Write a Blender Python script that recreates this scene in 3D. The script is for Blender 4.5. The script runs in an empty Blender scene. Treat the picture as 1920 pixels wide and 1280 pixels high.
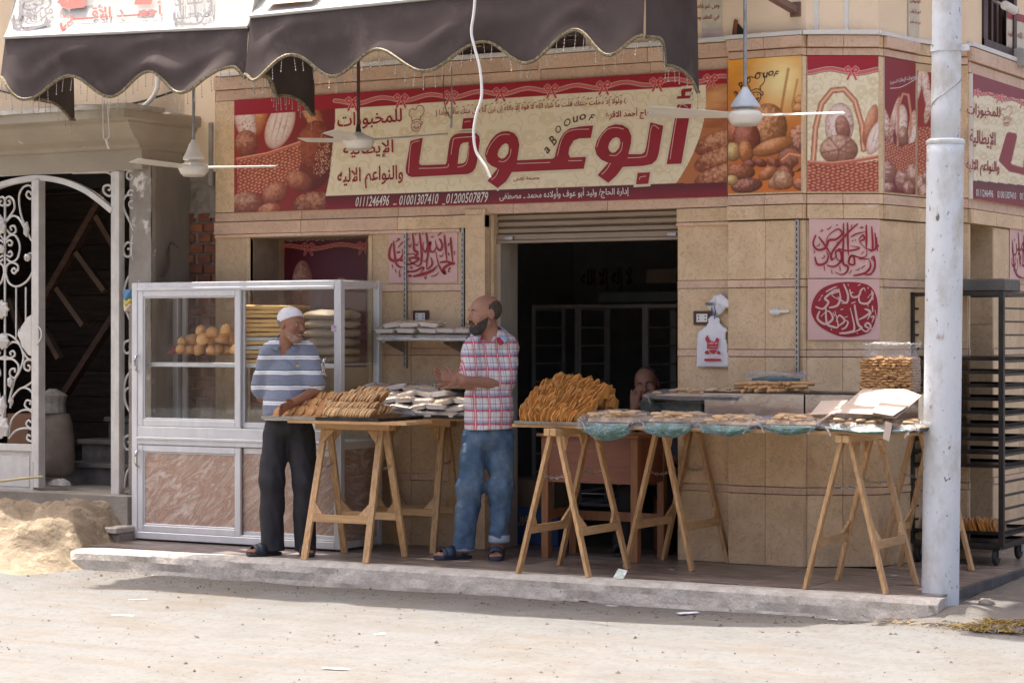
import bpy,math,random
import numpy as np
from mathutils import Vector,Matrix,Euler
random.seed(7);np.random.seed(7)
PI=math.pi
SC=bpy.context.scene
COL=SC.collection

# ------------------------------------------------------------------ camera
# World frame: X runs right along the shop front, +Y into the building, z=0 is the tiled
# pavement in front of the shop; the street lies about 0.14 m lower.
CAM=Vector((6.105,-12.93,1.44));YAW=math.radians(29.5);FPX=4200.0
cam_d=bpy.data.cameras.new('camera');cam=bpy.data.objects.new('camera',cam_d);COL.objects.link(cam)
cam.location=CAM;cam.rotation_euler=(PI/2,0,YAW)
cam_d.sensor_width=36;cam_d.lens=36*FPX/1920;cam_d.shift_y=-15/1920
cam_d.clip_end=600;cam_d.clip_start=0.1
SC.camera=cam
# ------------------------------------------------------------------ light
SUNV=Vector((0.30,-0.085,-1.0)).normalized() 
sun_d=bpy.data.lights.new('sun','SUN');sun_d.energy=2.7;sun_d.angle=math.radians(0.53);sun_d.color=(1.0,0.96,0.90)
sun=bpy.data.objects.new('sun',sun_d);COL.objects.link(sun)
sun.rotation_euler=SUNV.to_track_quat('-Z','Y').to_euler();sun.location=(0,0,30)
W=bpy.data.worlds.new('World');SC.world=W;W.use_nodes=True
wn=W.node_tree;wn.nodes.clear()
sky=wn.nodes.new('ShaderNodeTexSky');sky.sky_type='NISHITA';sky.sun_disc=False
sky.sun_elevation=math.asin(-SUNV.z);sky.sun_rotation=math.atan2(-SUNV.x,-SUNV.y)
sky.air_density=.55;sky.dust_density=9.0;sky.ozone_density=1.0
bg=wn.nodes.new('ShaderNodeBackground');bg.inputs['Strength'].default_value=0.13
wo=wn.nodes.new('ShaderNodeOutputWorld')
wn.links.new(sky.outputs[0],bg.inputs[0]);wn.links.new(bg.outputs[0],wo.inputs[0])
SC.view_settings.view_transform='Standard';SC.view_settings.look='None'
SC.view_settings.gamma=1;SC.view_settings.exposure=1.86;SC.view_settings.use_curve_mapping=False
SC.render.engine='CYCLES'
SC.cycles.max_bounces=8;SC.cycles.diffuse_bounces=4;SC.cycles.transparent_max_bounces=24
SC.cycles.transmission_bounces=6;SC.cycles.glossy_bounces=4
SC.cycles.caustics_reflective=False;SC.cycles.caustics_refractive=False

# ------------------------------------------------------------------ measuring
_R=Vector((math.cos(YAW),math.sin(YAW),0));_F=Vector((-math.sin(YAW),math.cos(YAW),0));HY=625
def ray(px,py):return _F+_R*((px-960)/FPX)+Vector((0,0,-(py-HY)/FPX))
def at(px,py,y=None,x=None,z=None):
 d=ray(px,py)
 if y is not None:t=(y-CAM.y)/d.y
 elif x is not None:t=(x-CAM.x)/d.x
 else:t=(z-CAM.z)/d.z
 return CAM+d*t
def AX(px,y):return at(px,HY,y=y).x
def AZ(px,py,y):return at(px,py,y=y).z
class Plane:
 """a flat sheet in the place: origin, two axes, normal; reads photograph measurements"""
 def __init__(s,o,u,v):
  s.o=Vector(o);s.u=Vector(u).normalized();s.v=Vector(v).normalized();s.n=s.u.cross(s.v)
 def pt(s,a,b,d=0):return s.o+s.u*a+s.v*b+s.n*d
 def uv(s,px,py):
  r=ray(px,py);t=(s.o-CAM).dot(s.n)/r.dot(s.n);p=CAM+r*t-s.o
  return p.dot(s.u),p.dot(s.v)
 def px(s,A,B):
  P=[s.o[i]+s.u[i]*A+s.v[i]*B-CAM[i]for i in range(3)]
  z=P[0]*_F.x+P[1]*_F.y;x=P[0]*_R.x+P[1]*_R.y
  return 960+FPX*x/z,HY-FPX*P[2]/z

# ------------------------------------------------------------------ objects
ORG={}
def setp(o,label=None,cat=None,group=None,kind=None):
 if label:o['label']=label
 if cat:o['category']=cat
 if group:o['group']=group
 if kind:o['kind']=kind
 return o
def thing(name,label,cat,loc=(0,0,0),rz=0,group=None,kind=None):
 o=bpy.data.objects.new(name,None);COL.objects.link(o);o.empty_display_size=0.05
 o.location=loc;o.rotation_euler=(0,0,rz);ORG[o.name]=Vector(loc)
 return setp(o,label,cat,group,kind)
def link(name,me,parent=None,m=None):
 o=bpy.data.objects.new(name,me);COL.objects.link(o)
 if parent is not None:o.parent=parent
 if m is not None:me.materials.clear();me.materials.append(m)
 return o
def meshobj(name,V,F,m=None,parent=None,smooth=False,world=True):
 """V in world coordinates (of the thing's unrotated frame)"""
 V=np.asarray(V,dtype=np.float64).reshape(-1,3)
 if parent is not None:
  org=ORG[parent.name];V=V-np.array(org)
 me=bpy.data.meshes.new(name)
 if isinstance(F,np.ndarray)and F.ndim==2:
  n,k=F.shape
  me.vertices.add(len(V));me.vertices.foreach_set('co',V.astype(np.float32).ravel())
  me.loops.add(n*k);me.loops.foreach_set('vertex_index',F.astype(np.int32).ravel())
  me.polygons.add(n);me.polygons.foreach_set('loop_start',np.arange(n,dtype=np.int32)*k)
  me.update(calc_edges=True)
 else:
  me.from_pydata(V.tolist(),[],F)
 if smooth:me.polygons.foreach_set('use_smooth',[True]*len(me.polygons))
 o=link(name,me,parent,m)
 ORG[o.name]=ORG[parent.name]if parent is not None else Vector((0,0,0))
 me.update()
 return o
def copyof(src,parent=None,loc=None,rot=None,scale=None,label=None,group=None):
 o=src.copy();COL.objects.link(o);o.parent=parent
 if loc is not None:o.location=loc
 if rot is not None:o.rotation_euler=rot
 if scale is not None:o.scale=scale if hasattr(scale,'__len__')else(scale,)*3
 if label:o['label']=label
 if group:o['group']=group
 for ch in list(src.children):
  if ch is not o:copyof(ch,o)
 ORG[o.name]=ORG.get(src.name,Vector((0,0,0)))
 return o

class MB:
 """collects simple solids into one mesh"""
 def __init__(s):s.V=[];s.F=[]
 def add(s,V,F):
  b=len(s.V);s.V+=[tuple(v)for v in V];s.F+=[[i+b for i in f]for f in F];return s
 def box(s,x0,x1,y0,y1,z0,z1,R=None,c=None):
  V=[Vector((x,y,z))for x in(x0,x1)for y in(y0,y1)for z in(z0,z1)]
  if R is not None:
   c=Vector(c)if c is not None else Vector(((x0+x1)/2,(y0+y1)/2,(z0+z1)/2))
   V=[R@(v-c)+c for v in V]
  return s.add(V,[[0,1,3,2],[4,6,7,5],[0,4,5,1],[2,3,7,6],[0,2,6,4],[1,5,7,3]])
 def bar(s,a,b,w,h=None,up=(0,0,1),ext=0):
  """rectangular bar from a to b, w across, h along 'up'"""
  h=w if h is None else h
  a=Vector(a);b=Vector(b);d=(b-a).normalized();a=a-d*ext;b=b+d*ext
  r=d.cross(Vector(up))
  if r.length<1e-4:r=d.cross(Vector((0,1,0)))
  r.normalize();u=r.cross(d).normalized();r=r*w/2;u=u*h/2
  V=[a-r-u,a+r-u,a+r+u,a-r+u,b-r-u,b+r-u,b+r+u,b-r+u]
  return s.add(V,[[0,1,2,3],[4,7,6,5],[0,4,5,1],[1,5,6,2],[2,6,7,3],[3,7,4,0]])
 def tube(s,P,r,n=6,caps=True,closed=False):
  P=[Vector(p)for p in P];m=len(P);rs=r if hasattr(r,'__len__')else[r]*m
  b=len(s.V);prev=None
  for i,p in enumerate(P):
   if closed:t=(P[(i+1)%m]-P[i-1])
   else:t=P[min(i+1,m-1)]-P[max(i-1,0)]
   t=t.normalized()if t.length>1e-9 else Vector((0,0,1))
   if prev is None:
    k=t.orthogonal().normalized()
   else:
    k=prev-t*prev.dot(t)
    k=k.normalized()if k.length>1e-6 else t.orthogonal().normalized()
   prev=k;q=t.cross(k)
   for j in range(n):
    a=2*PI*j/n;s.V.append(tuple(p+k*(math.cos(a)*rs[i])+q*(math.sin(a)*rs[i])))
  for i in range(m if closed else m-1):
   i2=(i+1)%m
   for j in range(n):
    j2=(j+1)%n;s.F.append([b+i*n+j,b+i*n+j2,b+i2*n+j2,b+i2*n+j])
  if caps and not closed:
   s.F.append([b+j for j in range(n)][::-1]);s.F.append([b+(m-1)*n+j for j in range(n)])
  return s
 def lathe(s,prof,c=(0,0,0),n=16,sx=1,sy=1):
  b=len(s.V);m=len(prof);c=Vector(c)
  for(r,z)in prof:
   for j in range(n):
    a=2*PI*j/n;s.V.append((c.x+r*math.cos(a)*sx,c.y+r*math.sin(a)*sy,c.z+z))
  for i in range(m-1):
   for j in range(n):
    j2=(j+1)%n;s.F.append([b+i*n+j,b+i*n+j2,b+(i+1)*n+j2,b+(i+1)*n+j])
  s.F.append([b+j for j in range(n)][::-1]);s.F.append([b+(m-1)*n+j for j in range(n)])
  return s
 def prism(s,P,t,flip=False):
  """closed outline P (3D, planar) given thickness vector t"""
  P=[Vector(p)for p in P];t=Vector(t);n=len(P)
  V=P+[p+t for p in P]
  F=[list(range(n))[::-1],[i+n for i in range(n)]]+[[i,(i+1)%n,(i+1)%n+n,i+n]for i in range(n)]
  return s.add(V,F)
 def build(s,name,m=None,parent=None,smooth=False,bevel=0,seg=1):
  o=meshobj(name,s.V,s.F,m,parent,smooth)
  if bevel:
   b=o.modifiers.new('bevel','BEVEL');b.width=bevel;b.segments=seg;b.limit_method='ANGLE'
  return o
def smooth_path(P,n=6,closed=False):
 P=[Vector(p)for p in P];out=[];m=len(P)
 for i in range(m if closed else m-1):
  g=(lambda k:P[k%m])if closed else(lambda k:P[max(0,min(m-1,k))])
  a,b,c,d=g(i-1),g(i),g(i+1),g(i+2)
  for k in range(n):
   t=k/n
   out.append(0.5*((2*b)+(c-a)*t+(2*a-5*b+4*c-d)*t*t+(3*b-a-3*c+d)*t**3))
 if not closed:out.append(P[-1])
 return out
def lin(r,g,b):
 f=lambda c:((c/255)/12.92 if c/255<=.04045 else((c/255+.055)/1.055)**2.4)
 return(f(r),f(g),f(b))
# numpy value noise
_NT=np.random.rand(64,64)
def vnoise(x,y):
 xi=np.floor(x).astype(int);yi=np.floor(y).astype(int);fx=x-xi;fy=y-yi
 fx=fx*fx*(3-2*fx);fy=fy*fy*(3-2*fy)
 a=_NT[xi%64,yi%64];b=_NT[(xi+1)%64,yi%64];c=_NT[xi%64,(yi+1)%64];d=_NT[(xi+1)%64,(yi+1)%64]
 return(a*(1-fx)+b*fx)*(1-fy)+(c*(1-fx)+d*fx)*fy
def fbm(x,y,o=4):
 s=0;a=.5;t=0
 for i in range(o):s=s+a*vnoise(x*2**i+i*7.3,y*2**i+i*3.1);t+=a;a*=.5
 return s/t

# ------------------------------------------------------------------ materials
MATS={}
class NT:
 def __init__(s,name):
  s.m=bpy.data.materials.new(name);s.m.use_nodes=True;s.t=s.m.node_tree;s.t.nodes.clear()
  s.out=s.n('ShaderNodeOutputMaterial')
 def n(s,typ,**kw):
  nd=s.t.nodes.new(typ)
  for k,v in kw.items():
   if k in nd.inputs:nd.inputs[k].default_value=v
   else:setattr(nd,k,v)
  return nd
 def l(s,a,b):s.t.links.new(a,b)
 def math(s,op,a,b=None,c=None,clamp=False):
  nd=s.n('ShaderNodeMath',operation=op,use_clamp=clamp)
  for i,v in enumerate((a,b,c)):
   if v is None:continue
   if isinstance(v,(int,float)):nd.inputs[i].default_value=v
   else:s.l(v,nd.inputs[i])
  return nd.outputs[0]
 def mix(s,f,a,b,mode='MIX'):
  nd=s.n('ShaderNodeMix',data_type='RGBA',blend_type=mode)
  for i,v in((0,f),(6,a),(7,b)):
   if isinstance(v,(int,float)):nd.inputs[i].default_value=v
   elif isinstance(v,tuple):nd.inputs[i].default_value=(*v[:3],1)
   else:s.l(v,nd.inputs[i])
  return nd.outputs[2]
 def noise(s,vec,scale,detail=5,rough=.55,w=None,dist=0):
  nd=s.n('ShaderNodeTexNoise',noise_dimensions='4D' if w is not None else '3D')
  nd.inputs['Scale'].default_value=scale;nd.inputs['Detail'].default_value=detail
  nd.inputs['Roughness'].default_value=rough;nd.inputs['Distortion'].default_value=dist
  s.l(vec,nd.inputs['Vector'])
  if w is not None:s.l(w,nd.inputs['W'])
  return nd.outputs[0]
 def ramp(s,f,stops):
  nd=s.n('ShaderNodeValToRGB');e=nd.color_ramp.elements
  while len(e)<len(stops):e.new(.5)
  for i,(p,c)in enumerate(stops):e[i].position=p;e[i].color=(*c[:3],1)if hasattr(c,'__len__')else(c,c,c,1)
  s.l(f,nd.inputs[0]);return nd.outputs[0]
def coords(k,stretch=(1,1,1),world=False):
 if world:src=k.n('ShaderNodeNewGeometry').outputs['Position']
 else:src=k.n('ShaderNodeTexCoord').outputs['Object']
 mp=k.n('ShaderNodeMapping');mp.inputs['Scale'].default_value=stretch;k.l(src,mp.inputs[0]);return mp.outputs[0]
def mat(name,c1,c2=None,scale=8,rough=.65,metal=0,bump=0,bscale=40,rand=0,stretch=(1,1,1),veins=None,spots=None,dirt=None,lo=.35,hi=.65,world=False,rr=.12,spec=.5,c3=None,sub=0,coat=0,detail=6):
 if name in MATS:return MATS[name]
 k=NT(name);v=coords(k,stretch,world);rnd=k.n('ShaderNodeObjectInfo').outputs['Random'];w=k.math('MULTIPLY',rnd,37.0)
 if world:w=None
 c2=c2 or tuple(x*.8 for x in c1)
 n1=k.noise(v,scale,detail,.6,w)
 stops=[(lo,c1),(hi,c2)]if c3 is None else[(lo,c1),((lo+hi)/2,c2),(hi,c3)]
 col=k.ramp(n1,stops)
 if veins:
  vc,vs,vw=veins
  nv=k.noise(v,vs,4,.6,w,1.2);d=k.math('ABSOLUTE',k.math('SUBTRACT',nv,.5))
  f=k.math('SUBTRACT',1.0,k.math('DIVIDE',d,vw),clamp=True);col=k.mix(k.math('MULTIPLY',f,.5),col,vc)
 if spots:
  sc_,ss,th=spots
  ns=k.noise(v,ss,3,.6,w);f=k.math('MULTIPLY',k.math('SUBTRACT',ns,th),14.0,clamp=True);col=k.mix(f,col,sc_)
 if dirt:
  dc,ds,dt=dirt
  nd_=k.noise(v,ds,7,.7,w);f=k.math('MULTIPLY',k.math('SUBTRACT',nd_,dt),4.0,clamp=True);col=k.mix(f,col,dc)
 if rand:
  hs=k.n('ShaderNodeHueSaturation');k.l(col,hs.inputs['Color'])
  k.l(k.math('MULTIPLY_ADD',rnd,2*rand,1-rand),hs.inputs['Value']);col=hs.outputs[0]
 p=k.n('ShaderNodeBsdfPrincipled');k.l(col,p.inputs['Base Color']);p.inputs['Metallic'].default_value=metal
 p.inputs['Specular IOR Level'].default_value=spec
 if sub:p.inputs['Subsurface Weight'].default_value=sub;p.inputs['Subsurface Radius'].default_value=(.02,.008,.004)
 if coat:p.inputs['Coat Weight'].default_value=coat;p.inputs['Coat Roughness'].default_value=.15
 nr=k.noise(v,scale*2.3,4,.6,w);k.l(k.math('MULTIPLY_ADD',nr,2*rr,rough-rr),p.inputs['Roughness'])
 if bump:
  nb=k.noise(v,bscale,8,.65,w);b=k.n('ShaderNodeBump');b.inputs['Strength'].default_value=1.0
  b.inputs['Distance'].default_value=bump;k.l(nb,b.inputs['Height']);k.l(b.outputs[0],p.inputs['Normal'])
 k.l(p.outputs[0],k.out.inputs[0]);MATS[name]=k.m;return k.m

STONE=mat('limestone cladding',(.62,.435,.245),(.76,.56,.345),5,.55,bump=.0015,bscale=70,veins=((.30,.19,.11),13,.022),dirt=((.36,.27,.18),3.2,.56),spots=((.72,.60,.44),8,.67),rand=.08)
STONE_B=mat('pinkish limestone band',(.62,.42,.29),(.72,.51,.36),6,.5,bump=.001,bscale=70,veins=((.36,.2,.13),15,.025),rand=.06)
MORTAR=mat('mortar joint',(.34,.26,.18),(.42,.33,.24),14,.9,bump=.002)
PLASTER=mat('cream plaster',(.84,.66,.46),(.88,.71,.51),1.6,.85,bump=.0012,bscale=60,dirt=((.55,.42,.30),1.3,.60))
CONCRETE=mat('rough concrete render',(.34,.30,.25),(.24,.21,.17),4,.9,bump=.010,bscale=38,dirt=((.42,.37,.31),3,.55))
CONCRETE2=mat('cast concrete side',(.27,.235,.19),(.18,.155,.125),3,.9,bump=.005,bscale=30,stretch=(1,1,.35),dirt=((.36,.32,.27),4,.6))
KERBM=mat('kerb concrete',(.56,.52,.46),(.42,.37,.31),17,.9,bump=.010,bscale=55,dirt=((.26,.21,.17),13,.60),spots=((.12,.09,.07),42,.66))
BRICK=mat('red clay brick',(.30,.115,.06),(.20,.07,.04),12,.9,bump=.004,bscale=60,rand=.25,dirt=((.35,.28,.22),7,.6))
BMORT=mat('brick mortar',(.36,.33,.29),(.26,.23,.2),10,.95,bump=.006,bscale=50)
WOODP=mat('pine wood',(.64,.40,.19),(.40,.215,.085),10,.5,bump=.001,bscale=40,stretch=(7,7,1),spots=((.17,.075,.03),6,.66),rand=.15,dirt=((.34,.24,.15),3,.58))
WOODX=mat('pine board',(.60,.37,.17),(.46,.26,.11),9,.5,bump=.0006,bscale=40,stretch=(1,7,7),spots=((.2,.09,.035),4,.73),rand=.12)
WOODY=mat('pine rail',(.60,.38,.18),(.46,.27,.115),9,.5,bump=.0006,bscale=40,stretch=(7,1,7),rand=.12)
ALU=mat('aluminium frame',(.74,.74,.73),(.64,.64,.64),12,.38,metal=.25,bump=.0002,stretch=(1,1,.3),dirt=((.42,.38,.33),9,.64),spec=.6)
STEEL=mat('galvanised steel',(.42,.42,.41),(.30,.30,.29),20,.38,metal=.9,dirt=((.2,.17,.14),12,.6))
CHROME=mat('chrome',(.75,.75,.75),(.6,.6,.6),20,.12,metal=1)
BLACKM=mat('sooty black steel',(.018,.016,.015),(.045,.04,.036),10,.45,metal=.4,bump=.0006,bscale=60,dirt=((.14,.11,.085),9,.62),rand=.15)
TRAY=mat('worn dark baking tray',(.03,.028,.026),(.075,.07,.066),10,.35,metal=.6,dirt=((.2,.18,.16),11,.60))
TRAYL=mat('bright tin baking tray',(.50,.49,.46),(.33,.32,.30),10,.35,metal=.75,dirt=((.1,.08,.06),14,.58))
WHITEP=mat('white painted steel',(.66,.635,.58),(.54,.51,.46),9,.5,bump=.0004,dirt=((.33,.28,.22),12,.60))
POLEP=mat('pale blue white pole paint',(.60,.635,.665),(.67,.695,.71),4,.5,bump=.003,bscale=22,stretch=(1,1,.6),dirt=((.40,.35,.28),5,.50),spots=((.10,.08,.065),30,.635))
PVC=mat('white pvc',(.76,.74,.69),(.70,.68,.63),10,.45)
FANW=mat('cream enamel',(.78,.74,.66),(.70,.66,.58),8,.35,dirt=((.4,.32,.24),12,.63))
FABW=mat('off white awning canvas',(.42,.41,.38),(.50,.485,.45),3,.8,bump=.0006,bscale=120,dirt=((.32,.29,.25),4,.62))
FABB=mat('brown awning canvas',(.066,.050,.046),(.088,.070,.065),3.5,.9,spec=.12,bump=.0012,bscale=150,dirt=((.16,.13,.115),2.2,.53))
BRAID=mat('gold braid',(.30,.245,.13),(.06,.045,.03),130,.6,lo=.4,hi=.6,stretch=(1,1,1))
BEAD=mat('glass bead',(.45,.42,.38),(.3,.27,.23),40,.15,metal=.3,spec=1)
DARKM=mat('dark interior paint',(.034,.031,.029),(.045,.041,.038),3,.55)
DARKT=mat('black wall tile',(.36,.35,.34),(.44,.43,.41),6,.22)
FLOORT=mat('brown marbled floor tile',(.14,.105,.088),(.30,.245,.205),3.5,.35,stretch=(1,5,5),lo=.42,hi=.6,bump=.0005,veins=((.08,.055,.045),4,.03),dirt=((.42,.37,.31),2.5,.56),rand=.08)
GROUT=mat('tile grout',(.14,.12,.10),(.2,.17,.14),12,.9)
BROWNP=mat('dark brown window paint',(.085,.045,.035),(.06,.03,.025),6,.5,bump=.0008)
DESKM=mat('brown desk laminate',(.25,.088,.042),(.18,.06,.03),6,.45,stretch=(1,8,8))
DESKL=mat('orange brown wood leg',(.33,.145,.055),(.24,.095,.035),7,.5,stretch=(6,6,1),spots=((.1,.05,.03),18,.66))
RUBBER=mat('black rubber',(.02,.02,.02),(.035,.033,.03),12,.7)
def simple(name,c,rough=.6,metal=0,spec=.5):
 return mat(name,c,tuple(x*.86 for x in c),14,rough,metal=metal,spec=spec)
MROON=simple('dark red print',(.33,.010,.022),.45)
MROON2=simple('deep maroon print',(.10,.010,.018),.45)
CREAMP=simple('cream print',(.80,.70,.50),.45)
PINKP=simple('pale pink print',(.78,.45,.40),.5)
BLACKP=simple('dark brown print',(.05,.012,.012),.5)
WHITEPR=simple('white print',(.8,.77,.72),.5)
GREYP=simple('grey faded print',(.27,.25,.25),.7)
FADER=simple('faded red print',(.62,.16,.13),.7)
PINKV=mat('pink vinyl poster',(.66,.42,.38),(.70,.46,.415),3,.5,dirt=((.6,.42,.36),5,.6))
def vcol_mat():
 k=NT('printed vinyl');a=k.n('ShaderNodeAttribute');a.attribute_name='Col'
 p=k.n('ShaderNodeBsdfPrincipled');p.inputs['Roughness'].default_value=.42;k.l(a.outputs['Color'],p.inputs['Base Color'])
 v=coords(k);nb=k.noise(v,3,3);b=k.n('ShaderNodeBump');b.inputs['Distance'].default_value=.006;k.l(nb,b.inputs['Height']);k.l(b.outputs[0],p.inputs['Normal'])
 k.l(p.outputs[0],k.out.inputs[0]);return k.m
VCOL=vcol_mat()
def glass_mat(name,tint=(.97,.98,.975),refl=1.0,dust=.05,rough=.02):
 k=NT(name);tr=k.n('ShaderNodeBsdfTransparent');tr.inputs[0].default_value=(*tint,1)
 gl=k.n('ShaderNodeBsdfGlossy');gl.inputs['Roughness'].default_value=rough;gl.inputs[0].default_value=(1,1,1,1)
 fr=k.n('ShaderNodeLayerWeight');fr.inputs[0].default_value=.5;f=k.math('MULTIPLY_ADD',k.math('POWER',fr.outputs['Facing'],5.0),.9*refl,.035*refl,clamp=True)
 mx=k.n('ShaderNodeMixShader');k.l(f,mx.inputs[0]);k.l(tr.outputs[0],mx.inputs[1]);k.l(gl.outputs[0],mx.inputs[2])
 df=k.n('ShaderNodeBsdfDiffuse');df.inputs[0].default_value=(.6,.56,.5,1)
 v=coords(k,(1,1,.4));nz=k.noise(v,9,8,.75);dd=k.math('MULTIPLY',k.math('SUBTRACT',nz,.42,clamp=True),dust*6,clamp=True)
 m2=k.n('ShaderNodeMixShader');k.l(dd,m2.inputs[0]);k.l(mx.outputs[0],m2.inputs[1]);k.l(df.outputs[0],m2.inputs[2])
 k.l(m2.outputs[0],k.out.inputs[0]);return k.m
GLASS=glass_mat('cabinet glass',dust=.03)
def film_mat(name,base=.05,strg=.28,scale=9):
 k=NT(name);v=coords(k);nz=k.noise(v,scale,5,.6,None,1.5);nb=k.n('ShaderNodeBump');nb.inputs['Distance'].default_value=.02
 k.l(nz,nb.inputs['Height']);tr=k.n('ShaderNodeBsdfTransparent');tr.inputs[0].default_value=(.96,.96,.96,1)
 gl=k.n('ShaderNodeBsdfGlossy');gl.inputs['Roughness'].default_value=.18;k.l(nb.outputs[0],gl.inputs['Normal'])
 df=k.n('ShaderNodeBsdfDiffuse');df.inputs[0].default_value=(.8,.8,.8,1)
 lw=k.n('ShaderNodeLayerWeight');lw.inputs[0].default_value=.35;k.l(nb.outputs[0],lw.inputs['Normal'])
 f=k.math('MULTIPLY_ADD',lw.outputs['Facing'],strg,base,clamp=True)
 m0=k.n('ShaderNodeMixShader');m0.inputs[0].default_value=.42;k.l(gl.outputs[0],m0.inputs[1]);k.l(df.outputs[0],m0.inputs[2])
 mx=k.n('ShaderNodeMixShader');k.l(f,mx.inputs[0]);k.l(tr.outputs[0],mx.inputs[1]);k.l(m0.outputs[0],mx.inputs[2])
 k.l(mx.outputs[0],k.out.inputs[0]);return k.m
FILM=film_mat('clear plastic film');FILM2=film_mat('crinkled plastic bag',.06,.38,16)

# ------------------------------------------------------------------ arabic shaping and lettering
_iso={'ء':(0xFE80,1),'آ':(0xFE81,2),'أ':(0xFE83,2),'ؤ':(0xFE85,2),'إ':(0xFE87,2),'ئ':(0xFE89,4),'ا':(0xFE8D,2),'ب':(0xFE8F,4),'ة':(0xFE93,2),'ت':(0xFE95,4),'ث':(0xFE99,4),'ج':(0xFE9D,4),'ح':(0xFEA1,4),'خ':(0xFEA5,4),'د':(0xFEA9,2),'ذ':(0xFEAB,2),'ر':(0xFEAD,2),'ز':(0xFEAF,2),'س':(0xFEB1,4),'ش':(0xFEB5,4),'ص':(0xFEB9,4),'ض':(0xFEBD,4),'ط':(0xFEC1,4),'ظ':(0xFEC5,4),'ع':(0xFEC9,4),'غ':(0xFECD,4),'ف':(0xFED1,4),'ق':(0xFED5,4),'ك':(0xFED9,4),'ل':(0xFEDD,4),'م':(0xFEE1,4),'ن':(0xFEE5,4),'ه':(0xFEE9,4),'و':(0xFEED,2),'ى':(0xFEEF,2),'ي':(0xFEF1,4)}
_la={'آ':0xFEF5,'أ':0xFEF7,'إ':0xFEF9,'ا':0xFEFB}
def shape(s):
 out=[];i=0;join=False
 while i<len(s):
  c=s[i]
  if c=='ل' and i+1<len(s)and s[i+1]in _la:
   out.append(chr(_la[s[i+1]]+(1 if join else 0)));join=False;i+=2;continue
  if c=='ـ':out.append(c);join=True;i+=1;continue
  if c in _iso:
   base,n=_iso[c];nxt=i+1<len(s)and(s[i+1]in _iso and s[i+1]!='ء' or s[i+1]=='ـ')
   if n==1:f=0;join=False
   elif n==2:f=1 if join else 0;join=False
   else:f=(3 if nxt else 1)if join else(2 if nxt else 0);join=nxt
   out.append(chr(base+f))
  else:out.append(c);join=False
  i+=1
 return ''.join(out[::-1])
def text_arrays(s,bold=0.0,arabic=True,shear=0.0,extr=0.0):
 cu=bpy.data.curves.new('t','FONT');cu.body=shape(s)if arabic else s;cu.offset=bold;cu.resolution_u=2;cu.shear=shear
 o=bpy.data.objects.new('t',cu);COL.objects.link(o);dg=bpy.context.evaluated_depsgraph_get();me=bpy.data.meshes.new_from_object(o.evaluated_get(dg))
 n=len(me.vertices);V=np.zeros(n*3,np.float32);me.vertices.foreach_get('co',V);V=V.reshape(-1,3)[:,:2].astype(float)
 F=[list(p.vertices)for p in me.polygons]
 bpy.data.objects.remove(o);bpy.data.meshes.remove(me);bpy.data.curves.remove(cu)
 return V,F
def put_text(name,s,pl,box,m,parent,d=.004,bold=.0,arabic=True,shear=0.0,lift=0.0,quad=None):
 """lettering laid on plane pl filling box=(a0,a1,b0,b1); quad = four corners (bl,br,tr,tl) in plane coordinates"""
 V,F=text_arrays(s,bold,arabic,shear)
 lo=V.min(0);hi=V.max(0);T=(V-lo)/(hi-lo)
 if quad is None:a0,a1,b0,b1=box;quad=((a0,b0),(a1,b0),(a1,b1),(a0,b1))
 q=np.array(quad,float);x=T[:,0:1];y=T[:,1:2]
 Q=q[0]*(1-x)*(1-y)+q[1]*x*(1-y)+q[2]*x*y+q[3]*(1-x)*y
 P=[pl.pt(a,b,d)for a,b in Q]
 return meshobj(name,[tuple(p)for p in P],F,m,parent)
def pxq(pl,*pp):return[pl.uv(*p)for p in pp]
def fill_shape(name,pl,loops,m,parent,d,offset=0.0):
 """filled outline with holes, loops in plane coordinates"""
 cu=bpy.data.curves.new('s','CURVE');cu.dimensions='2D';cu.fill_mode='BOTH';cu.offset=offset
 for L in loops:
  sp=cu.splines.new('POLY');sp.points.add(len(L)-1);sp.use_cyclic_u=True
  for i,(a,b)in enumerate(L):sp.points[i].co=(a,b,0,1)
 o=bpy.data.objects.new('s',cu);COL.objects.link(o);dg=bpy.context.evaluated_depsgraph_get();me=bpy.data.meshes.new_from_object(o.evaluated_get(dg))
 V=[tuple(pl.pt(v.co.x,v.co.y,d))for v in me.vertices];F=[list(p.vertices)for p in me.polygons]
 bpy.data.objects.remove(o);bpy.data.meshes.remove(me);bpy.data.curves.remove(cu)
 return meshobj(name,V,F,m,parent)
def ribbon_pts(P,w):
 """flat stroke outline for 2D polyline with width(s)"""
 P=[Vector((p[0],p[1]))for p in P];n=len(P);ws=w if hasattr(w,'__len__')else[w]*n
 L=[];Rr=[]
 for i in range(n):
  t=(P[min(i+1,n-1)]-P[max(i-1,0)]);t=t.normalized()if t.length else Vector((1,0));q=Vector((-t.y,t.x))*ws[i]/2
  L.append(P[i]+q);Rr.append(P[i]-q)
 return L,Rr
def stroke_mesh(name,pl,strokes,m,parent,d):
 """strokes: list of (points, width or widths) in plane coordinates, joined as one print layer"""
 V=[];F=[]
 for k,(P,w)in enumerate(strokes):
  L,Rr=ribbon_pts(P,w);b=len(V);n=len(L);dd=d+(k%7)*.00025
  V+=[tuple(pl.pt(p.x,p.y,dd))for p in L]+[tuple(pl.pt(p.x,p.y,dd))for p in Rr]
  F+=[[b+i,b+n+i,b+n+i+1,b+i+1]for i in range(n-1)]
 o=meshobj(name,V,F,m,parent)
 if len(strokes)>1:o['kind']='stuff'
 return o
def sm2(P,n=5,closed=False):return[(p.x,p.y)for p in smooth_path([(a,b,0)for a,b in P],n,closed)]

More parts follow.
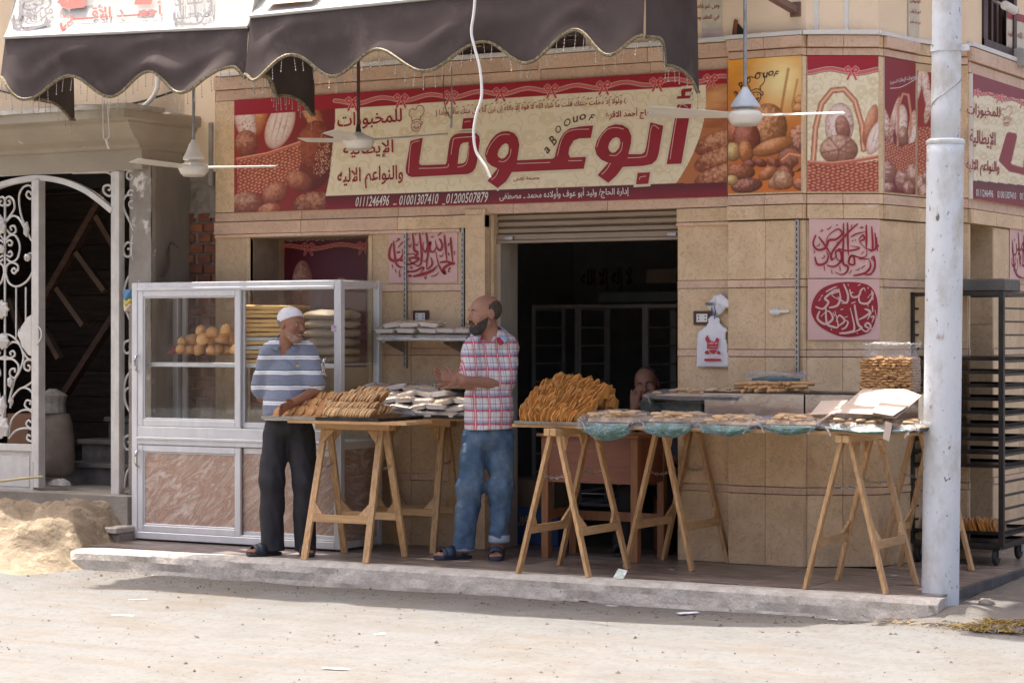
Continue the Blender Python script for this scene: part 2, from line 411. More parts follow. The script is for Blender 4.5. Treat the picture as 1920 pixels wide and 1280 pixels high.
class Print:
 """a printed sheet: fine grid of points on a plane, each holding its ink colour"""
 def __init__(s,pl,a0,a1,b0,b1,res=.005):
  s.pl=pl;s.na=max(3,int((a1-a0)/res));s.nb=max(3,int((b1-b0)/res))
  a=np.linspace(a0,a1,s.na);b=np.linspace(b0,b1,s.nb);s.A,s.B=np.meshgrid(a,b,indexing='ij')
  s.X,s.Y=pl.px(s.A,s.B);s.C=np.ones((s.na,s.nb,3))*.5
 def blend(s,m,c):
  m=np.clip(m,0,1)[...,None];s.C=s.C*(1-m)+np.asarray(c)*m
 def rect(s,x0,x1,y0,y1,c):s.blend(((s.X>=x0)&(s.X<x1)&(s.Y>=y0)&(s.Y<y1)).astype(float),c)
 def poly(s,P,c,soft=0):
  X,Y=s.X,s.Y;ins=np.zeros(X.shape,bool);n=len(P)
  for i in range(n):
   x1,y1=P[i];x2,y2=P[(i+1)%n]
   if y1==y2:continue
   cnd=((y1>Y)!=(y2>Y))&(X<(x2-x1)*(Y-y1)/(y2-y1)+x1);ins^=cnd
  if c is not None:s.blend(ins.astype(float),c)
  return ins
 def line(s,P,w,c,op=1):
  D=np.full(s.X.shape,1e9)
  for(x1,y1),(x2,y2)in zip(P[:-1],P[1:]):
   dx,dy=x2-x1,y2-y1;L=dx*dx+dy*dy+1e-9;t=np.clip(((s.X-x1)*dx+(s.Y-y1)*dy)/L,0,1)
   D=np.minimum(D,np.hypot(s.X-x1-t*dx,s.Y-y1-t*dy))
  s.blend(np.clip(w/2-D+.5,0,1)*op,c)
 def bread(s,cx,cy,rx,ry,ang=0,c=(.5,.2,.06),rim=(.16,.045,.015),hi=(.8,.5,.25),flour=0,slash=0,clip=None,nz=.3,light=(-.4,-.6)):
  a=math.radians(ang);X=(s.X-cx)*math.cos(a)+(s.Y-cy)*math.sin(a);Y=-(s.X-cx)*math.sin(a)+(s.Y-cy)*math.cos(a)
  u=X/rx;v=Y/ry;r2=u*u+v*v;m=np.clip((1-np.sqrt(r2))*min(rx,ry)+.5,0,1)
  if clip is not None:m=m*clip
  z=np.sqrt(np.clip(1-r2,0,1));lx,ly=light
  nx=(u*math.cos(a)-v*math.sin(a));ny=(u*math.sin(a)+v*math.cos(a))
  sh=np.clip(.55*z+lx*nx*.6+ly*ny*.6+.12,0,1)
  N=fbm(s.X*.22+cx,s.Y*.22+cy,4);N2=fbm(s.X*.9+cy,s.Y*.9,2)
  sh=np.clip(sh+(N-.5)*nz*.8+(N2-.5)*nz*.45,0,1)
  col=np.array(rim)*(1-sh[...,None])+np.array(c)*sh[...,None];k=np.clip(sh*2.2-1.25,0,1)[...,None];col=col*(1-k)+np.array(hi)*k
  if flour:f=np.clip((N2+N-1.0+flour)*2.2,0,1)[...,None]*z[...,None];col=col*(1-f)+np.array((.86,.72,.62))*f
  if slash:
   for q in range(slash):
    t=(q+1)/(slash+1)*2-1;dd=np.abs(u-t*.8-v*.25);f=np.clip(1-dd/.09,0,1)*np.clip(1-np.abs(v)/.75,0,1)
    col=col*(1-f[...,None]*.8)+np.array((.42,.13,.05))*f[...,None]*.8
  M=m[...,None];s.C=s.C*(1-M)+col*M
 def basket(s,mask,c=(.52,.12,.06),dk=(.13,.02,.012),hx=9,hy=5,slope=0.0):
  X=s.X+1.5*np.sin(s.Y*.31);Y=s.Y-slope*s.X+1.2*np.sin(s.X*.13);st=np.floor(X/hx);ph=(st%2)*.5;u=np.abs(np.sin(PI*X/hx));v=np.abs(np.sin(PI*(Y/hy+ph)))
  sh=np.clip(v**.8*(.45+.55*u)*1.05+(fbm(X*.25,Y*.35,3)-.5)*.55+.08,0,1)[...,None]
  col=np.array(dk)*(1-sh)+np.array(c)*sh;k=np.clip(sh*2.2-1.45,0,1);col=col*(1-k)+np.array((.80,.34,.20))*k
  M=mask.astype(float)[...,None];s.C=s.C*(1-M)+col*M
 def build(s,name,parent,d=.002,m=None):
  A,B=s.A.ravel(),s.B.ravel();o,u,v,n=[np.array(q)for q in(s.pl.o,s.pl.u,s.pl.v,s.pl.n)]
  V=o+u*A[:,None]+v*B[:,None]+n*d
  i=np.arange(s.na-1)[:,None]*s.nb+np.arange(s.nb-1)[None,:];i=i.ravel();F=np.stack([i,i+s.nb,i+s.nb+1,i+1],1)
  ob=meshobj(name,V,F,m or VCOL,parent);at_=ob.data.color_attributes.new('Col','FLOAT_COLOR','POINT')
  C=np.concatenate([s.C.reshape(-1,3),np.ones((s.na*s.nb,1))],1);at_.data.foreach_set('color',C.astype(np.float32).ravel());return ob

# ================================================================== GROUND
def kerb_front(x):return-1.25
def street_h(X,Y):
 """height field of the dusty street"""
 h=-.142-.012*np.clip((-X-1)/3,0,1.5)
 h=h+(fbm(X*.55+3,Y*.55,4)-.5)*.028+(fbm(X*3,Y*9,4)-.5)*.026
 # rises to the broken ramp at the right end of the kerb and the rise beyond
 h=h+.05*np.exp(-((X-1.9)/.7)**2-((Y+1.95)/.35)**2)
 r=1/(1+np.exp(-(X-1.98)*16));r=r*1/(1+np.exp(-(Y+1.32)*9))
 h=h+r*(.075+.03*np.clip(Y+1.2,0,3))*np.exp(-np.clip(X-2.15,0,9)*.55)
 h=h+.05*np.exp(-((X-2.28)/.16)**2-((Y+1.15)/.13)**2)
 # sand spread at the left
 s=1/(1+np.exp((X+3.85)*5));h=h+s*.04
 return h
def grid_sheet(name,xs,ys,hf,m,kind,parent=None):
 Xg,Yg=np.meshgrid(xs,ys,indexing='ij');Z=hf(Xg,Yg);V=np.stack([Xg.ravel(),Yg.ravel(),Z.ravel()],1)
 nx,ny=len(xs),len(ys);i=(np.arange(nx-1)[:,None]*ny+np.arange(ny-1)[None,:]).ravel()
 F=np.stack([i,i+ny,i+ny+1,i+1],1);o=meshobj(name,V,F,m,parent,smooth=True)
 if kind:o['kind']=kind
 return o
def street_mat():
 k=NT('dusty street');v=coords(k,world=True)
 a=k.noise(v,1.3,9,.68);c=k.ramp(a,[(.3,(.126,.122,.114)),(.5,(.155,.152,.145)),(.68,(.132,.121,.105))])
 b=k.noise(v,26,6,.75);c=k.mix(.75,c,k.ramp(b,[(.3,(.62,.60,.58)),(.48,(1,1,1)),(.8,(1.1,1.09,1.07))]),'MULTIPLY')
 st=coords(k,(.5,3.2,1),world=True);t=k.noise(st,2.2,7,.7);c=k.mix(k.math('MULTIPLY',k.math('SUBTRACT',t,.50,clamp=True),3.6,clamp=True),c,(.145,.115,.087))
 p2=k.noise(v,60,2,.5);c=k.mix(k.math('MULTIPLY',k.math('SUBTRACT',p2,.74,clamp=True),16,clamp=True),c,(.20,.17,.14))
 tr=coords(k,(.25,1,1),world=True);tn=k.noise(tr,1.1,3,.5);s2=k.n('ShaderNodeSeparateXYZ');k.l(v,s2.inputs[0]);ty=k.math('MULTIPLY_ADD',tn,.7,s2.outputs[1])
 for y0 in(2.35,3.0,3.75):c=k.mix(k.math('MULTIPLY',k.math('SUBTRACT',1.0,k.math('DIVIDE',k.math('ABSOLUTE',k.math('ADD',ty,y0-.0)),.10),clamp=True),k.math('MULTIPLY',b,.55)),c,(.125,.112,.098))
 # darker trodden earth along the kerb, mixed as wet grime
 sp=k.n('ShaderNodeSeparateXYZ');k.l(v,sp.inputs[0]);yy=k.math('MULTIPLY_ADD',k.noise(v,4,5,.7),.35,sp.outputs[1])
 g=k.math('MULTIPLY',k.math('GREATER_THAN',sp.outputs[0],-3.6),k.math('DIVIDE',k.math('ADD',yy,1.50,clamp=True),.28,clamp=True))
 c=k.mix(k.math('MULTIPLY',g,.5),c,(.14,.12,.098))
 p=k.n('ShaderNodeBsdfPrincipled');p.inputs['Roughness'].default_value=.93;p.inputs['Specular IOR Level'].default_value=.2;k.l(c,p.inputs['Base Color'])
 nb=k.noise(v,22,10,.72);bb=k.n('ShaderNodeBump');bb.inputs['Distance'].default_value=.012;k.l(nb,bb.inputs['Height']);k.l(bb.outputs[0],p.inputs['Normal'])
 k.l(p.outputs[0],k.out.inputs[0]);return k.m
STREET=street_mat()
SAND=mat('yellow building sand',(.285,.225,.155),(.22,.165,.105),5,.95,bump=.03,bscale=20,dirt=((.68,.54,.36),6,.55),spots=((.25,.18,.12),26,.72),world=True)
xs=np.concatenate([[-150,-60,-25,-14],np.arange(-9,-5.2,.12),np.arange(-5.2,4.2,.035),np.arange(4.2,8,.2),[12,25,60,150]])
ys=np.concatenate([[-150,-80,-40,-22],np.arange(-15,-4.2,.2),np.arange(-4.2,-.9,.035),np.arange(-.9,3,.1),[6,15,50,150]])
def street_full(X,Y):
 h=street_h(X,Y);inside=(X>-3.85)&(X<1.95)&(Y>-1.1);h=np.where(inside,-.3,h)
 return np.where((X>1.9)&(X<2.08)&(Y>-.82),-.3,h)
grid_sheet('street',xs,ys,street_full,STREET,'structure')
def sand_h(X,Y):
 base=street_h(X,Y)
 g=lambda cx,cy,sx,sy,a:a*np.exp(-((X-cx)/sx)**2-((Y-cy)/sy)**2)
 h=.35/(1+np.exp(-(Y+1.20)*5.0))+.02*np.clip((-X-4),0,3)
 h=h*1/(1+np.exp((X+3.90)*12))
 h=h+.17*np.exp(-((X+4.12)/.20)**2-((Y+1.38)/.24)**2)
 h=h+g(-4.25,-.98,.20,.22,.13)+g(-5.05,-1.25,.34,.30,.14)+g(-4.75,-1.05,.25,.22,.05)+g(-5.6,-1.1,.5,.5,.12)+g(-4.3,-1.45,.35,.3,.05)+g(-4.05,-.55,.12,.16,.06)
 h=h*(.75+.5*fbm(X*3+1,Y*3,3))+(fbm(X*8,Y*8,5)-.5)*.13*np.clip(h*9,0,1)-np.abs(fbm(X*4+9,Y*5,4)-.5)*.16*np.clip(h*6,0,1)
 edge=np.clip((-3.70-X)*7,0,1)*np.clip((Y+2.3)*1.6,0,1)
 h=h*edge
 h=np.where((Y>-.45)&(X>-9),np.minimum(h,.46),h)
 return base+h-.012+.012*np.clip(h*60,0,1)
sand=grid_sheet('sand_heap',np.arange(-7.2,-3.72,.022),np.arange(-2.4,.1,.022),sand_h,SAND,'structure')
sand['label']='heap of yellow building sand in front of the white iron gate'
# loose litter grit on the street: small clods
CLOD=mat('grey clod',(.10,.085,.065),(.06,.05,.04),20,.95)
mbk=MB()
for i in range(1500):
 x=random.uniform(-5,3.4);y=random.choice([random.uniform(-1.75,-1.3),random.uniform(-4.6,-1.35)]);s_=random.uniform(.003,.008)if i%9 else random.uniform(.008,.016)
 z=float(street_h(np.array([x]),np.array([y]))[0]);V=[]
 for q in range(6):
  d=[(1,0,0),(-1,0,0),(0,1,0),(0,-1,0),(0,0,1),(0,0,-1)][q]
  V.append((x+d[0]*s_*random.uniform(.6,1.5),y+d[1]*s_*random.uniform(.6,1.5),z+d[2]*s_*random.uniform(.4,.9)))
 mbk.add(V,[[0,2,4],[2,1,4],[1,3,4],[3,0,4],[2,0,5],[1,2,5],[3,1,5],[0,3,5]])
setp(mbk.build('grit',CLOD),'small grey clods and grit scattered on the pale dusty street','grit',kind='stuff')

# ---------------- sidewalk: slab, kerb, tiles
pv=thing('sidewalk','raised pavement of brown marbled tiles in front of the bakery','pavement',(-.8,-1.25,0),kind='structure')
del pv['category']
MB().box(-3.93,2.06,-1.08,.34,-.30,-.012).build('slab',GROUT,pv)
# kerb with irregular worn nose
N=230;V=[];F=[]
prof=[(-1.09,-.004),(-1.195,-.002),(-1.228,-.010),(-1.246,-.030),(-1.252,-.07),(-1.254,-.12),(-1.262,-.17),(-1.262,-.30),(-1.09,-.30)]
for i in range(N+1):
 x=-3.95+(2.14+3.95)*i/N;t=max(0,(-3.2-x)/.75);te=max(0,(-3.80-x)/.15)
 for j,(y,z)in enumerate(prof):
  n1=(float(fbm(np.array(x*6.+j),np.array(j*3.1+z*20),4))-.5)*.030;n2=(float(fbm(np.array(x*2.2),np.array(j+9.),3))-.5)*.03
  yy=y+(n1 if 0<j<8 else 0)+n2*.4
  yy=yy-(t*t*.12 if j<8 else 0)+(te*te*.09 if j<8 else 0);zz=z+(n1*.25 if j in(1,2,3)else 0)-(te*te*.05 if z>-.2 else 0)
  if x>2.02 and 1<=j<=5:yy+=(x-2.02)*.25*random.random()
  V.append((x,yy,zz))
m_=len(prof)
for i in range(N):
 for j in range(m_):j2=(j+1)%m_;F.append([i*m_+j,i*m_+j2,(i+1)*m_+j2,(i+1)*m_+j])
F.append(list(range(m_)));F.append([N*m_+j for j in range(m_)][::-1])
kb=meshobj('kerb',V,F,KERBM,pv);
# tiles (0.40 m) with thin joints
tm=MB().box(-.1985,.1985,-.1985,.1985,-.011,0);tproto=None
ix=0
for i in range(-9,6):
 for j in range(4):
  cx=-.1+i*.4;cy=-.89+j*.4
  if cy>.35 and not(-1.3<cx<2.2):continue
  if cx<-3.8 or cx>2.0:continue
  if cy>.1 and .55<cx<1.2:continue
  if tproto is None:
   tproto=meshobj('floor_tile',tm.V,tm.F,FLOORT,None);tproto.parent=pv;tproto.location=Vector((cx,cy,random.uniform(-.001,.001)))-pv.location
  else:copyof(tproto,pv,Vector((cx,cy,random.uniform(-.0012,.0012)))-pv.location,(random.uniform(-.001,.001),random.uniform(-.001,.001),0))
MB().box(-.9,1.95,.3,7,-.30,-.012).box(1.3,2.06,.3,7,-.30,-.012).build('floor_bed',GROUT,pv)
for i in range(3):
 for j in range(14):
  copyof(tproto,pv,Vector((1.9-i*.4,.71+j*.4,0))-pv.location)if not(i==2 and j<2)else None
MB().box(2.065,2.10,-.80,6.5,-.052,.003).build('edge_strip',mat('black granite edge',(.045,.045,.05),(.09,.09,.095),14,.4,dirt=((.2,.18,.16),8,.6)),pv)
MB().box(2.062,2.092,-.79,6.5,-.4,-.0525).build('edge_footing',CONCRETE,pv)

# ================================================================== SHOP BUILDING
DX0,DX1,DZ=-1.394,0.0,2.235
NX0,NX1,NZ0,NZ1=-3.343,-2.34,.95,2.115
bd=thing('bakery_building','corner bakery building clad in tan limestone with a wide open shop door','building',(-1,0,0))
wall=MB()
Y0,Y1=.035,.34
for(a,b,c,d)in((-3.66,NX0,0,2.28),(NX0,NX1,0,NZ0),(NX0,NX1,NZ1,2.28),(NX1,DX0,0,2.28),(DX0,DX1,DZ,2.28),(DX1,.90,0,2.28),(-3.66,.90,2.28,3.27)):
 wall.box(a,b,Y0,Y1,c,d)
wall.build('wall',MORTAR,bd)
MB().box(NX0-.1,NX1+.1,.42,.5,.5,2.28).build('niche_back',mat('yellow ochre paint',(.55,.42,.22),(.47,.35,.18),4,.8,dirt=((.2,.17,.12),5,.64)),bd)
MB().box(NX0-.05,NX0,Y1,.42,.5,2.28).box(NX1,NX1+.05,Y1,.42,.5,2.28).box(NX0-.05,NX1+.05,Y1,.5,2.1151,2.28).build('niche_lining',STONE,bd)
# plastered upper storey (main facade with window behind awning), corner drum and right facade
corner=[(.37,-.045),(.875,-.045),(.885,-.012),(1.268,.215),(1.285,.25),(1.355,.66),(1.43,.90),(1.60,.93)]
def face_strip(name,pts,z0,z1,m,off=0.0,th=.03,parent=bd,piece='panel'):
 """vertical sheet pieces with thickness along a plan polyline, one object per segment"""
 out=[]
 for(xa,ya),(xb,yb)in zip(pts[:-1],pts[1:]):
  d=Vector((xb-xa,yb-ya,0));n=Vector((d.y,-d.x,0)).normalized()
  a=Vector((xa,ya,z0))+n*off;b=Vector((xb,yb,z0))+n*off
  mb=MB().prism([a,b,b-n*th,a-n*th],(0,0,z1-z0));out.append(mb.build(name,m,parent,bevel=.002))
 return out
up=MB().box(-3.93,-1.62,.0,.3,3.285,7.2).box(-.66,.37,.0,.3,3.285,7.2).box(-1.62,-.66,0,.3,4.4,7.2)
P=[(.37,0)]+[(x,y+.045)for x,y in corner[0:1]]+[(.875,-.0),(1.268,.25),(1.34,.66),(1.43,.93),(1.585,.95),(1.585,1.02)]
P=[(.37,0),(.875,0),(1.255,.235),(1.33,.66),(1.41,.93),(1.585,.95)]
up.prism([(x,y,3.285)for x,y in P]+[(1.585,.99,3.285),(1.585-.3,.99,3.285),(.37,.99,3.285)],(0,0,3.9))
up.box(1.285,1.585,.99,1.27,3.285,7.2).box(1.285,1.585,2.0,14,3.285,7.2).box(1.285,1.585,1.27,2.0,4.6,7.2)
up.build('upper_wall',PLASTER,bd)
MB().box(-6.9,1.28,1.2,9,2.62,7.1).build('upper_storey_mass',DARKM,bd)
# core of the corner and right facade below
cr=MB();P2=[(.90,.035),(1.25,.25),(1.32,.66),(1.40,.95),(1.565,.97)]
cr.prism([(x,y,0)for x,y in P2]+[(1.565,.99,0),(.90,.99,0)],(0,0,3.27))
cr.box(1.265,1.565,1.25,14,2.2,3.27).box(1.265,1.565,1.47,14,0,2.2)
cr.build('corner_core',MORTAR,bd)
# ---- stone slabs, main front: (x0,x1,z0,z1,material,proud)
def slab(x0,x1,z0,z1,m=STONE,y=0.0,th=.033,g=.0014,name='stone_panel'):
 return MB().box(x0+g,x1-g,y,y+th,z0+g,z1-g).build(name,m,bd,bevel=.0018)
rows=[(0,.445,STONE,0),(.445,.49,STONE_B,-.004),(.49,.90,STONE,0),(.90,1.295,STONE,0),(1.295,1.34,STONE_B,-.004),(1.34,1.725,STONE,0),(1.725,1.775,STONE_B,-.005),(1.775,2.14,STONE,0)]
cols_a=[-3.655,NX0];cols_b=[NX1,-1.95,-1.60,-1.56];cols_c=[0.0,.13,.37]
for z0,z1,m,y in rows:
 for cols in(cols_a,[NX1,-2.0,-1.555],[0.0,.37]):
  band=z1-z0<.06
  cc=cols if band else cols
  for a,b in zip(cc[:-1],cc[1:]):slab(a,b,z0,z1,m,y)
 if z1<=NZ0+.01:slab(NX0,NX1,z0,z1,m,y)
# door pilaster trim and jamb lining
for z0,z1 in((0,.75),(.75,1.5),(1.5,2.27)):
 slab(-1.555,-1.40,z0,z1,STONE,-.030,.065,name='door_trim')
slab(NX0-.03,NX0+.0,NZ0,NZ1,STONE,-.004,.045,name='niche_trim');slab(NX1,NX1+.03,NZ0,NZ1,STONE,-.012,.05,name='niche_trim')
for z0,z1 in((0,.8),(.8,1.6),(1.6,2.235)):MB().box(-1.3995,-1.372,.036,.34,z0+.001,z1-.001).build('jamb_lining',STONE,bd)
# lintel courses under the sign
xs_l=[-3.655,-2.9,-2.1,-1.2,-.5,.37]
for a,b in zip(xs_l[:-1],xs_l[1:]):
 slab(a,b,2.235,2.30,STONE_B,-.004);
 if not(a>=-1.3 and b<=0):pass
for a,b in((-3.655,-2.9),(-2.9,-2.1),(-2.1,-1.60)):slab(a,b,2.145,2.232,STONE_B if a<-2.5 else STONE,-.018,.05)
slab(-1.60,-1.40,2.145,2.232,STONE,-.04,.07)
slab(0,.37,2.145,2.232,STONE,-.018,.05)
for a,b in((-3.64,-1.6),(.002,.37)):MB().box(a,b,-.03,.036,2.120,2.142).build('lintel_moulding',STONE_B,bd,bevel=.004)
# stone behind and over the sign
for a,b in zip([-3.655,-3.46],[-3.46,.37]):slab(a,b,2.302,3.10,STONE)
for a,b in zip([-3.655,-2.8,-1.9,-1.0,-.2],[-2.8,-1.9,-1.0,-.2,.37]):
 slab(a+.01,b+.01,3.10,3.175,STONE_B,-.006);slab(a,b,3.177,3.268,STONE_B,-.024,.058)
# corner cladding
for z0,z1,m,y in rows+[(2.145,2.235,STONE,.02),(2.237,2.30,STONE_B,.006),(2.302,3.15,STONE,0),(3.152,3.20,STONE_B,.008),(3.202,3.275,STONE_B,.03)]:
 for k,(p0,p1)in enumerate(zip(corner[:-1],corner[1:])):
  if(k%2==1):
   if k in(1,):face_strip('corner_strip',[p0,p1],z0+.002,z1-.002,STONE,0,.03)
   else:face_strip('corner_strip',[p0,p1],z0+.002,z1-.002,STONE,0,.03)
   continue
  q0=Vector(p0);q1=Vector(p1);nseg=2 if(k==0 or k==2)else 1
  for i in range(nseg):
   a=q0.lerp(q1,i/nseg+.002);b=q0.lerp(q1,(i+1)/nseg-.002);off=(y if z0>2.1 else-y)+(.0008*(i%2))
   face_strip('stone_panel',[tuple(a),tuple(b)],z0+.0022,z1-.0022,m,off,.03)
# right facade slabs (plane x=1.60)
RX=1.60
def slab_r(y0,y1,z0,z1,m=STONE,off=0.0,th=.033,name='stone_panel'):
 return MB().box(RX+off-th,RX+off,y0+.0022,y1-.0022,z0+.0022,z1-.0022).build(name,m,bd,bevel=.0018)
ry=[.95,.99,1.47,2.05,2.9,3.8,4.8,6.0]
for z0,z1,m,y in rows:
 for a,b in zip(ry[:-1],ry[1:]):
  if a==.99 and z1<2.15:continue
  slab_r(a,b,z0,z1,m,-y)
for a,b in zip(ry[:-1],ry[1:]):
 slab_r(a,b,2.142,2.235,STONE,.02,.055);slab_r(a,b,2.237,2.30,STONE_B,.004);slab_r(a,b,2.302,3.10,STONE);slab_r(a,b,3.102,3.175,STONE_B,.006);slab_r(a,b,3.177,3.268,STONE_B,.026,.06)
MB().box(1.37,1.40,1.0,1.46,1.80,2.2).build('side_door_panel',mat('dull side shutter',(.2,.17,.14),(.26,.22,.18),5,.5),bd)
MB().box(1.33,1.36,.99,1.47,0,2.2).build('side_door',DARKT,bd)
for z0,z1 in((0,.75),(.75,1.5),(1.5,2.2)):MB().box(1.365,1.598,1.462,1.4695,z0+.002,z1-.002).build('jamb_lining',STONE,bd)
MB().box(1.265,1.565,.99,1.25,2.21,3.27).build('lintel',MORTAR,bd)
MB().box(1.365,1.385,1.43,1.46,0,2.2).build('side_door_rail',mat('cream shutter rail',(.50,.43,.33),(.42,.36,.27),6,.45),bd)
# awning side beams: white conduit lines on the wall
tr=thing('cable_trunking','white pvc cable trunking running along the cornice below the plaster','cable trunking',(0,0,3.28))
for a,b in((-3.6,-2.2),(-2.2,-.6),(-.6,.36)):MB().box(a+.002,b-.002,-.055,-.003,3.272,3.300).build('trunking_length',PVC,tr,bevel=.002)
seg=[(.362,-.055),(.62,-.055),(.875,-.055),(1.0,.01),(1.13,.085),(1.275,.175),(1.345,.66),(1.43,.90)]
for p0,p1 in zip(seg[:-1],seg[1:]):
 face_strip('trunking_length',[p0,p1],3.277,3.303,PVC,.02,.03,parent=tr)
MB().box(1.602,1.63,.95,1.9,3.272,3.30).build('trunking_length',PVC,tr);
MB().box(1.602,1.68,1.9,2.04,3.24,3.36).build('junction_box',mat('grey plastic box',(.5,.5,.47),(.42,.42,.4),8,.5),tr,bevel=.006)
MB().tube(smooth_path([(1.62,2.04,3.27),(1.62,2.5,3.25),(1.62,3.2,3.28)]),.012).build('grey_cable',STEEL,tr)
for px in(1533,1578):
 p=at(px,40,y=.05);MB().box(p.x-.014,p.x+.014,-.012+(p.x-.875)*.62*(p.x>.875),.03+(p.x-.875)*.62*(p.x>.875),3.304,5.2).build('trunking_riser',PVC,tr)
# main facade window behind the awning and small window on the right facade
wn1=thing('louvre_window','dark brown louvred window seen through the scalloped gap of the awning','window',(-1.14,.02,3.36))
mb=MB().box(-1.62,-1.55,.03,.10,3.29,4.4).box(-.73,-.66,.03,.10,3.29,4.4).box(-1.62,-.66,.02,.1,3.29,3.36).box(-1.17,-1.11,.03,.1,3.36,4.4);mb.build('window_frame',BROWNP,wn1)
sp_=None
for i in range(22):
 z=3.38+i*.045
 if sp_ is None:sp_=MB().box(-1.55,-.73,.05,.09,z,z+.008,R=Matrix.Rotation(.6,3,'X')).build('louvre_slat',BROWNP,wn1)
 else:copyof(sp_,wn1,(0,0,i*.045))
wn2=thing('side_window','brown wooden window on the side street wall above the white trunking, behind the pole','window',(1.58,1.6,3.36))
MB().box(1.50,1.60,1.275,1.34,3.30,4.6).box(1.50,1.60,1.93,1.995,3.30,4.6).box(1.50,1.602,1.275,1.995,3.302,3.36).build('window_frame',BROWNP,wn2)
for i in range(5):MB().box(1.52,1.55,1.36+i*.115,1.40+i*.115,3.36,4.6).build('window_stile',BROWNP,wn2)
MB().box(1.47,1.50,1.28,1.99,3.30,4.6).build('window_board',BROWNP,wn2)
# the projecting storey over the corner, out of frame, that shades the pole and the side street
MB().box(.45,1.6,-1.15,-.002,6.4,6.6).box(1.585,3.3,-1.15,8,6.4,6.6).build('balcony',PLASTER,bd)
MB().box(.5,3.25,-1.10,-1.02,6.602,7.3).build('balcony_parapet',PLASTER,bd)

# exposed brick strip at the left edge of the cladding
bw=thing('brick_strip','strip of bare red bricks beside the concrete pillar at the left edge of the cladding','brick wall',(-3.78,0,0))
MB().box(-3.93,-3.66,.05,.34,0,2.32).build('mortar_bed',BMORT,bw)
br0=MB().box(-.055,.055,-.028,.03,-.030,.030).build('brick',BRICK,None,bevel=.003)
br0.parent=bw;first=True
for i in range(31):
 z=.04+i*.0745;xs_=[-3.845,-3.72]if i%2 else[-3.895,-3.775,-3.672]
 for x in xs_:
  w=.5 if x<-3.88 or x>-3.69 else 1
  loc=Vector((x,.048+random.uniform(-.006,.008),z))-bw.location;rot=(random.uniform(-.03,.03),random.uniform(-.03,.03),random.uniform(-.05,.05))
  if first:br0.location=loc;br0.rotation_euler=rot;first=False
  else:copyof(br0,bw,loc,rot,(w,1,1))
# rough broken plaster above the bricks
def rough_patch(name,x0,x1,z0,z1,y,amp,m,parent):
 V=[];nx_,nz_=18,60
 for i in range(nx_+1):
  for j in range(nz_+1):
   x=x0+(x1-x0)*i/nx_;z=z0+(z1-z0)*j/nz_;V.append((x,y-amp*float(fbm(np.array(x*17.),np.array(z*11.),4)),z))
 F=[[i*(nz_+1)+j,(i+1)*(nz_+1)+j,(i+1)*(nz_+1)+j+1,i*(nz_+1)+j+1]for i in range(nx_)for j in range(nz_)]
 return meshobj(name,V,F,m,parent,smooth=True)
rough_patch('broken_render',-3.93,-3.655,2.27,2.60,.06,.07,CONCRETE,bw)
MB().box(-3.93,-3.66,.061,.34,2.32,3.28).build('backing',BMORT,bw)
MB().box(-3.93,-3.655,.0,.06,2.60,3.284).build('plaster_strip',PLASTER,bw)
MB().box(-3.70,-3.672,-.02,.0,2.50,2.95).build('metal_strip',mat('grey conduit',(.34,.32,.29),(.24,.22,.2),9,.6),bw)

# ================================================================== LETTERED SIGN
PW=Plane((0,-.030,0),(1,0,0),(0,0,1))
sg=thing('shop_sign','long cream and red printed shop sign with a huge red arabic name over the door','sign',(-1.55,-.02,2.30))
SX0,SX1,SZ0,SZ1=-3.465,.357,2.298,3.098
MB().box(SX0,SX1,-.028,-.0005,SZ0,SZ1).build('sign_board',WHITEPR,sg)
RED=(.36,.010,.022);CRM=(.85,.74,.52);CRM2=(.69,.56,.32);MRN=(.10,.010,.018)
def ribbon_band(P,slope_pts,bows,yoff,w=8):
 """wavy ribbon along the lower edge of the red top band"""
 (xa,ya),(xb,yb)=slope_pts;f=lambda x:ya+(yb-ya)*(x-xa)/(xb-xa)
 xs_=np.linspace(xa,xb,int(abs(xb-xa)/4)+2)
 for dw,c in((w+3,(.12,.01,.015)),(w,(.85,.45,.38)),(w*.62,(.45,.02,.03)),(w*.2,(.75,.2,.18))):
  P.line([(x,f(x)+yoff+4*math.sin((x-bows[0])/(bows[1]-bows[0])*2*PI*1.0+1.0)*(w/8))for x in xs_],dw,c)
 for bx in bows:
  by=f(bx)+yoff;k=w/8
  for sx in(-1,1):
   for dw,c in((5*k,(.8,.42,.36)),(3*k,(.5,.02,.03))):
    P.line([(bx,by),(bx+sx*7*k,by-7*k),(bx+sx*12*k,by-3*k),(bx+sx*9*k,by+2*k),(bx,by)],dw,c)
    P.line([(bx,by),(bx+sx*4*k,by+7*k),(bx+sx*8*k,by+16*k)],dw,c)
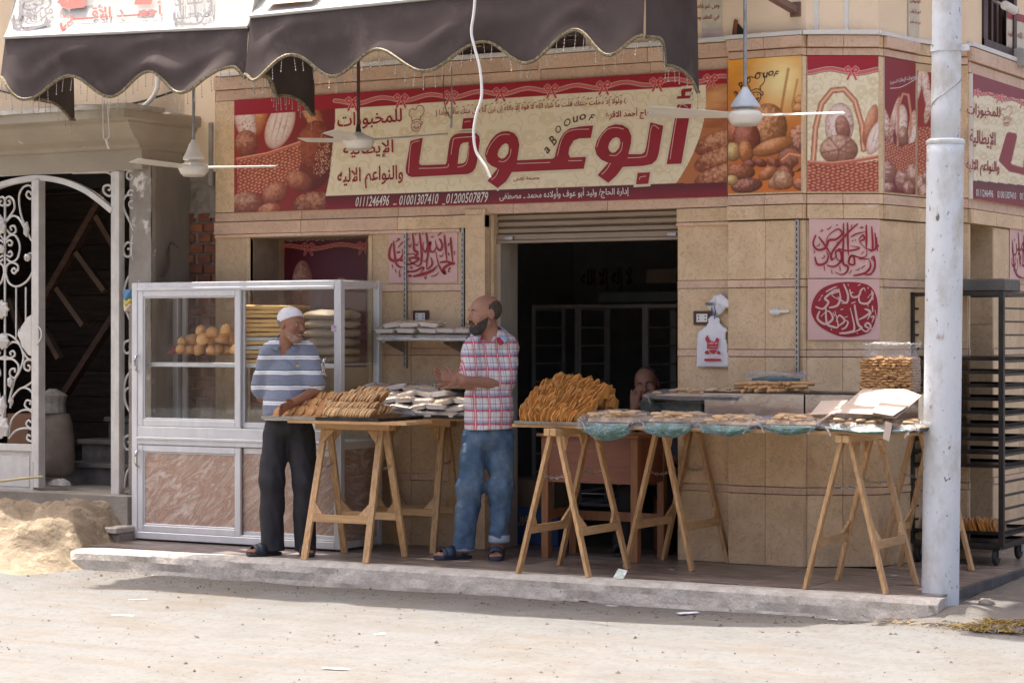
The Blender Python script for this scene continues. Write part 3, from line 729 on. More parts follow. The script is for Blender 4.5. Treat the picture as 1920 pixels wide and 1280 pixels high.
def floral(P,mask,seed,sp=58,s=1.0,c=CRM2):
 rnd=random.Random(seed);x0,x1=P.X[mask].min(),P.X[mask].max();y0,y1=P.Y[mask].min(),P.Y[mask].max();old=P.C.copy()
 x=x0
 while x<x1:
  y=y0+rnd.uniform(-10,10)
  while y<y1+20:
   cx,cy=x+rnd.uniform(-8,8),y;r=rnd.uniform(9,14)*s;t=rnd.random()
   if t<.45:
    for q in range(3):P.line([(cx+math.cos(a)*r*(1-q*.28)*(1+.12*math.sin(5*a)),cy+math.sin(a)*r*(1-q*.28)*(1+.12*math.sin(5*a)))for a in np.linspace(0,2*PI,15)],1.8,c,.75)
    P.line([(cx+r,cy+3),(cx+r+8,cy-4),(cx+r+15,cy+1),(cx+r+7,cy+6),(cx+r,cy+3)],2.4,c,.7)
   else:
    P.line([(cx+math.cos(a)*(3+a*1.9)*s,cy+math.sin(a)*(3+a*1.9)*s)for a in np.linspace(0,6.5,16)],1.8,c,.75)
    P.line([(cx+12*s,cy),(cx+18*s,cy-14*s),(cx+10*s,cy-26*s)],1.8,c,.7)
   y+=sp*.55
  x+=sp*.6
 P.C=np.where(mask[...,None],P.C,old)
def main_art(P,X0=440,mirror=None):
 P.C[:]=np.array(CRM);top=lambda x:190-.065*(x-440)
 yb0=lambda x:367-.0345*(x-610) 
 crm=(P.Y<yb0(P.X))&(P.Y>top(P.X)+28)
 floral(P,crm,3)
 P.blend((P.Y<top(P.X)+27).astype(float),RED)
 t=np.clip((P.Y-yb0(P.X))/30,0,1)[...,None];bandc=np.array(MRN)*(1-t)+np.array((.27,.012,.022))*t
 M=((P.Y>=yb0(P.X))&(P.X>600)).astype(float)[...,None];P.C=P.C*(1-M)+bandc*M
 # left bread picture
 lm=P.X<(628-.0*P.Y)-18*np.clip((P.Y-280)/90,0,1)-14*np.sin(np.clip((P.Y-180)/210,0,1)*PI)*0
 lm=lm&(P.X<632-np.abs(P.Y-190)*.10)
 L=lm.astype(float);g=np.clip((P.X-440)/190,0,1)[...,None]
 base=np.array((.34,.03,.02))*(1-g)+np.array((.20,.012,.014))*g;P.C=P.C*(1-L[...,None])+base*L[...,None]
 for k in range(9):P.bread(575+k*5,195+k*11,30-k*1.2,8,28+k*3,(.62,.24,.08),(.25,.05,.02),(.85,.5,.24),clip=L)
 P.bread(588,292,40,66,8,(.27,.045,.02),(.10,.012,.008),(.50,.14,.06),nz=.5,clip=L)
 for k in range(150):
  a=random.uniform(-1.2,1.9);r=random.random()**.5;x=592+math.cos(a)*r*30;y=290+math.sin(a)*r*42
  P.blend(np.clip(1.4-np.hypot(P.X-x,P.Y-y),0,1)*L,(.72,.42,.25))
 P.bread(490,215,12,40,12,(.75,.30,.10),(.35,.07,.02),(.9,.55,.22),clip=L)
 P.bread(460,225,20,42,-12,(.62,.25,.15),(.34,.08,.05),(.90,.72,.62),flour=.42,clip=L)
 P.bread(525,235,25,47,22,(.70,.36,.24),(.42,.14,.09),(.93,.80,.70),flour=.60,slash=3,clip=L)
 P.bread(462,270,22,26,0,(.42,.13,.07),(.16,.03,.02),(.70,.38,.24),nz=.7,clip=L)
 bm=P.poly([(444,298),(500,290),(562,268),(565,300),(556,335),(530,350),(490,362),(446,366)],None)&lm
 P.basket(bm,hx=7,hy=6,slope=-.12)
 P.line([(444,299),(500,289),(562,268)],6,(.55,.14,.07));P.line([(444,297),(500,287),(562,266)],1.8,(.85,.42,.28))
 P.bread(595,385,46,26,0,(.30,.085,.045),(.10,.02,.01),(.6,.3,.18),nz=.8,clip=L);P.bread(560,340,26,19,20,(.42,.12,.06),(.15,.025,.015),(.68,.32,.18),nz=.5,clip=L)
 P.bread(515,363,27,19,-35,(.45,.14,.075),(.17,.03,.02),(.72,.36,.22),nz=.5,clip=L);P.bread(463,382,32,22,0,(.40,.14,.08),(.15,.03,.02),(.7,.42,.3),nz=.8,clip=L)
 P.bread(505,393,22,12,-10,(.5,.15,.07),(.2,.03,.02),(.75,.4,.25),nz=.6,clip=L)
 # right bread wedge
 ex=1318-np.clip((P.Y-180),0,200)**2*.0021+6;rm=(P.X>ex)&(P.Y<yb0(P.X))&(P.Y>top(P.X)+26);Rr=rm.astype(float)
 P.blend(Rr,(.48,.16,.05));wv=(np.sin((P.X*.35+P.Y*.6)*.10)+fbm(P.X*.03,P.Y*.08,3)*2-1)*.5
 P.blend(Rr*np.clip(wv,0,1)*(P.Y<235),(.80,.42,.16));P.blend(Rr*np.clip(-wv,0,1)*(P.Y<240),(.28,.07,.02))
 for y in(258,290,322):P.bread(1372,y+8,72,26,-12,(.42,.12,.045),(.12,.025,.012),(.74,.40,.22),nz=.8,clip=Rr)
 P.C=np.where((P.Y<(top(P.X)+27))[...,None],np.array(RED),P.C)
 P.C=np.where(((P.Y<top(P.X)+27)&(P.X<620))[...,None],np.array((.25,.03,.02)),P.C)if False else P.C
 ribbon_band(P,((628,186),(1366,139)),[661,752,845,938,1034,1132,1232,1333],7)
Pm=Print(PW,SX0,SX1,SZ0,SZ1,.0046);main_art(Pm);Pm.build('sign_print',sg,.0)
A=lambda x,y:PW.uv(740+x/5.819,170+y/5.819)
B=lambda x,y:PW.uv(1000+x/5.119,140+y/5.119)
def chamf(L,r=.0):return L
S_fa=[[A(*p)for p in[(175,550),(310,515),(268,780),(275,802),(295,815),(555,805),(570,780),(600,560),(618,515),(655,482),(700,468),(850,461),(895,468),(925,500),(932,550),(900,790),(882,850),(850,890),(800,912),(190,945),(150,930),(127,900),(121,850),(150,690)]],
[A(*p)for p in[(745,572),(810,562),(792,730),(775,775),(745,795),(690,800),(708,640),(722,595)]]]
S_fd=[[A(*p)for p in[(752,305),(872,297),(855,415),(735,422)]]]
S_wa=[[A(*p)for p in[(1015,985),(1125,850),(1060,822),(1010,775),(988,700),(1000,640),(1050,545),(1110,478),(1170,448),(1240,442),(1305,465),(1345,515),(1363,590),(1355,660),(1338,762)]]+[B(*p)for p in[(182,808),(207,795),(222,730),(255,625),(295,560),(350,520),(450,500),(577,490),(555,610),(440,615),(390,635),(350,700),(338,760),(355,797),(508,790),(487,905)]]+[A(*p)for p in[(1282,890),(1220,990),(1127,1065)]],
[A(*p)for p in[(1213,575),(1242,592),(1250,630),(1238,690),(1205,733),(1170,745),(1135,725),(1124,695),(1140,645),(1175,597)]]]
S_bu=[[B(*p)for p in[(618,965),(722,848),(655,818),(610,770),(593,705),(610,640),(660,560),(720,502),(790,478),(860,485),(915,522),(943,590),(940,660),(915,765),(1040,765),(1070,745),(1085,700),(1125,460),(1250,492),(1205,760),(1185,820),(1140,860),(1060,877),(862,887),(800,970),(722,1040)]],
[B(*p)for p in[(798,602),(830,615),(838,655),(825,705),(790,745),(760,752),(735,735),(720,702),(732,655),(762,617)]]]
S_bd=[[B(*p)for p in[(1003,943),(1123,938),(1105,1048),(988,1055)]]]
S_al=[[B(*p)for p in[(1385,290),(1520,283),(1423,855),(1282,862)]]]
S_hz=[[B(*p)for p in[(1375,235),(1387,210),(1424,208),(1420,160),(1435,140),(1525,133),(1517,165),(1462,170),(1460,205),(1515,203),(1502,230)]]]
for S in(S_fa,S_fd,S_wa,S_bu,S_bd,S_al,S_hz):
 fill_shape('letter_outline',PW,S,CREAMP,sg,.0015,.0165);fill_shape('letter',PW,S,MROON,sg,.004,.0)
hl=[[A(*p)for p in q]for q in([(155,900),(170,690),(190,580),(275,548)],[(620,700),(640,560),(670,520),(870,505),(890,520)],[(270,850),(560,840),(590,800)],[(690,835),(760,820),(800,760),(815,600)],[(1005,700),(1040,610),(1120,510),(1190,480),(1260,480)],[(1340,798),(1700,785)],[(1140,770),(1200,775),(1260,720),(1275,640)],[(1060,975),(1110,930),(1140,860)],[(770,350),(775,340),(832,335)])]
hl+=[[B(*p)for p in q]for q in([(235,780),(270,640),(320,560),(400,530),(540,525)],[(612,700),(650,600),(720,525),(800,510),(870,525)],[(910,800),(1060,790),(1100,740),(1140,500),(1210,520)],[(735,775),(800,775),(850,720),(860,650)],[(660,960),(710,910),(745,850)],[(340,828),(470,825)],[(1315,815),(1400,325),(1485,318)],[(1025,1010),(1030,985),(1085,975)])]
stroke_mesh('letter_highlight',PW,[(sm2(p,4),.0055)for p in hl],PINKP,sg,.0055)
TX='sign_lettering'
put_text(TX,'للمخبوزات',PW,None,MROON,sg,.004,.012,quad=pxq(PW,(633,246),(754,236),(754,203),(633,213)))
put_text(TX,'الإيطالية',PW,None,MROON,sg,.004,.012,quad=pxq(PW,(644,300),(738,296),(738,261),(644,267)))
put_text(TX,'والنواعم الاليه',PW,None,MROON,sg,.004,.014,quad=pxq(PW,(633,357),(756,350),(756,309),(633,316)))
put_text(TX,'( ولولا إذ دخلت جنتك قلت ما شاء الله لا قوة إلا بالله إن ترن أنا أقل منك مالا وولدا )',PW,None,MROON,sg,.004,.006,quad=pxq(PW,(817,221),(1174,197),(1174,180),(817,203)))
mk=[];rr=random.Random(5)
for i in range(38):
 x=830+i*9+rr.uniform(-2,2);y=205-(x-817)*.0665+rr.uniform(-3,1);a0=PW.uv(x,y);a1=PW.uv(x+4,y-2);mk.append(([a0,a1],.004))
stroke_mesh('lettering_marks',PW,mk,MROON,sg,.0045)
put_text(TX,'خلفاء الحاج أحمد الاقرع',PW,None,MROON,sg,.004,.012,quad=pxq(PW,(1136,228),(1261,220),(1261,199),(1136,205)))
put_text(TX,'مطبعة تاتش',PW,None,MROON,sg,.004,.014,quad=pxq(PW,(963,341),(1012,338),(1012,330),(963,333)))
put_text(TX,'إدارة الحاج/ وليد أبو عوف وأولاده محمد ـ مصطفى',PW,None,WHITEPR,sg,.004,.014,quad=pxq(PW,(937,380),(1180,370),(1180,348),(937,358)))
for s_,x0,x1 in(('0111246496',668,731),('_',738,744),('01001307410',750,823),('_',830,835),('01200507879',838,916)):
 if s_=='_':put_text(TX,'_',PW,None,WHITEPR,sg,.004,.0,False,quad=pxq(PW,(x0,384),(x1,384),(x1,382),(x0,382)));continue
 yb=lambda x:388-(x-668)*.034
 put_text(TX,s_,PW,None,WHITEPR,sg,.004,.012,False,quad=pxq(PW,(x0-2,yb(x0)),(x1-2,yb(x1)),(x1+1,yb(x1)-20),(x0+1,yb(x0)-19)))
def swirl_letters(pl,parent,letters,m=BLACKP):
 for ch,px,py,h,ang,w in letters:
  V,F=text_arrays(ch,.004,False,.3);lo=V.min(0);hi=V.max(0);T=(V-(lo+hi)/2)/(hi[1]-lo[1])
  c,s_=math.cos(ang),math.sin(ang);P=[]
  for x,y in T:
   x*=w;X=px+(x*c-y*s_)*h;Y=py-(x*s_+y*c)*h;a,b=pl.uv(X,Y);P.append(tuple(pl.pt(a,b,.0045)))
  meshobj('logo_letter',P,F,m,parent)
swirl_letters(PW,sg,[('a',1026,282,11,.95,1.1),('B',1037,264,17,.85,.85),('O',1047,243,12,.75,1.0),('O',1064,230,13,.5,1.05),('u',1080,224,11,.25,1),('o',1093,220,11,.1,1.1),('F',1110,221,13,-.25,.9)])
def chef(pl,parent,cx,cy,s,m=MROON,name='chef_drawing'):
 """small line drawing: cook's hat over a round smiling face"""
 q=lambda P:sm2([pl.uv(cx+x*s,cy+y*s)for x,y in P],4);w=.0042*s**.5
 L=[q([(-9,-6),(-14,-13),(-10,-22),(-2,-21),(2,-28),(11,-26),(13,-17),(9,-10),(6,-8)]),q([(-9,-6),(-8,2)]),q([(6,-8),(7,0)]),q([(-8,0),(0,-4),(7,-2)]),
q([(-9,4),(-10,10),(-5,17),(2,17),(7,10),(6,3),(0,1),(-9,4)]),q([(-6,9),(-1,14),(5,9)]),q([(-6,9),(-1,11),(5,9)]),q([(-4,4),(-3,6)]),q([(2,4),(3,6)]),q([(8,0),(11,2),(9,6),(7,3)])]
 return stroke_mesh(name,pl,[(p,w)for p in L],m,parent,.0045)
chef(PW,sg,782,228,1.05)

# ---------------- posters on the rounded corner
def seg_plane(k,off=.006):
 (xa,ya),(xb,yb)=corner[k],corner[k+1];d=Vector((xb-xa,yb-ya,0));n=Vector((d.y,-d.x,0)).normalized();return Plane(Vector((xa,ya,0))+n*off,d,(0,0,1)),d.length
def poster(name,label,pl,a0,a1,z0,z1,art,res=.0048,cat='poster',th=.003):
 t=thing(name,label,cat,tuple(pl.pt((a0+a1)/2,z0)))
 P=[pl.pt(a0,z0,-th),pl.pt(a1,z0,-th),pl.pt(a1,z1,-th),pl.pt(a0,z1,-th)]
 MB().prism(P,pl.n*(th-.0005)).build('backing_sheet',WHITEPR,t)
 pr=Print(pl,a0,a1,z0,z1,res);art(pr);pr.build('print',t,0);return t
pl1,L1=seg_plane(0)
def art_chef(P):
 g=np.clip((P.Y-105)/140,0,1)[...,None];n=fbm(P.X*.02,P.Y*.03,3)[...,None];c0=np.array((.85,.36,.035));c1=np.array((.95,.62,.16))
 P.C=c0*(1-g)+np.array((.62,.17,.02))*g;sp=np.exp(-((P.X-1465)/45)**2-((P.Y-150)/50)**2)[...,None];P.C=P.C*(1-sp)+np.array((1,.82,.38))*sp;P.C=P.C*(.8+.4*n)
 P.line([(1478,130),(1470,175),(1465,205)],5,(.45,.12,.02),.7);P.line([(1495,150),(1485,200)],4,(.45,.12,.02),.6)
 for(x,y,rx,ry,a,c,nz)in[(1440,240,36,46,0,(.55,.22,.07),.8),(1380,250,22,30,10,(.45,.11,.03),.4),(1500,190,11,12,0,(.6,.22,.05),.3),(1498,205,13,12,0,(.62,.24,.06),.3),(1400,262,26,36,0,(.35,.08,.03),.3),
(1500,250,25,16,-30,(.5,.2,.09),.8),(1450,275,42,15,-18,(.62,.22,.06),.3),(1374,285,16,18,0,(.75,.42,.15),.4),(1398,285,14,22,-10,(.62,.2,.05),.4),(1500,270,16,20,0,(.4,.16,.08),.9),
(1425,305,14,8,20,(.3,.06,.02),.4),(1405,308,12,8,0,(.3,.07,.03),.4),(1450,305,14,9,30,(.35,.08,.03),.4),(1485,300,28,24,0,(.30,.08,.035),.4),(1388,322,28,15,5,(.42,.12,.04),.5),(1440,325,20,11,-30,(.55,.18,.06),.4),
(1475,322,16,9,30,(.35,.09,.03),.4),(1505,345,20,13,0,(.45,.14,.05),.5),(1400,348,30,14,-8,(.33,.1,.05),.8),(1372,338,12,10,0,(.75,.42,.15),.4)]:
  P.bread(x,y,rx,ry,a,c,tuple(q*.22 for q in c),tuple(min(1,q*1.6+.18)for q in c),nz=nz)
 P.line([(1466,300),(1480,288),(1500,292),(1502,308),(1490,318)],8,(.5,.15,.05));P.line([(1466,300),(1480,288),(1500,292)],2,(.85,.5,.28))
 for k in range(5):P.bread(1462+k*4-8,338,9+k*2,19,40-k*22,(.55,.28,.14),(.2,.05,.02),(.85,.6,.4),nz=.6)
t1=poster('orange_bread_poster','glowing orange poster of rolls and pretzels with a cook drawing, right of the long sign',pl1,.004,L1-.012,2.315,3.150,art_chef)
swirl_letters(pl1,t1,[('a',1381,177,11,.9,1),('B',1391,162,15,.8,.85),('O',1403,151,11,.6,1),('O',1421,143,11,.3,1),('u',1436,141,10,.1,1),('o',1446,138,10,0,1),('F',1456,139,12,-.2,.9)])
chef(pl1,t1,1418,172,1.25,BLACKP)
pl2,L2=seg_plane(2)
def basket_art(P,x0=1517,x1=1651,dark=False):
 w=(x1-x0)/134.;cx=(x0+x1)/2
 P.C[:]=np.array(CRM if not dark else(.24,.015,.02))
 if not dark:
  floral(P,P.X>0,11,40,.8);P.blend((P.Y<131).astype(float),RED);ribbon_band(P,((x0,133),(x1,133)),[x0+80,x0+180],0,8)
 X=lambda x:x0+(x-1517)*w
 for dw,c in((11,(.20,.04,.02)),(9,(.55,.22,.11)),(3,(.85,.5,.32))):
  P.line([(X(1524+(0)),315),(X(1529),240),(X(1540),195),(X(1560),170),(X(1583),168),(X(1603),190),(X(1616),235),(X(1619),280)],dw*w**.5,c)
 Y=P.Y;tw=(np.sin(Y*.9+P.X*.5)>.3).astype(float)
 P.bread(X(1574),235,27*w,42,4,(.60,.33,.24),(.26,.10,.07),(.90,.75,.68),flour=.4);P.bread(X(1580),240,14*w,24,-12,(.40,.17,.11),(.2,.06,.04),(.62,.34,.24),nz=.7)
 P.bread(X(1632),235,12*w,40,14,(.62,.25,.12),(.3,.08,.04),(.85,.5,.3));P.bread(X(1642),258,14*w,34,22,(.78,.45,.38),(.4,.14,.1),(.95,.82,.78),flour=.6,slash=2)
 P.bread(X(1573),281,36*w,28,0,(.50,.26,.16),(.2,.07,.04),(.8,.55,.42),nz=.7)
 for k in range(5):P.line([(X(1573),281),(X(1573+34*math.cos(k*1.26+.4)),281+26*math.sin(k*1.26+.4))],2.5,(.22,.08,.05),.8)
 bm=(P.Y>306+4*np.sin((P.X-x0)/(x1-x0)*PI)-(P.X-x0)*.05/w);P.basket(bm,hx=9*w,hy=6,slope=.0)
 P.line([(X(1517),304),(X(1560),307),(X(1600),302),(X(1651),293)],7,(.5,.13,.07));P.line([(X(1517),302),(X(1560),305),(X(1600),300),(X(1651),291)],1.8,(.82,.42,.28))
poster('basket_poster','cream poster with one large loaf basket and a red bow, middle of the rounded corner',pl2,.003,L2-.003,2.315,3.150,basket_art)
pl3,L3=seg_plane(4)
def art_dark(P):
 P.C[:]=np.array((.25,.015,.02));P.blend(np.clip((P.Y-170)/150,0,1)*.5,(.12,.01,.015))
 for(x,y,rx,ry,a,f)in[(1664,240,8,40,-12,.2),(1676,225,7,45,14,.1),(1690,230,12,34,3,.5),(1710,240,7,34,8,.2),(1712,255,6,26,15,.6)]:
  P.bread(x,y,rx,ry,a,(.62,.27,.15),(.28,.07,.04),(.9,.65,.48),flour=f)
 P.line([(1683,275),(1685,200),(1693,176),(1703,178),(1708,215),(1707,255)],4,(.62,.26,.15));P.bread(1693,255,10,18,0,(.45,.2,.12),(.18,.06,.04),(.75,.5,.38),nz=.8)
 P.basket(P.poly([(1654,262),(1690,276),(1722,262),(1722,320),(1705,328),(1654,322)],None),hx=5,hy=5)
 for(x,y,rx,ry)in[(1663,325,18,22),(1692,338,14,20),(1713,330,14,24),(1666,352,12,10),(1705,352,12,14)]:P.bread(x,y,rx,ry,0,(.45,.18,.11),(.16,.04,.03),(.82,.6,.5),nz=.8)
t3=poster('maroon_bread_poster','dark red poster with a small bread basket, directly right of the cream basket poster',pl3,.006,L3-.02,2.315,3.150,art_dark)
put_text('poster_lettering','المخبوزات الإيطالية لاستوريا',pl3,None,WHITEPR,t3,.003,.008,quad=pxq(pl3,(1668,160),(1718,150),(1718,138),(1668,152)))
stroke_mesh('flourish',pl3,[(sm2(pxq(pl3,(1668,166),(1690,163),(1719,147))),.004)],WHITEPR,t3,.003)
pl4,L4=seg_plane(5)
def art_sliver(P):
 P.C[:]=np.array((.30,.03,.02))
 for(x,y,rx,ry,a)in[(1725,150,6,45,10),(1737,165,8,50,-8),(1742,200,7,34,12)]:P.bread(x,y,rx,ry,a,(.66,.32,.2),(.3,.08,.05),(.9,.66,.5),flour=.3)
 P.basket(P.Y>238,hx=6,hy=6)
 for(x,y)in[(1728,345),(1742,335),(1735,362)]:P.bread(x,y,13,18,0,(.48,.2,.12),(.16,.04,.03),(.82,.6,.5),nz=.8)
poster('bread_strip_poster','narrow bread and basket poster strip half hidden behind the pale pole',pl4,.004,L4-.01,2.315,3.10,art_sliver)
# ---------------- side street sign
PR=Plane((RX+.028,0,0),(0,1,0),(0,0,1))
def art_side(P):
 P.C[:]=np.array(CRM);floral(P,P.X>0,8,40,.7);top=lambda x:138+.203*(x-1803);yb0=lambda x:336+.10*(x-1805)
 P.blend((P.Y<top(P.X)+26).astype(float),(.24,.012,.02));t=np.clip((P.Y-yb0(P.X))/36,0,1)[...,None];M=(P.Y>yb0(P.X)).astype(float)[...,None]
 P.C=P.C*(1-M)+(np.array(MRN)*(1-t)+np.array((.25,.012,.02))*t)*M
 P.blend((P.X<1809+np.clip(P.Y-250,0,50)*-.1).astype(float),(.28,.06,.04));ribbon_band(P,((1808,168),(1990,208)),[1829,1874,1918,1960],0,5)
 P.line([(1990,340),(1895,315),(1880,300),(1893,255)],14,(.27,.012,.022));P.line([(1890,300),(1900,256)],14,(.27,.012,.022));P.line([(1925,322),(1930,250)],14,(.27,.012,.022))
sr=thing('side_sign','matching red and cream arabic shop sign on the side street wall, right of the pole','sign',(RX,2.2,2.3))
y_a=at(1800,250,x=RX).y;MB().box(RX-.0005,RX+.026,.96,5.0,SZ0,SZ1).build('sign_board',WHITEPR,sr)
ps=Print(PR,.962,2.6,SZ0,SZ1,.006);art_side(ps);ps.build('sign_print',sr,0)
put_text(TX,'للمخبوزات',PR,None,MROON,sr,.004,.012,quad=pxq(PR,(1812,220),(1875,226),(1875,201),(1812,192)))
put_text(TX,'الإيطالية',PR,None,MROON,sr,.004,.012,quad=pxq(PR,(1817,278),(1866,283),(1866,248),(1817,241)))
put_text(TX,'والنواعم الاليه',PR,None,MROON,sr,.004,.014,quad=pxq(PR,(1810,328),(1873,333),(1873,303),(1810,297)))
for s_,x0,x1 in(('0111246496',1829,1861),('01001307410',1869,1904),('01200507879',1911,1950)):
 put_text(TX,s_,PR,None,WHITEPR,sr,.004,.012,False,quad=pxq(PR,(x0,368+.08*(x0-1829)),(x1,368+.08*(x1-1829)),(x1,354+.09*(x1-1829)),(x0,354+.09*(x0-1829))))
chef(PR,sr,1887,222,.8)
# ---------------- calligraphy sheets
def callig(pl,parent,words,m,strokes,d=.003):
 """several overlapping lines of tall script plus sweeping strokes"""
 for k,(s_,q)in enumerate(words):put_text('calligraphy',s_,pl,None,m,parent,d+.0004*k,.012,quad=pxq(pl,*q))
 if strokes:stroke_mesh('calligraphy_stroke',pl,[(sm2(pxq(pl,*P),5),[w*(.35+.65*math.sin(PI*min(1,.12+i/(5*(len(P)-1)+1))))for i in range(5*(len(P)-1)+1)])for P,w in strokes],m,parent,d+.003)
def sheet(name,label,pl,quad,m=PINKV,th=.004,rnd=.0):
 uv=pxq(pl,*quad);c=[sum(u[i]for u in uv)/4 for i in(0,1)];t=thing(name,label,'poster',tuple(pl.pt(c[0],c[1])))
 MB().prism([pl.pt(a,b,-.001)for a,b in uv],pl.n*(th-.001)).build('vinyl_sheet',m,t);return t
PC=Plane((0,-.004,0),(1,0,0),(0,0,1))
c1=sheet('calligraphy_poster','pink sheet with dark red arabic calligraphy between two slotted rails, left of the door',PC,((730,530),(858,528),(858,427),(730,431)))
TR=lambda x,y:(700+x/9.145,410+y/9.145)
def trs(L):return[([TR(*p)for p in P],w)for P,w in L]
callig(PC,c1,[],MROON,trs([
([(1330,320),(1345,480),(1375,800)],.017),([(1225,275),(1245,480),(1270,740)],.017),([(1410,765),(1300,790),(1215,860),(1240,940),(1180,890),(1120,760),(1080,565)],.020),([(1150,750),(1280,740),(1400,780)],.016),
([(690,990),(860,950),(1020,890),(1110,800)],.022),([(930,870),(1010,800),(1015,720),(990,660)],.016),([(910,190),(940,420),(950,560),(925,780),(930,880)],.017),([(1140,340),(1190,450),(1160,540),(1100,500),(1070,370)],.018),([(1090,490),(1040,570),(980,550),(975,480),(990,400),(930,500),(900,580),(860,500),(880,390)],.016),
([(790,190),(830,500),(835,720),(790,810),(700,780)],.018),([(590,790),(700,760),(790,690),(700,670),(620,700),(720,790)],.018),([(680,220),(700,420),(710,540),(770,580),(740,640),(700,600),(580,620)],.018),([(355,380),(375,620),(400,770),(470,830),(560,820)],.017),
([(330,420),(285,560),(290,680),(370,725),(470,690),(520,600),(500,520)],.020),([(590,910),(720,900),(850,840),(870,860),(800,950)],.016),([(430,500),(520,400),(640,340)],.010),([(440,990),(470,980),(450,920),(480,860)],.009),([(640,960),(640,1000)],.03),([(440,560),(445,595)],.03),([(495,700),(500,735)],.03),
([(1110,295),(1170,240),(1130,230)],.010),([(395,400),(460,350),(410,345)],.010),([(1140,630),(1180,650),(1215,580)],.008),([(870,710),(890,740),(920,680)],.008),([(610,440),(640,490),(665,420)],.008),([(730,430),(760,460),(785,390)],.008),([(1000,990),(1080,970),(1140,910)],.008),([(640,860),(655,820),(670,860),(690,820)],.007),([(880,990),(905,1030),(925,950)],.008),([(1290,440),(1310,420),(1300,470),(1285,445)],.008),([(740,290),(735,230)],.008),([(860,280),(855,210)],.008),([(1395,620),(1400,550)],.008),([(1310,640),(1295,580)],.008),([(345,850),(330,780)],.008),([(400,930),(385,860)],.008),([(1000,300),(1020,320),(1050,290)],.009),([(1290,870),(1330,840),(1290,910),(1340,905)],.007)]),.0045)
plb,_=seg_plane(2,.0115)
c2=sheet('calligraphy_poster','upper pink sheet with looping dark red calligraphy on the rounded corner',plb,((1517,521),(1649,521),(1649,412),(1517,410)))
T3_=lambda x,y:(1500+x/4.925,390+y/4.925)
callig(plb,c2,[],MROON,[([T3_(*p)for p in P],w)for P,w in[
([(400,140),(400,300),(395,500),(440,540),(430,590),(380,615),(320,590)],.014),([(437,135),(440,300),(445,440)],.013),([(533,145),(440,230),(300,400),(290,480),(340,440)],.014),([(610,155),(612,300),(610,380)],.013),([(145,250),(120,330),(160,385),(230,370),(265,300),(330,290),(385,240),(350,195),(265,250),(240,310)],.015),([(170,265),(240,360),(300,470)],.012),
([(135,450),(160,520),(230,510),(260,450),(240,400)],.014),([(250,530),(320,540),(380,480),(370,400),(330,400),(340,470),(390,500)],.014),([(450,470),(490,440),(500,520),(450,510),(470,440),(560,460),(610,440),(615,380)],.013),([(350,375),(450,395),(550,370),(470,350)],.011),([(465,270),(520,240),(600,220)],.010),([(540,290),(580,250),(590,290),(550,310),(600,370)],.011),([(660,170),(670,380),(640,390)],.012),([(690,230),(700,360),(665,390),(600,370)],.012),([(705,270),(712,400)],.009),
([(490,625),(600,600),(650,540),(640,480)],.014),([(580,610),(650,610),(690,540),(680,450),(660,470),(690,490)],.012),([(540,470),(640,470)],.008),([(180,220),(210,210),(190,195)],.006),([(245,200),(270,190),(290,165)],.007),([(335,155),(340,165)],.014),([(550,185),(580,180),(560,170)],.007),([(470,180),(480,150)],.006),([(150,350),(175,345),(180,325)],.006),([(200,470),(225,450),(215,430)],.006),([(225,580),(220,530)],.006),([(295,610),(290,570)],.006),([(370,580),(365,530)],.006),([(450,610),(480,570)],.005),([(510,575),(540,570),(545,550)],.006),([(560,560),(600,530)],.006),([(720,340),(722,360)],.009),([(480,300),(490,305)],.011),([(505,295),(515,300)],.011),([(560,430),(590,400)],.005),([(130,420),(135,390)],.006),([(340,330),(345,310)],.006)]],.0045)
c3=sheet('calligraphy_poster','lower pink sheet with white calligraphy in a dark red oval on the rounded corner',plb,((1515,637),(1649,637),(1649,523),(1515,523)))
ov=sm2([plb.uv(*T3_(*p))for p in[(103,930),(130,830),(200,745),(320,695),(450,682),(580,695),(660,735),(705,820),(718,930),(700,1040),(645,1140),(540,1180),(420,1190),(300,1160),(180,1090),(120,1010)]],5,True)
fill_shape('dark_oval',plb,[ov],MROON,c3,.0045)
callig(plb,c3,[],PINKV,[([T3_(*p)for p in P],w)for P,w in[
([(140,910),(210,930),(260,870),(230,830),(320,760),(350,770),(290,800),(360,850)],.014),([(235,775),(300,740),(340,725)],.010),([(265,920),(340,900),(370,830),(355,740)],.014),([(400,700),(440,800),(430,870),(380,880)],.014),([(345,820),(390,860),(440,880)],.010),([(455,750),(480,820),(540,810),(560,760),(590,740),(600,770)],.013),([(540,800),(550,870),(620,880),(660,830),(670,780),(620,830)],.013),([(660,760),(672,850)],.010),
([(180,950),(160,1020),(230,1070),(300,1020),(260,950),(190,1000)],.015),([(235,910),(245,1060),(300,1095),(350,1090),(320,950)],.014),([(350,1090),(410,1040),(360,990),(330,1050)],.012),([(360,1155),(440,1150),(500,1110),(460,920)],.015),([(380,1120),(420,1100),(440,1050),(400,1030)],.011),([(500,890),(530,1060),(560,1110),(480,1150)],.015),([(540,1030),(600,1000),(640,960),(590,930)],.013),([(600,930),(650,960),(620,1030)],.012),([(560,1110),(610,1140),(650,1090),(620,1060),(600,1090),(670,1110),(700,1020),(690,940)],.013),([(650,1010),(680,1000),(660,1060)],.010),([(665,900),(670,960)],.009),([(470,780),(490,782)],.009),([(385,1150),(395,1150)],.01),([(470,880),(515,865)],.007),([(370,940),(400,930)],.006),([(410,1010),(440,1000)],.006),([(445,720),(440,700)],.006),([(530,715),(560,705)],.006),([(625,745),(630,730)],.007),([(290,1130),(285,1110)],.006),([(525,1160),(530,1150)],.006),([(190,820),(210,800)],.006),([(170,860),(190,830)],.006),([(620,890),(630,910)],.006),([(575,1110),(570,1090)],.005),([(320,1000),(300,960)],.006)]],.006)
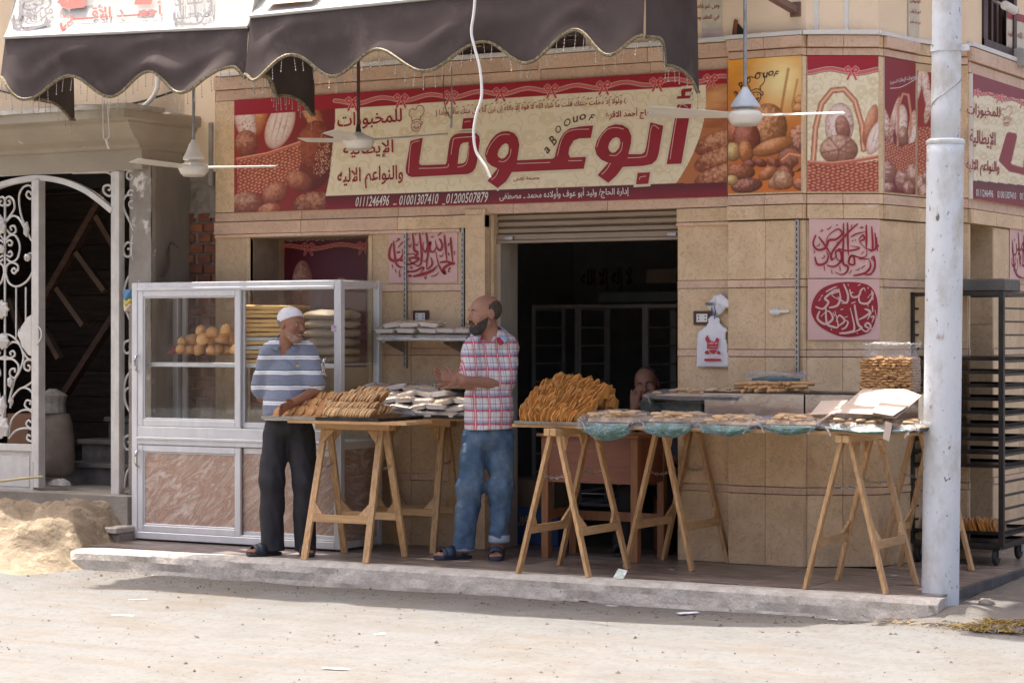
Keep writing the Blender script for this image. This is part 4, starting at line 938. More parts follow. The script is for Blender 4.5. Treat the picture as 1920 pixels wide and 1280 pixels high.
PRc=Plane((RX+.004,0,0),(0,1,0),(0,0,1))
c4=sheet('calligraphy_poster','pink calligraphy sheet on the side street wall cut by the right edge',PRc,((1893,525),(1945,524),(1945,433),(1893,428)))
callig(PRc,c4,[('الحمد لله رب',((1896,510),(1942,512),(1942,470),(1896,466))),('العالمين',((1897,480),(1942,482),(1942,440),(1897,437)))],MROON,[(((1897,450),(1903,510),(1920,522)),.02),(((1908,436),(1912,500)),.02),(((1918,440),(1920,505)),.02)])
# niche poster
PN=Plane((0,.412,0),(1,0,0),(0,0,1))
def art_niche(P):
 g=np.clip((P.Y-470)/150,0,1)[...,None];P.C=np.array((.13,.012,.028))*(1-g*.3)+np.array((.10,.01,.01))*g*.6;ribbon_band(P,((530,464),(690,461)),[578,681],0,7)
 P.bread(567,540,20,52,0,(.50,.2,.12),(.2,.04,.03),(.8,.52,.38),nz=.7);P.bread(640,540,14,20,0,(.5,.2,.12),(.2,.04,.03),(.8,.52,.38),nz=.7)
un=[PN.uv(531,528)[0],PN.uv(687,528)[0]];zt=PN.uv(600,439)[1]
pn=poster('niche_poster','dark maroon bread poster with a red bow inside the recessed wall niche',PN,un[0],un[1],1.2,zt,art_niche,.006)
put_text('poster_lettering','قلت ما شاء الله لا قوة إلا بالله إن ترن أنا أقل منك مالا وولدا',PN,None,WHITEPR,pn,.003,.006,quad=pxq(PN,(537,455),(686,449),(686,440),(537,444)))
# small prayer posters on the upper plaster
PU=Plane((0,-.002,0),(1,0,0),(0,0,1));OFFW=simple('cream vinyl',(.66,.60,.46),.5);LILAC=simple('lilac vinyl',(.60,.5,.5),.5)
u1=sheet('prayer_poster','small cream sheet with two red arabic lines, just right of the awning edge',PU,((1316,54),(1354,52),(1354,-60),(1316,-60)),OFFW)
MB().prism([PU.pt(*PU.uv(*p),-.001)for p in((1316,77),(1354,75),(1354,53),(1316,55))],PU.n*.003).build('lilac_sheet',LILAC,u1)
for s_,y in(('ومن شر غاسق',20),('في العقد ومن',42)):put_text('poster_lettering',s_,PU,None,MROON,u1,.004,.01,quad=pxq(PU,(1300,y),(1349,y-2),(1349,y-15),(1300,y-13)))
PRu=Plane((1.587,0,0),(0,1,0),(0,0,1))
pl5u=Plane(Vector((1.255,.235,0))+Vector((.425,-.075,0)).normalized()*.006,(.075,.425,0),(0,0,1))
u2=sheet('prayer_poster','small cream sheet with three red arabic lines, just left of the pale pole',pl5u,((1703,78),(1744,84),(1744,-60),(1703,-60)),OFFW)
for s_,y in(('من شر الوسواس',10),('ومن شر غاسق إذا وقب',30),('في العقد ومن شر حاسد',50)):put_text('poster_lettering',s_,pl5u,None,MROON,u2,.004,.01,quad=pxq(pl5u,(1705,y-3),(1741,y),(1741,y-10),(1705,y-13)))
u3=sheet('prayer_poster','cream and red ribbon sheet on the side street plaster at the top right edge',PRu,((1887,118),(1950,132),(1950,38),(1887,20)),OFFW)
MB().prism([PRu.pt(*PRu.uv(*p),.0032)for p in((1887,35),(1950,51),(1950,38),(1887,20))],PRu.n*.001).build('red_header',MROON,u3)
for s_,y in(('ما شاء الله لا قوة',72),('منك مالا وولدا',100)):put_text('poster_lettering',s_,PRu,None,MROON,u3,.006,.01,quad=pxq(PRu,(1889,y-2),(1935,y+9),(1935,y-6),(1889,y-15)))

# hole with a brown wedge, security camera
wh=thing('wall_niche_hole','small dark broken hole with a brown wooden wedge in the plaster above the trunking','hole',tuple(at(1388,55,y=-.01)))
MB().prism([at(x,y,y=-.004)for x,y in((1372,72),(1376,38),(1386,46),(1402,66),(1400,74))],(0,.003,0)).build('dark_recess',RUBBER,wh);MB().prism([at(x,y,y=-.012)for x,y in((1374,72),(1377,36),(1383,38),(1380,72))],(0,.006,0)).build('wooden_wedge',simple('rust brown wood',(.28,.08,.03)),wh)
cx_=thing('security_camera','small white security camera on the side street wall at the top right','camera',tuple(at(1880,12,x=1.62)))
a=at(1862,3,x=1.59);b=at(1884,10,x=1.72);c=at(1902,20,x=1.74);MB().tube([a,at(1872,6,x=1.66),b],.010,8).build('camera_arm',PVC,cx_);MB().tube([b,c],[.030,.030],14).build('camera_body',PVC,cx_,smooth=False);MB().tube([c,c+(c-b).normalized()*.012],[.027,.027],14).build('camera_lens',RUBBER,cx_)

# ================================================================== ENTRANCE BUILDING AT THE LEFT
eb=thing('entrance_building','unfinished concrete house entrance with a moulded canopy left of the bakery','building',(-5.2,-.4,0))
PIL0,PIL1,GY=-4.10,-3.90,-.40
def lumpy_box(name,x0,x1,y0,y1,z0,z1,m,parent,amp=.012,step=.05,seed=0):
 """box with subdivided, roughly displaced faces"""
 V=[];F=[]
 nx=max(1,int((x1-x0)/step));ny=max(1,int((y1-y0)/step));nz=max(1,int((z1-z0)/step))
 def face(o,u,v,nu,nv,n):
  b=len(V)
  for i in range(nu+1):
   for j in range(nv+1):
    p=Vector(o)+Vector(u)*(i/nu)+Vector(v)*(j/nv);q=fbm(np.array(p.x*5+p.y*3.7+seed),np.array(p.z*5+p.y*2.1),4)
    V.append(tuple(p+Vector((1,1,1))*0+Vector(n)*(float(q)-.5)*amp*2))
  for i in range(nu):
   for j in range(nv):F.append([b+i*(nv+1)+j,b+(i+1)*(nv+1)+j,b+(i+1)*(nv+1)+j+1,b+i*(nv+1)+j+1])
 dx,dy,dz=x1-x0,y1-y0,z1-z0
 e=amp*.9
 face((x0,y0,z0),(dx,0,0),(0,0,dz),nx,nz,(0,-1,0));face((x1,y0,z0),(0,dy,0),(0,0,dz),ny,nz,(1,0,0));face((x0,y1,z0),(0,-dy,0),(0,0,dz),ny,nz,(-1,0,0))
 face((x0,y0,z1),(dx,0,0),(0,dy,0),nx,ny,(0,0,1));face((x0,y1,z0),(dx,0,0),(0,-dy,0),nx,ny,(0,0,-1))
 return meshobj(name,V,F,m,parent)
PILM=mat('pillar plaster',(.36,.32,.27),(.25,.22,.18),5,.92,bump=.012,bscale=42,spots=((.72,.68,.60),7,.60),dirt=((.2,.17,.14),11,.6))
lumpy_box('pillar_front',PIL0,PIL1,GY-.02,GY+.03,-.2,2.66,PILM,eb,.010,.04)
lumpy_box('pillar',PIL0,PIL1-.006,GY+.031,.20,-.2,2.66,CONCRETE2,eb,.004,.05,3)
# canopy: stepped mouldings turning back to the wall at its right end
CR=mat('canopy render',(.40,.35,.27),(.33,.285,.22),2.5,.9,bump=.005,bscale=24,dirt=((.25,.22,.18),2.2,.6),spots=((.62,.58,.5),8,.69))
prof=[(0.0,2.60),(.05,2.60),(.06,2.735),(.10,2.745),(.11,2.765),(.13,2.775),(.20,2.80),(.30,2.86),(.345,2.895),(.36,2.90),(.36,2.915),(.44,2.925),(.45,2.985),(.43,3.0),(0,3.005)]
def moulding(name,m,parent,X0,Xc,Yb,Ywall):
 V=[];F=[]
 for(d,z)in prof:
  j=(float(fbm(np.array(z*30),np.array(d*20.),3))-.5)*.01
  V+=[(X0,Yb-d,z),(Xc+d*.40,Yb-d,z),(Xc+d*.40,Ywall,z)]
 n=len(prof)
 for i in range(n-1):
  for k in range(2):F.append([i*3+k,i*3+k+1,(i+1)*3+k+1,(i+1)*3+k])
 return meshobj(name,V,F,m,parent)
moulding('canopy_moulding',CR,eb,-9,PIL1-.06,GY-.02,.25)
lumpy_box('canopy_slab_edge',-9,PIL1+.15,GY-.485,GY-.05,2.985,3.02,mat('white dusted cement',(.58,.55,.48),(.36,.33,.28),7,.95,bump=.01,bscale=30),eb,.012,.06)
MB().box(-9,-3.93,.0,.3,3.0,7.2).build('plaster_wall',mat('old cream plaster',(.60,.47,.33),(.68,.54,.38),1.8,.9,bump=.0015,bscale=50,dirt=((.36,.31,.25),1.3,.53)),eb)
MB().box(-9,-3.93,-.02,.14,2.66,3.0).build('canopy_back',CONCRETE,eb)
WB=mat('dark rough boards',(.060,.040,.028),(.026,.018,.014),7,.85,stretch=(.5,2,6),bump=.004,bscale=18,rand=.25)
for i in range(12):MB().box(-7.2,-3.3,1.55+.01*(i%2),1.60,.5+i*.21,.5+i*.21+.203).build('wall_board',WB,eb)
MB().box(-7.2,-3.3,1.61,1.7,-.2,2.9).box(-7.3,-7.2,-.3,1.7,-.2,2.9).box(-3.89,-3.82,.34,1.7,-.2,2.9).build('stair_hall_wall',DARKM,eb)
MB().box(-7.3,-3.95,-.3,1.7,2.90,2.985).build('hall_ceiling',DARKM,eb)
MB().box(-7.2,-3.95,-.62,1.6,-.3,.30).build('hall_floor',CONCRETE,eb)
# entrance step block seen at the end of the sand
MB().box(-5.6,PIL1+.02,-.80,-.40,-.3,.055).build('entrance_step',CONCRETE,eb,bevel=.01);MB().box(-5.6,PIL1+.02,-.83,-.40,.057,.10).build('step_slab',KERBM,eb,bevel=.008)
STEPM=mat('grey stair step',(.20,.185,.165),(.10,.09,.08),6,.8,bump=.004,dirt=((.32,.3,.27),5,.56))
for i in range(6):
 z=.30+i*.165;x0=at(132 if i<2 else 132+(i-1)*14,800,y=.35).x
 MB().box(x0+i*.02,-3.9,.20+i*.2,.48+i*.2,z+.128,z+.165).build('stair_tread',STEPM,eb,bevel=.006);MB().box(x0+.02+i*.02,-3.9,.24+i*.2,1.5,z,z+.127).build('stair_riser',STEPM,eb)
# diagonal shuttering timbers behind the gate
TIM=mat('old shuttering timber',(.10,.05,.03),(.05,.026,.017),9,.75,bump=.001,stretch=(1,1,3),rand=.2);TIM2=mat('old pale batten',(.15,.095,.06),(.09,.06,.04),9,.75,bump=.001)
tb=thing('timber_bracing','old diagonal timber bracing like a ladder in the dark behind the gate opening','timber frame',(-4.6,.9,.3))
YT=.9
def tp(x,y):return at(x,y,y=YT)
for a,b in(((40,640),(205,350)),((60,835),(262,520))):MB().bar(tp(*a),tp(*b),.05,.075,up=(0,1,0)).build('timber_rail',TIM,tb)
for a,b in(((182,405),(232,490)),((145,473),(198,545)),((108,540),(158,610)),((83,618),(112,672)),((20,560),(60,690))):MB().bar(tp(*a),tp(*b),.045,.055,up=(0,1,0)).build('timber_rung',TIM2,tb)
# gate
gt=thing('iron_gate','ornate white iron gate with scrolls, one leaf shut and one leaf open','gate',(-4.7,GY,.3))
GP=Plane((0,GY-.03,0),(1,0,0),(0,0,1))
def g3(x,y,d=0):a,b=GP.uv(x,y);return GP.pt(a,b,d)
XL=g3(-190,600).x;zt=2.60;zb=.22
def fr(x0,x1,z0,z1,y0=GY-.05,y1=GY-.0,nm='gate_bar',par=None):return MB().box(x0,x1,y0,y1,z0,z1).build(nm,WHITEP,par or gt,bevel=.003)
lumpy_box('left_wall',-9,XL-.005,GY-.05,.2,-.3,2.66,CONCRETE,eb,.008,.12,8)
x_p0,x_p1=g3(211,600).x,g3(229,600).x;x_end=PIL0+.0
x_end=g3(249,600).x
zr0,zr1=AZ(120,325,GY-.05),AZ(120,311,GY-.05);fr(XL,x_end,zr0,zr1,nm='top_rail')
fr(x_p0,(x_p0+x_p1)/2-.003,zb,zr0-.002,nm='frame_post');fr((x_p0+x_p1)/2+.003,x_p1,zb,zr0-.002,GY-.065,nm='frame_post')
fr(x_p1,x_end,.245,.30,nm='side_panel_rail')
lf=g3(62,600).x;lf1=g3(70,600).x;lf2=g3(80,600).x
lc=g3(6,600).x
fr(lf,lf1-.002,.5,AZ(70,338,GY),nm='leaf_stile');fr(lf1,lf2,zb+.1,AZ(70,338,GY)+.0,GY-.075,nm='leaf_stile')
fr(2*lc-lf2,2*lc-lf,zb+.1,2.36,nm='leaf_stile')
zpan=GP.uv(40,832)[1];zpan2=GP.uv(40,845)[1]
fr(2*lc-lf,lf,zpan2,zpan,nm='leaf_rail');MB().box(2*lc-lf,lf,GY-.03,GY-.02,zb,zpan2).build('kick_panel',WHITEP,gt);fr(2*lc-lf+.03,lf-.03,zb+.1,zpan2-.04,GY-.036,GY-.031,'kick_panel_field')
def gtube(P,r=.0085,name='scroll',n=6,d=-.02,sub=5,mirror=False,ctr=None):
 L=[]
 pts=[g3(x,y,d)for x,y in P];sp=smooth_path(pts,sub)
 MB().tube(sp,r,n).build(name,WHITEP,gt,smooth=True)
 if mirror:
  MB().tube([Vector((2*lc-p.x,p.y,p.z))for p in sp],r,n).build(name,WHITEP,gt,smooth=True)
# arch (flat band)
arch=[(-85,412),(-50,378),(-20,357),(10,345),(45,337),(75,334),(105,337),(135,345),(165,359),(190,377),(213,396)]
sp=smooth_path([g3(x,y,0)for x,y in arch],5)
for k,(r_,dd,hh)in enumerate(((.040,.028,.028),)):
 mb=MB()
 V=[];F=[]
 for i,p in enumerate(sp):
  t=(sp[min(i+1,len(sp)-1)]-sp[max(i-1,0)]).normalized();q=Vector((-t.z,0,t.x))
  for w,y in((-r_/2,GY-.01),(r_/2,GY-.01),(r_/2,GY-.055),(-r_/2,GY-.055)):V.append((p.x+q.x*w,y,p.z+q.z*w))
 for i in range(len(sp)-1):
  for j in range(4):j2=(j+1)%4;F.append([i*4+j,i*4+j2,(i+1)*4+j2,(i+1)*4+j])
 meshobj('gate_arch',V,F,WHITEP,gt)
gtube([(200,392),(214,392)],.012)
Z3=lambda*P:[(x/4,300+y/4)for x,y in P];Z4=lambda*P:[(x/3.877,600+y/3.877)for x,y in P]
# left leaf scrolls
for P in(Z3((240,230),(210,190),(160,205),(130,270),(140,390),(175,500),(215,590),(243,620)),Z3((240,230),(238,275),(210,290),(185,265),(195,235),(220,245),(218,262)),
Z3((20,470),(60,420),(95,360),(85,300),(50,275),(25,300),(35,338),(60,330),(60,305),(48,308)),Z3((35,460),(75,420),(120,430),(160,490),(190,560)),Z3((35,520),(70,555),(105,535),(95,495),(65,500),(75,528)),
Z3((30,600),(60,565),(105,570),(135,640),(120,730),(75,765),(38,740)),Z3((35,620),(55,600),(78,615),(70,640),(50,635)),Z3((35,710),(60,725),(78,705),(65,683),(50,695)),
Z3((120,820),(95,850),(75,830),(90,810),(105,825)),Z3((30,880),(35,800),(75,768),(120,790),(120,835)),Z3((30,850),(55,920),(110,948),(180,915),(225,850),(244,770),(235,710),(210,700),(190,720)),
Z4((0,105),(60,110),(120,160),(160,240),(200,285),(240,270)),Z4((240,400),(245,330),(210,290),(170,300),(165,350),(195,368),(208,340),(190,328)),Z4((245,380),(230,440),(160,490)),Z4((35,190),(80,160),(130,180),(158,270),(130,370),(95,430),(75,500),(50,600)),
Z4((20,260),(60,275),(95,255),(85,225),(60,235),(68,255)),Z4((20,285),(80,285),(120,325),(122,370)),Z4((122,370),(95,420),(60,400),(65,360),(95,355),(95,380)),Z4((60,640),(80,560),(140,495),(200,505),(243,570),(235,635),(200,650),(168,620),(180,585),(210,590),(205,615)),
Z4((50,840),(70,730),(130,665),(200,655),(243,710),(235,770),(205,785),(178,755),(195,728),(215,745)),Z4((50,860),(100,805),(170,785),(225,800),(243,840),(220,880),(185,865),(190,835),(212,845))):
 gtube(P,.0085,mirror=True)
gtube([(6,372),(6,815)],.009,'centre_rod')
for x in(27,45):gtube([(x,538),(x,640)],.007,'twisted_rod',mirror=True)
def rosette(cx,cy,r,n=8,jag=.2,name='rosette',sy=1):
 a,b=GP.uv(cx,cy);L=[(a+r*(1+jag*(-1)**k)*math.cos(2*PI*k/(2*n)),b+r*sy*(1+jag*(-1)**k)*math.sin(2*PI*k/(2*n)))for k in range(2*n)]
 V=[tuple(GP.pt(a,b,.035))]+[tuple(GP.pt(u,v,.012))for u,v in L]+[tuple(GP.pt(u,v,-.004))for u,v in L];m=2*n
 F=[[0,1+i,1+(i+1)%m]for i in range(m)]+[[1+i,1+m+i,1+m+(i+1)%m,1+(i+1)%m]for i in range(m)]
 return meshobj(name,V,F,WHITEP,gt)
for x,y,r,n,s_ in((5,425,.03,6,1.7),(5,467,.026,8,1),(52,483,.026,9,1),(4,580,.062,8,1),(7,640,.05,7,1.1),(20,716,.022,5,1.8),(6,762,.03,5,2.6),(6,800,.055,7,1.4),(50,430,.022,5,2.4),(22,752,.014,5,2)):rosette(x,y,r,n,.14,sy=s_)
# half palmette plate beside the stile
L=[GP.uv(x/4,300+y/4)for x,y in((245,1160),(215,1180),(195,1215),(170,1250),(160,1290))]+[GP.uv(x/3.877,600+y/3.877)for x,y in((150,60),(138,105),(160,150),(170,190),(190,215),(215,250),(240,262))]+[GP.uv(62,667),GP.uv(62,590)]
MB().prism([GP.pt(a,b,-.01)for a,b in L],GP.n*.03).build('palmette_plate',WHITEP,gt,bevel=.006)
gtube([(80,610),(87,618),(88,632),(80,646)],.007,'pull_handle',d=.06)
# corner scroll of the top and the right side panel
for P in(Z3((530,97),(700,92),(800,95),(850,150),(850,230),(810,270),(765,240),(770,195),(810,190),(820,215),(800,225)),Z3((990,85),(945,90),(940,130),(970,145),(985,120),(965,110)),Z3((990,230),(965,225),(945,255)),Z3((985,260),(930,270),(910,330),(930,400),(960,460),(990,530)),Z3((985,300),(958,320),(965,355),(988,360)),
Z3((990,625),(940,620),(912,665),(930,720),(970,715),(970,670),(945,665)),Z3((985,560),(975,650),(985,750)),Z3((990,830),(940,900),(915,1000),(920,1090),(950,1170),(975,1230)),
Z4((940,145),(895,160),(885,205),(905,240),(935,225),(930,190)),Z4((940,370),(905,420),(890,500),(900,600),(940,680)),Z4((940,485),(900,510),(890,570),(915,640)),Z4((940,835),(895,850),(885,895),(910,940),(940,925),(935,880),(920,890)),Z4((942,1060),(905,1120),(890,1225))):
 gtube(P,.0095,'side_scroll')
# things near the gate
sk=thing('cement_sack','tall worn sack of building material leaning beside the stairs behind the gate','sack',tuple(at(108,890,y=.05)))
o_=at(108,893,y=.05)
SACK=mat('dusty woven sack',(.24,.19,.145),(.17,.135,.10),9,.9,bump=.004,bscale=35)
MB().lathe([(.10,0),(.135,.03),(.14,.15),(.135,.30),(.12,.40),(.10,.47),(.02,.49)],tuple(o_),18,1,.8).build('sack_body',SACK,sk,smooth=True)
MB().lathe([(.05,0),(.11,.02),(.10,.09),(.12,.15),(.03,.2)],(o_.x-.03,o_.y-.02,o_.z+.46),11,1,.8).build('crumpled_bag',mat('crumpled dusty bag',(.34,.31,.27),(.2,.18,.16),14,.8,bump=.02,bscale=14),sk)
MB().box(o_.x-.155,o_.x-.125,o_.y-.14,o_.y-.1,o_.z,o_.z+.44,R=Matrix.Rotation(-.12,3,'Y')).build('leaning_batten',TIM,sk)
cb=thing('cardboard_sheet','plain brown cardboard box behind the scrolls at the bottom of the gate','box',tuple(at(30,830,y=.1)))
a=at(14,775,y=.1);b=at(66,835,y=.1);MB().box(a.x,b.x,.1,.4,b.z,a.z).build('box_body',mat('brown board',(.30,.16,.085),(.24,.125,.07),5,.8),cb)
sc_=at(113,905,y=-.35)
rk=MB();rk.lathe([(.02,0),(.10,.005),(.085,.03),(.04,.05)],tuple(at(112,910,y=-.33)),7,1.1,.6)
setp(rk.build('crumpled_paper',mat('dirty paper lump',(.42,.39,.37),(.26,.24,.22),20,.9,bump=.02,bscale=20)),'dirty crumpled paper lump on the sand at the gate threshold','paper')
setp(MB().tube(smooth_path([at(0,902,y=-.75),at(40,897,y=-.7),at(80,893,y=-.6)],5),.009).build('yellow_hose',mat('yellow hose',(.6,.5,.25),(.5,.4,.2),9,.6)),'short yellowish hose lying on the sand at the left edge','hose')
# small flag like rag between gate and cabinet
rg=thing('rag','blue and yellow plastic rag tied to the gate just left of the glass cabinet','rag',tuple(at(238,560,y=GY-.06)))
for nm,(y0,y1),c in(('blue_cloth',(543,562),(.10,.25,.42)),('yellow_cloth',(561,572),(.62,.52,.10)),('white_knot',(570,583),(.6,.5,.4))):
 P=[at(231,y0,y=GY-.08),at(246,y0-1,y=GY-.12),at(246,y1,y=GY-.09),at(233,y1+1,y=GY-.12)];MB().prism(P,(0,.02,0)).build(nm,simple(nm+' colour',c),rg)

# ================================================================== AWNINGS
YF=-1.66
def awning(label,X0,X1,zt,zb,scal,ret,tilt0,tilt1,name='awning',n_sc=4,ph=0,side=.68,zback=.0,corner_sag=0.0,up=1.1,rear=3.7):
 """box awning: white sloping roof cloth, brown scalloped valance with braid and bead strings, steel frame"""
 t=thing(name,label,'awning',(X0,YF,zt));W_=X1-X0
 zt_=lambda u:zt+tilt0*(1-u)+tilt1*u
 def bot(u):return zb+(zt_(u)-zt)*.6+scal(u)
 # front valance, rippled
 nu,nv=150,18;V=[];F=[]
 def ripple(u,v):
  x=u*W_;s_=v*(2-v)
  return min(1,u*7,(1-u)*7)*-.075*s_*(float(fbm(np.array(x*1.7+ph*5+v*.8),np.array(v*1.3+ph),2))-.45)*2.2-.018*v*math.sin(x*5+ph)-.05*v*v*math.exp(-((u-.06)/.05)**2)-.05*v*(1-.3*v)
 for i in range(nu+1):
  u=i/nu
  for j in range(nv+1):
   v=j/nv;z=zt_(u)*(1-v)+bot(u)*v;V.append((X0+u*W_,YF+ripple(u,v),z))
 for i in range(nu):
  for j in range(nv):F.append([i*(nv+1)+j,i*(nv+1)+j+1,(i+1)*(nv+1)+j+1,(i+1)*(nv+1)+j])
 meshobj('valance',V,F,FABB,t,smooth=True)
 edge=[Vector((X0+i/nu*W_,YF+ripple(i/nu,1)-.004,bot(i/nu)+.006))for i in range(nu+1)]
 MB().tube(edge[::1],.011,5).build('braid',BRAID,t)
 # side returns
 def ret_bot(s,e=0):return bot(e)*(1-s)+(zb-.09-corner_sag)*s+.055*abs(math.sin(s*PI*2.2))
 sides=[]
 for xs_,nm in((X0,0),(X1,1)):
  V=[];F=[];m=36
  for i in range(m+1):
   s_=i/m
   for j in range(9):
    v=j/8;zz=(zt_(nm)+s_*.0)*(1-v)+ret_bot(s_,nm)*v;V.append((xs_+.03*math.sin(s_*9)*v,YF+s_*side,zz))
  for i in range(m):
   for j in range(8):F.append([i*9+j,i*9+j+1,(i+1)*9+j+1,(i+1)*9+j])
  meshobj('side_valance',V,F,FABB,t,smooth=True)
  e=[Vector((xs_+.03*math.sin(i/m*9),YF+i/m*side,ret_bot(i/m,nm)))for i in range(m+1)];MB().tube(e,.011,5).build('braid',BRAID,t);sides.append(e)
 # bead strings
 def beads(p,L):
  mb=MB().tube([p,p-Vector((0,0,L))],0.0015,4)
  for q in(.35,.55,.78,1.0):
   c=p-Vector((0,0,L*q));r=.0042 if q<1 else .0058
   mb.add([(c.x+r,c.y,c.z),(c.x-r,c.y,c.z),(c.x,c.y+r,c.z),(c.x,c.y-r,c.z),(c.x,c.y,c.z+r*1.5),(c.x,c.y,c.z-r*1.5)],[[0,2,4],[2,1,4],[1,3,4],[3,0,4],[2,0,5],[1,2,5],[3,1,5],[0,3,5]])
  return mb
 n=int(W_/.062);b0=None
 for k in range(n):
  u=(k+.5)/n;p=edge[int(u*nu)]+Vector((0,0,-.008));
  if b0 is None:b0=beads(Vector((0,0,0)),.085);b0=meshobj('bead_string',b0.V,b0.F,BEAD,None);b0.parent=t;b0.location=p-t.location
  else:copyof(b0,t,p-t.location,(random.uniform(-.12,.12),random.uniform(-.12,.12),random.random()*3),(1,1,random.uniform(.75,1.15)))
 for e in sides:
  for k in range(1,13):copyof(b0,t,e[int(k/13*36)]-t.location,(random.uniform(-.1,.1),0,0),(1,1,random.uniform(.75,1.15)))
 # white roof cloth: slopes from the front edge up and back to the wall
 zr=zt+up;V=[];F=[]
 nb=24
 for i in range(nb+1):
  u=i/nb
  for j in range(13):
   v=j/12;sag=-.03*math.sin(PI*v)*(1+.3*math.sin(u*12));V.append((X0+u*W_,YF+.004-.014*(j==0)+v*.36,zt_(u)*(1-v)+zr*v+sag+.012))
 for i in range(nb):
  for j in range(12):F.append([i*13+j,(i+1)*13+j,(i+1)*13+j+1,i*13+j+1])
 meshobj('roof_cloth',V,F,FABW,t,smooth=True)
 mb=MB()
 hem=[Vector((X0+u*W_,YF-.006,zt_(u)+.004))for u in np.linspace(0,1,12)];MB().tube(hem,.012,6).build('hem',FABW,t)
 for xs_,nm in((X0,0),(X1,1)):
  V=[(xs_,YF+.004,zt_(nm)+.01),(xs_,YF+side,zt_(nm)+.0),(xs_,-.06,zr+rear),(xs_,YF+.36,zr)]
  MB().prism(V,(.003 if nm else-.003,0,0)).build('gusset',FABW,t)
  MB().tube([(xs_,YF+.01,zt_(nm)),(xs_,YF+side,zt_(nm)),(xs_,-.005,zt_(nm)+.35)],.014,8).build('frame_arm',STEEL,t)
 MB().tube([(X0,YF+.02,zt_(0)-.012),(X1,YF+.02,zt_(1)-.012)],.014,8).build('front_bar',STEEL,t)
 MB().prism([(X0+.004,YF+.36,zr+.002),(X1-.004,YF+.36,zr+.002),(X1-.004,-.05,zr+rear),(X0+.004,-.05,zr+rear)],(0,0,.004)).build('roof_cloth',FABW,t)
 return t,Plane((X0,YF-.004,zt+.012),(1,0,0),(0,.36,up))
# scallop profiles measured from the photograph
def scal_from(pts,X0,X1,zb,tl):
 S=sorted([((at(x,y,y=YF).x-X0)/(X1-X0),at(x,y,y=YF).z)for x,y in pts]);xs_=[s[0]for s in S];zs=[s[1]for s in S]
 def f(u):
  for i in range(len(xs_)-1):
   if u<=xs_[i+1]:
    k=max(0,min(1,(u-xs_[i])/(xs_[i+1]-xs_[i])));k=(1-math.cos(PI*k))/2;return zs[i]*(1-k)+zs[i+1]*k-zb-tl(u)*.6
  return zs[-1]-zb-tl(u)*.6
 return f
A1X0,A1X1=at(10,150,y=YF).x,at(466,150,y=YF).x;A2X0,A2X1=at(470,100,y=YF).x,at(1211,50,y=YF).x
z10,z11=at(8,72,y=YF).z,at(462,52,y=YF).z;zt1=(z10+z11)/2
f1=scal_from([(10,148),(58,190),(132,145),(205,183),(285,137),(352,178),(445,129),(470,150)],A1X0,A1X1,2.97,lambda u:(z10-zt1)*(1-u)+(z11-zt1)*u)
aw1,AP1=awning('left brown scalloped awning with grey calligraphy and red writing on its white top',A1X0,A1X1,zt1,2.97,f1,0,z10-zt1,z11-zt1,ph=0,corner_sag=.0)
z20,z21=at(467,33,y=YF).z,at(1211,-42,y=YF).z;zt2=(z20+z21)/2
f2=scal_from([(470,143),(490,155),(550,106),(628,146),(715,97),(805,137),(905,80),(988,121),(1085,60),(1150,108),(1211,70)],A2X0,A2X1,2.97,lambda u:(z20-zt2)*(1-u)+(z21-zt2)*u)
aw2,AP2=awning('right brown scalloped awning hanging in front of the long shop sign',A2X0,A2X1,zt2,2.97,f2,0,z20-zt2,z21-zt2,ph=2.3,corner_sag=.06,up=.36,rear=.45)
def awn_text(s,q,m,b=.012):put_text('awning_lettering',s,AP1,None,m,aw1,.006,b,quad=pxq(AP1,*q))
awn_text('أحمـــد الأقــــرع',((112,52),(306,38),(306,2),(112,12)),FADER,.02)
awn_text('الحاج',((130,3),(270,-4),(270,-60),(130,-55)),FADER,.03)
awn_text('هـــــذا',((25,58),(98,52),(98,24),(25,30)),GREYP,.02);awn_text('من فضل',((26,42),(100,34),(100,6),(26,12)),GREYP,.012);awn_text('ربي',((40,16),(95,10),(95,-25),(40,-20)),GREYP,.012)
awn_text('فتحا مبينا',((328,44),(395,38),(395,14),(328,18)),GREYP,.012);awn_text('إنا فتحنا لك',((328,24),(400,16),(400,-20),(328,-14)),GREYP,.012);awn_text('مدرسة للاحتفال',((298,46),(326,44),(326,38),(298,40)),simple('blue grey print',(.3,.33,.42)),.004)
Z6=lambda x,y:AP1.uv(x/4,y/4)
stroke_mesh('awning_flourish',AP1,[(sm2([Z6(*p)for p in P],5),w)for P,w in(([(95,150),(150,240),(250,220),(380,180)],.02),([(155,10),(165,120),(110,170),(100,140)],.018),([(150,100),(240,130),(330,60)],.014),([(1310,100),(1320,160),(1400,185),(1500,180),(1540,120)],.018),([(1350,0),(1360,90)],.018),([(1590,0),(1590,90),(1540,110)],.018),([(1460,0),(1470,100),(1430,110)],.016))],GREYP,aw1,.008)
stroke_mesh('awning_red_print',AP1,[(sm2([Z6(*p)for p in P],3),w)for P,w in(([(450,0),(490,30),(480,60)],.05),([(510,30),(650,20)],.08),([(1020,10),(1150,8)],.06),([(460,180),(480,230),(500,190)],.02))],FADER,aw1,.009)
P5=Print(AP2,AP2.uv(486,26)[0],AP2.uv(580,14)[0],.05,.44,.012)
P5.C[:]=np.array((.74,.69,.61))
for x,y in((500,12),(520,8),(540,4),(560,2),(510,0),(530,-6),(550,-8),(495,2)):P5.bread(x,y,16,8,0,(.62,.33,.14),(.36,.16,.07),(.85,.6,.36),nz=.5)
P5.build('awning_picture',aw2,.012)
put_text('awning_lettering','تليفون ٠١٢٠٠',AP2,None,FADER,aw2,.014,.02,quad=pxq(AP2,(575,8),(690,2),(690,-20),(575,-14)))

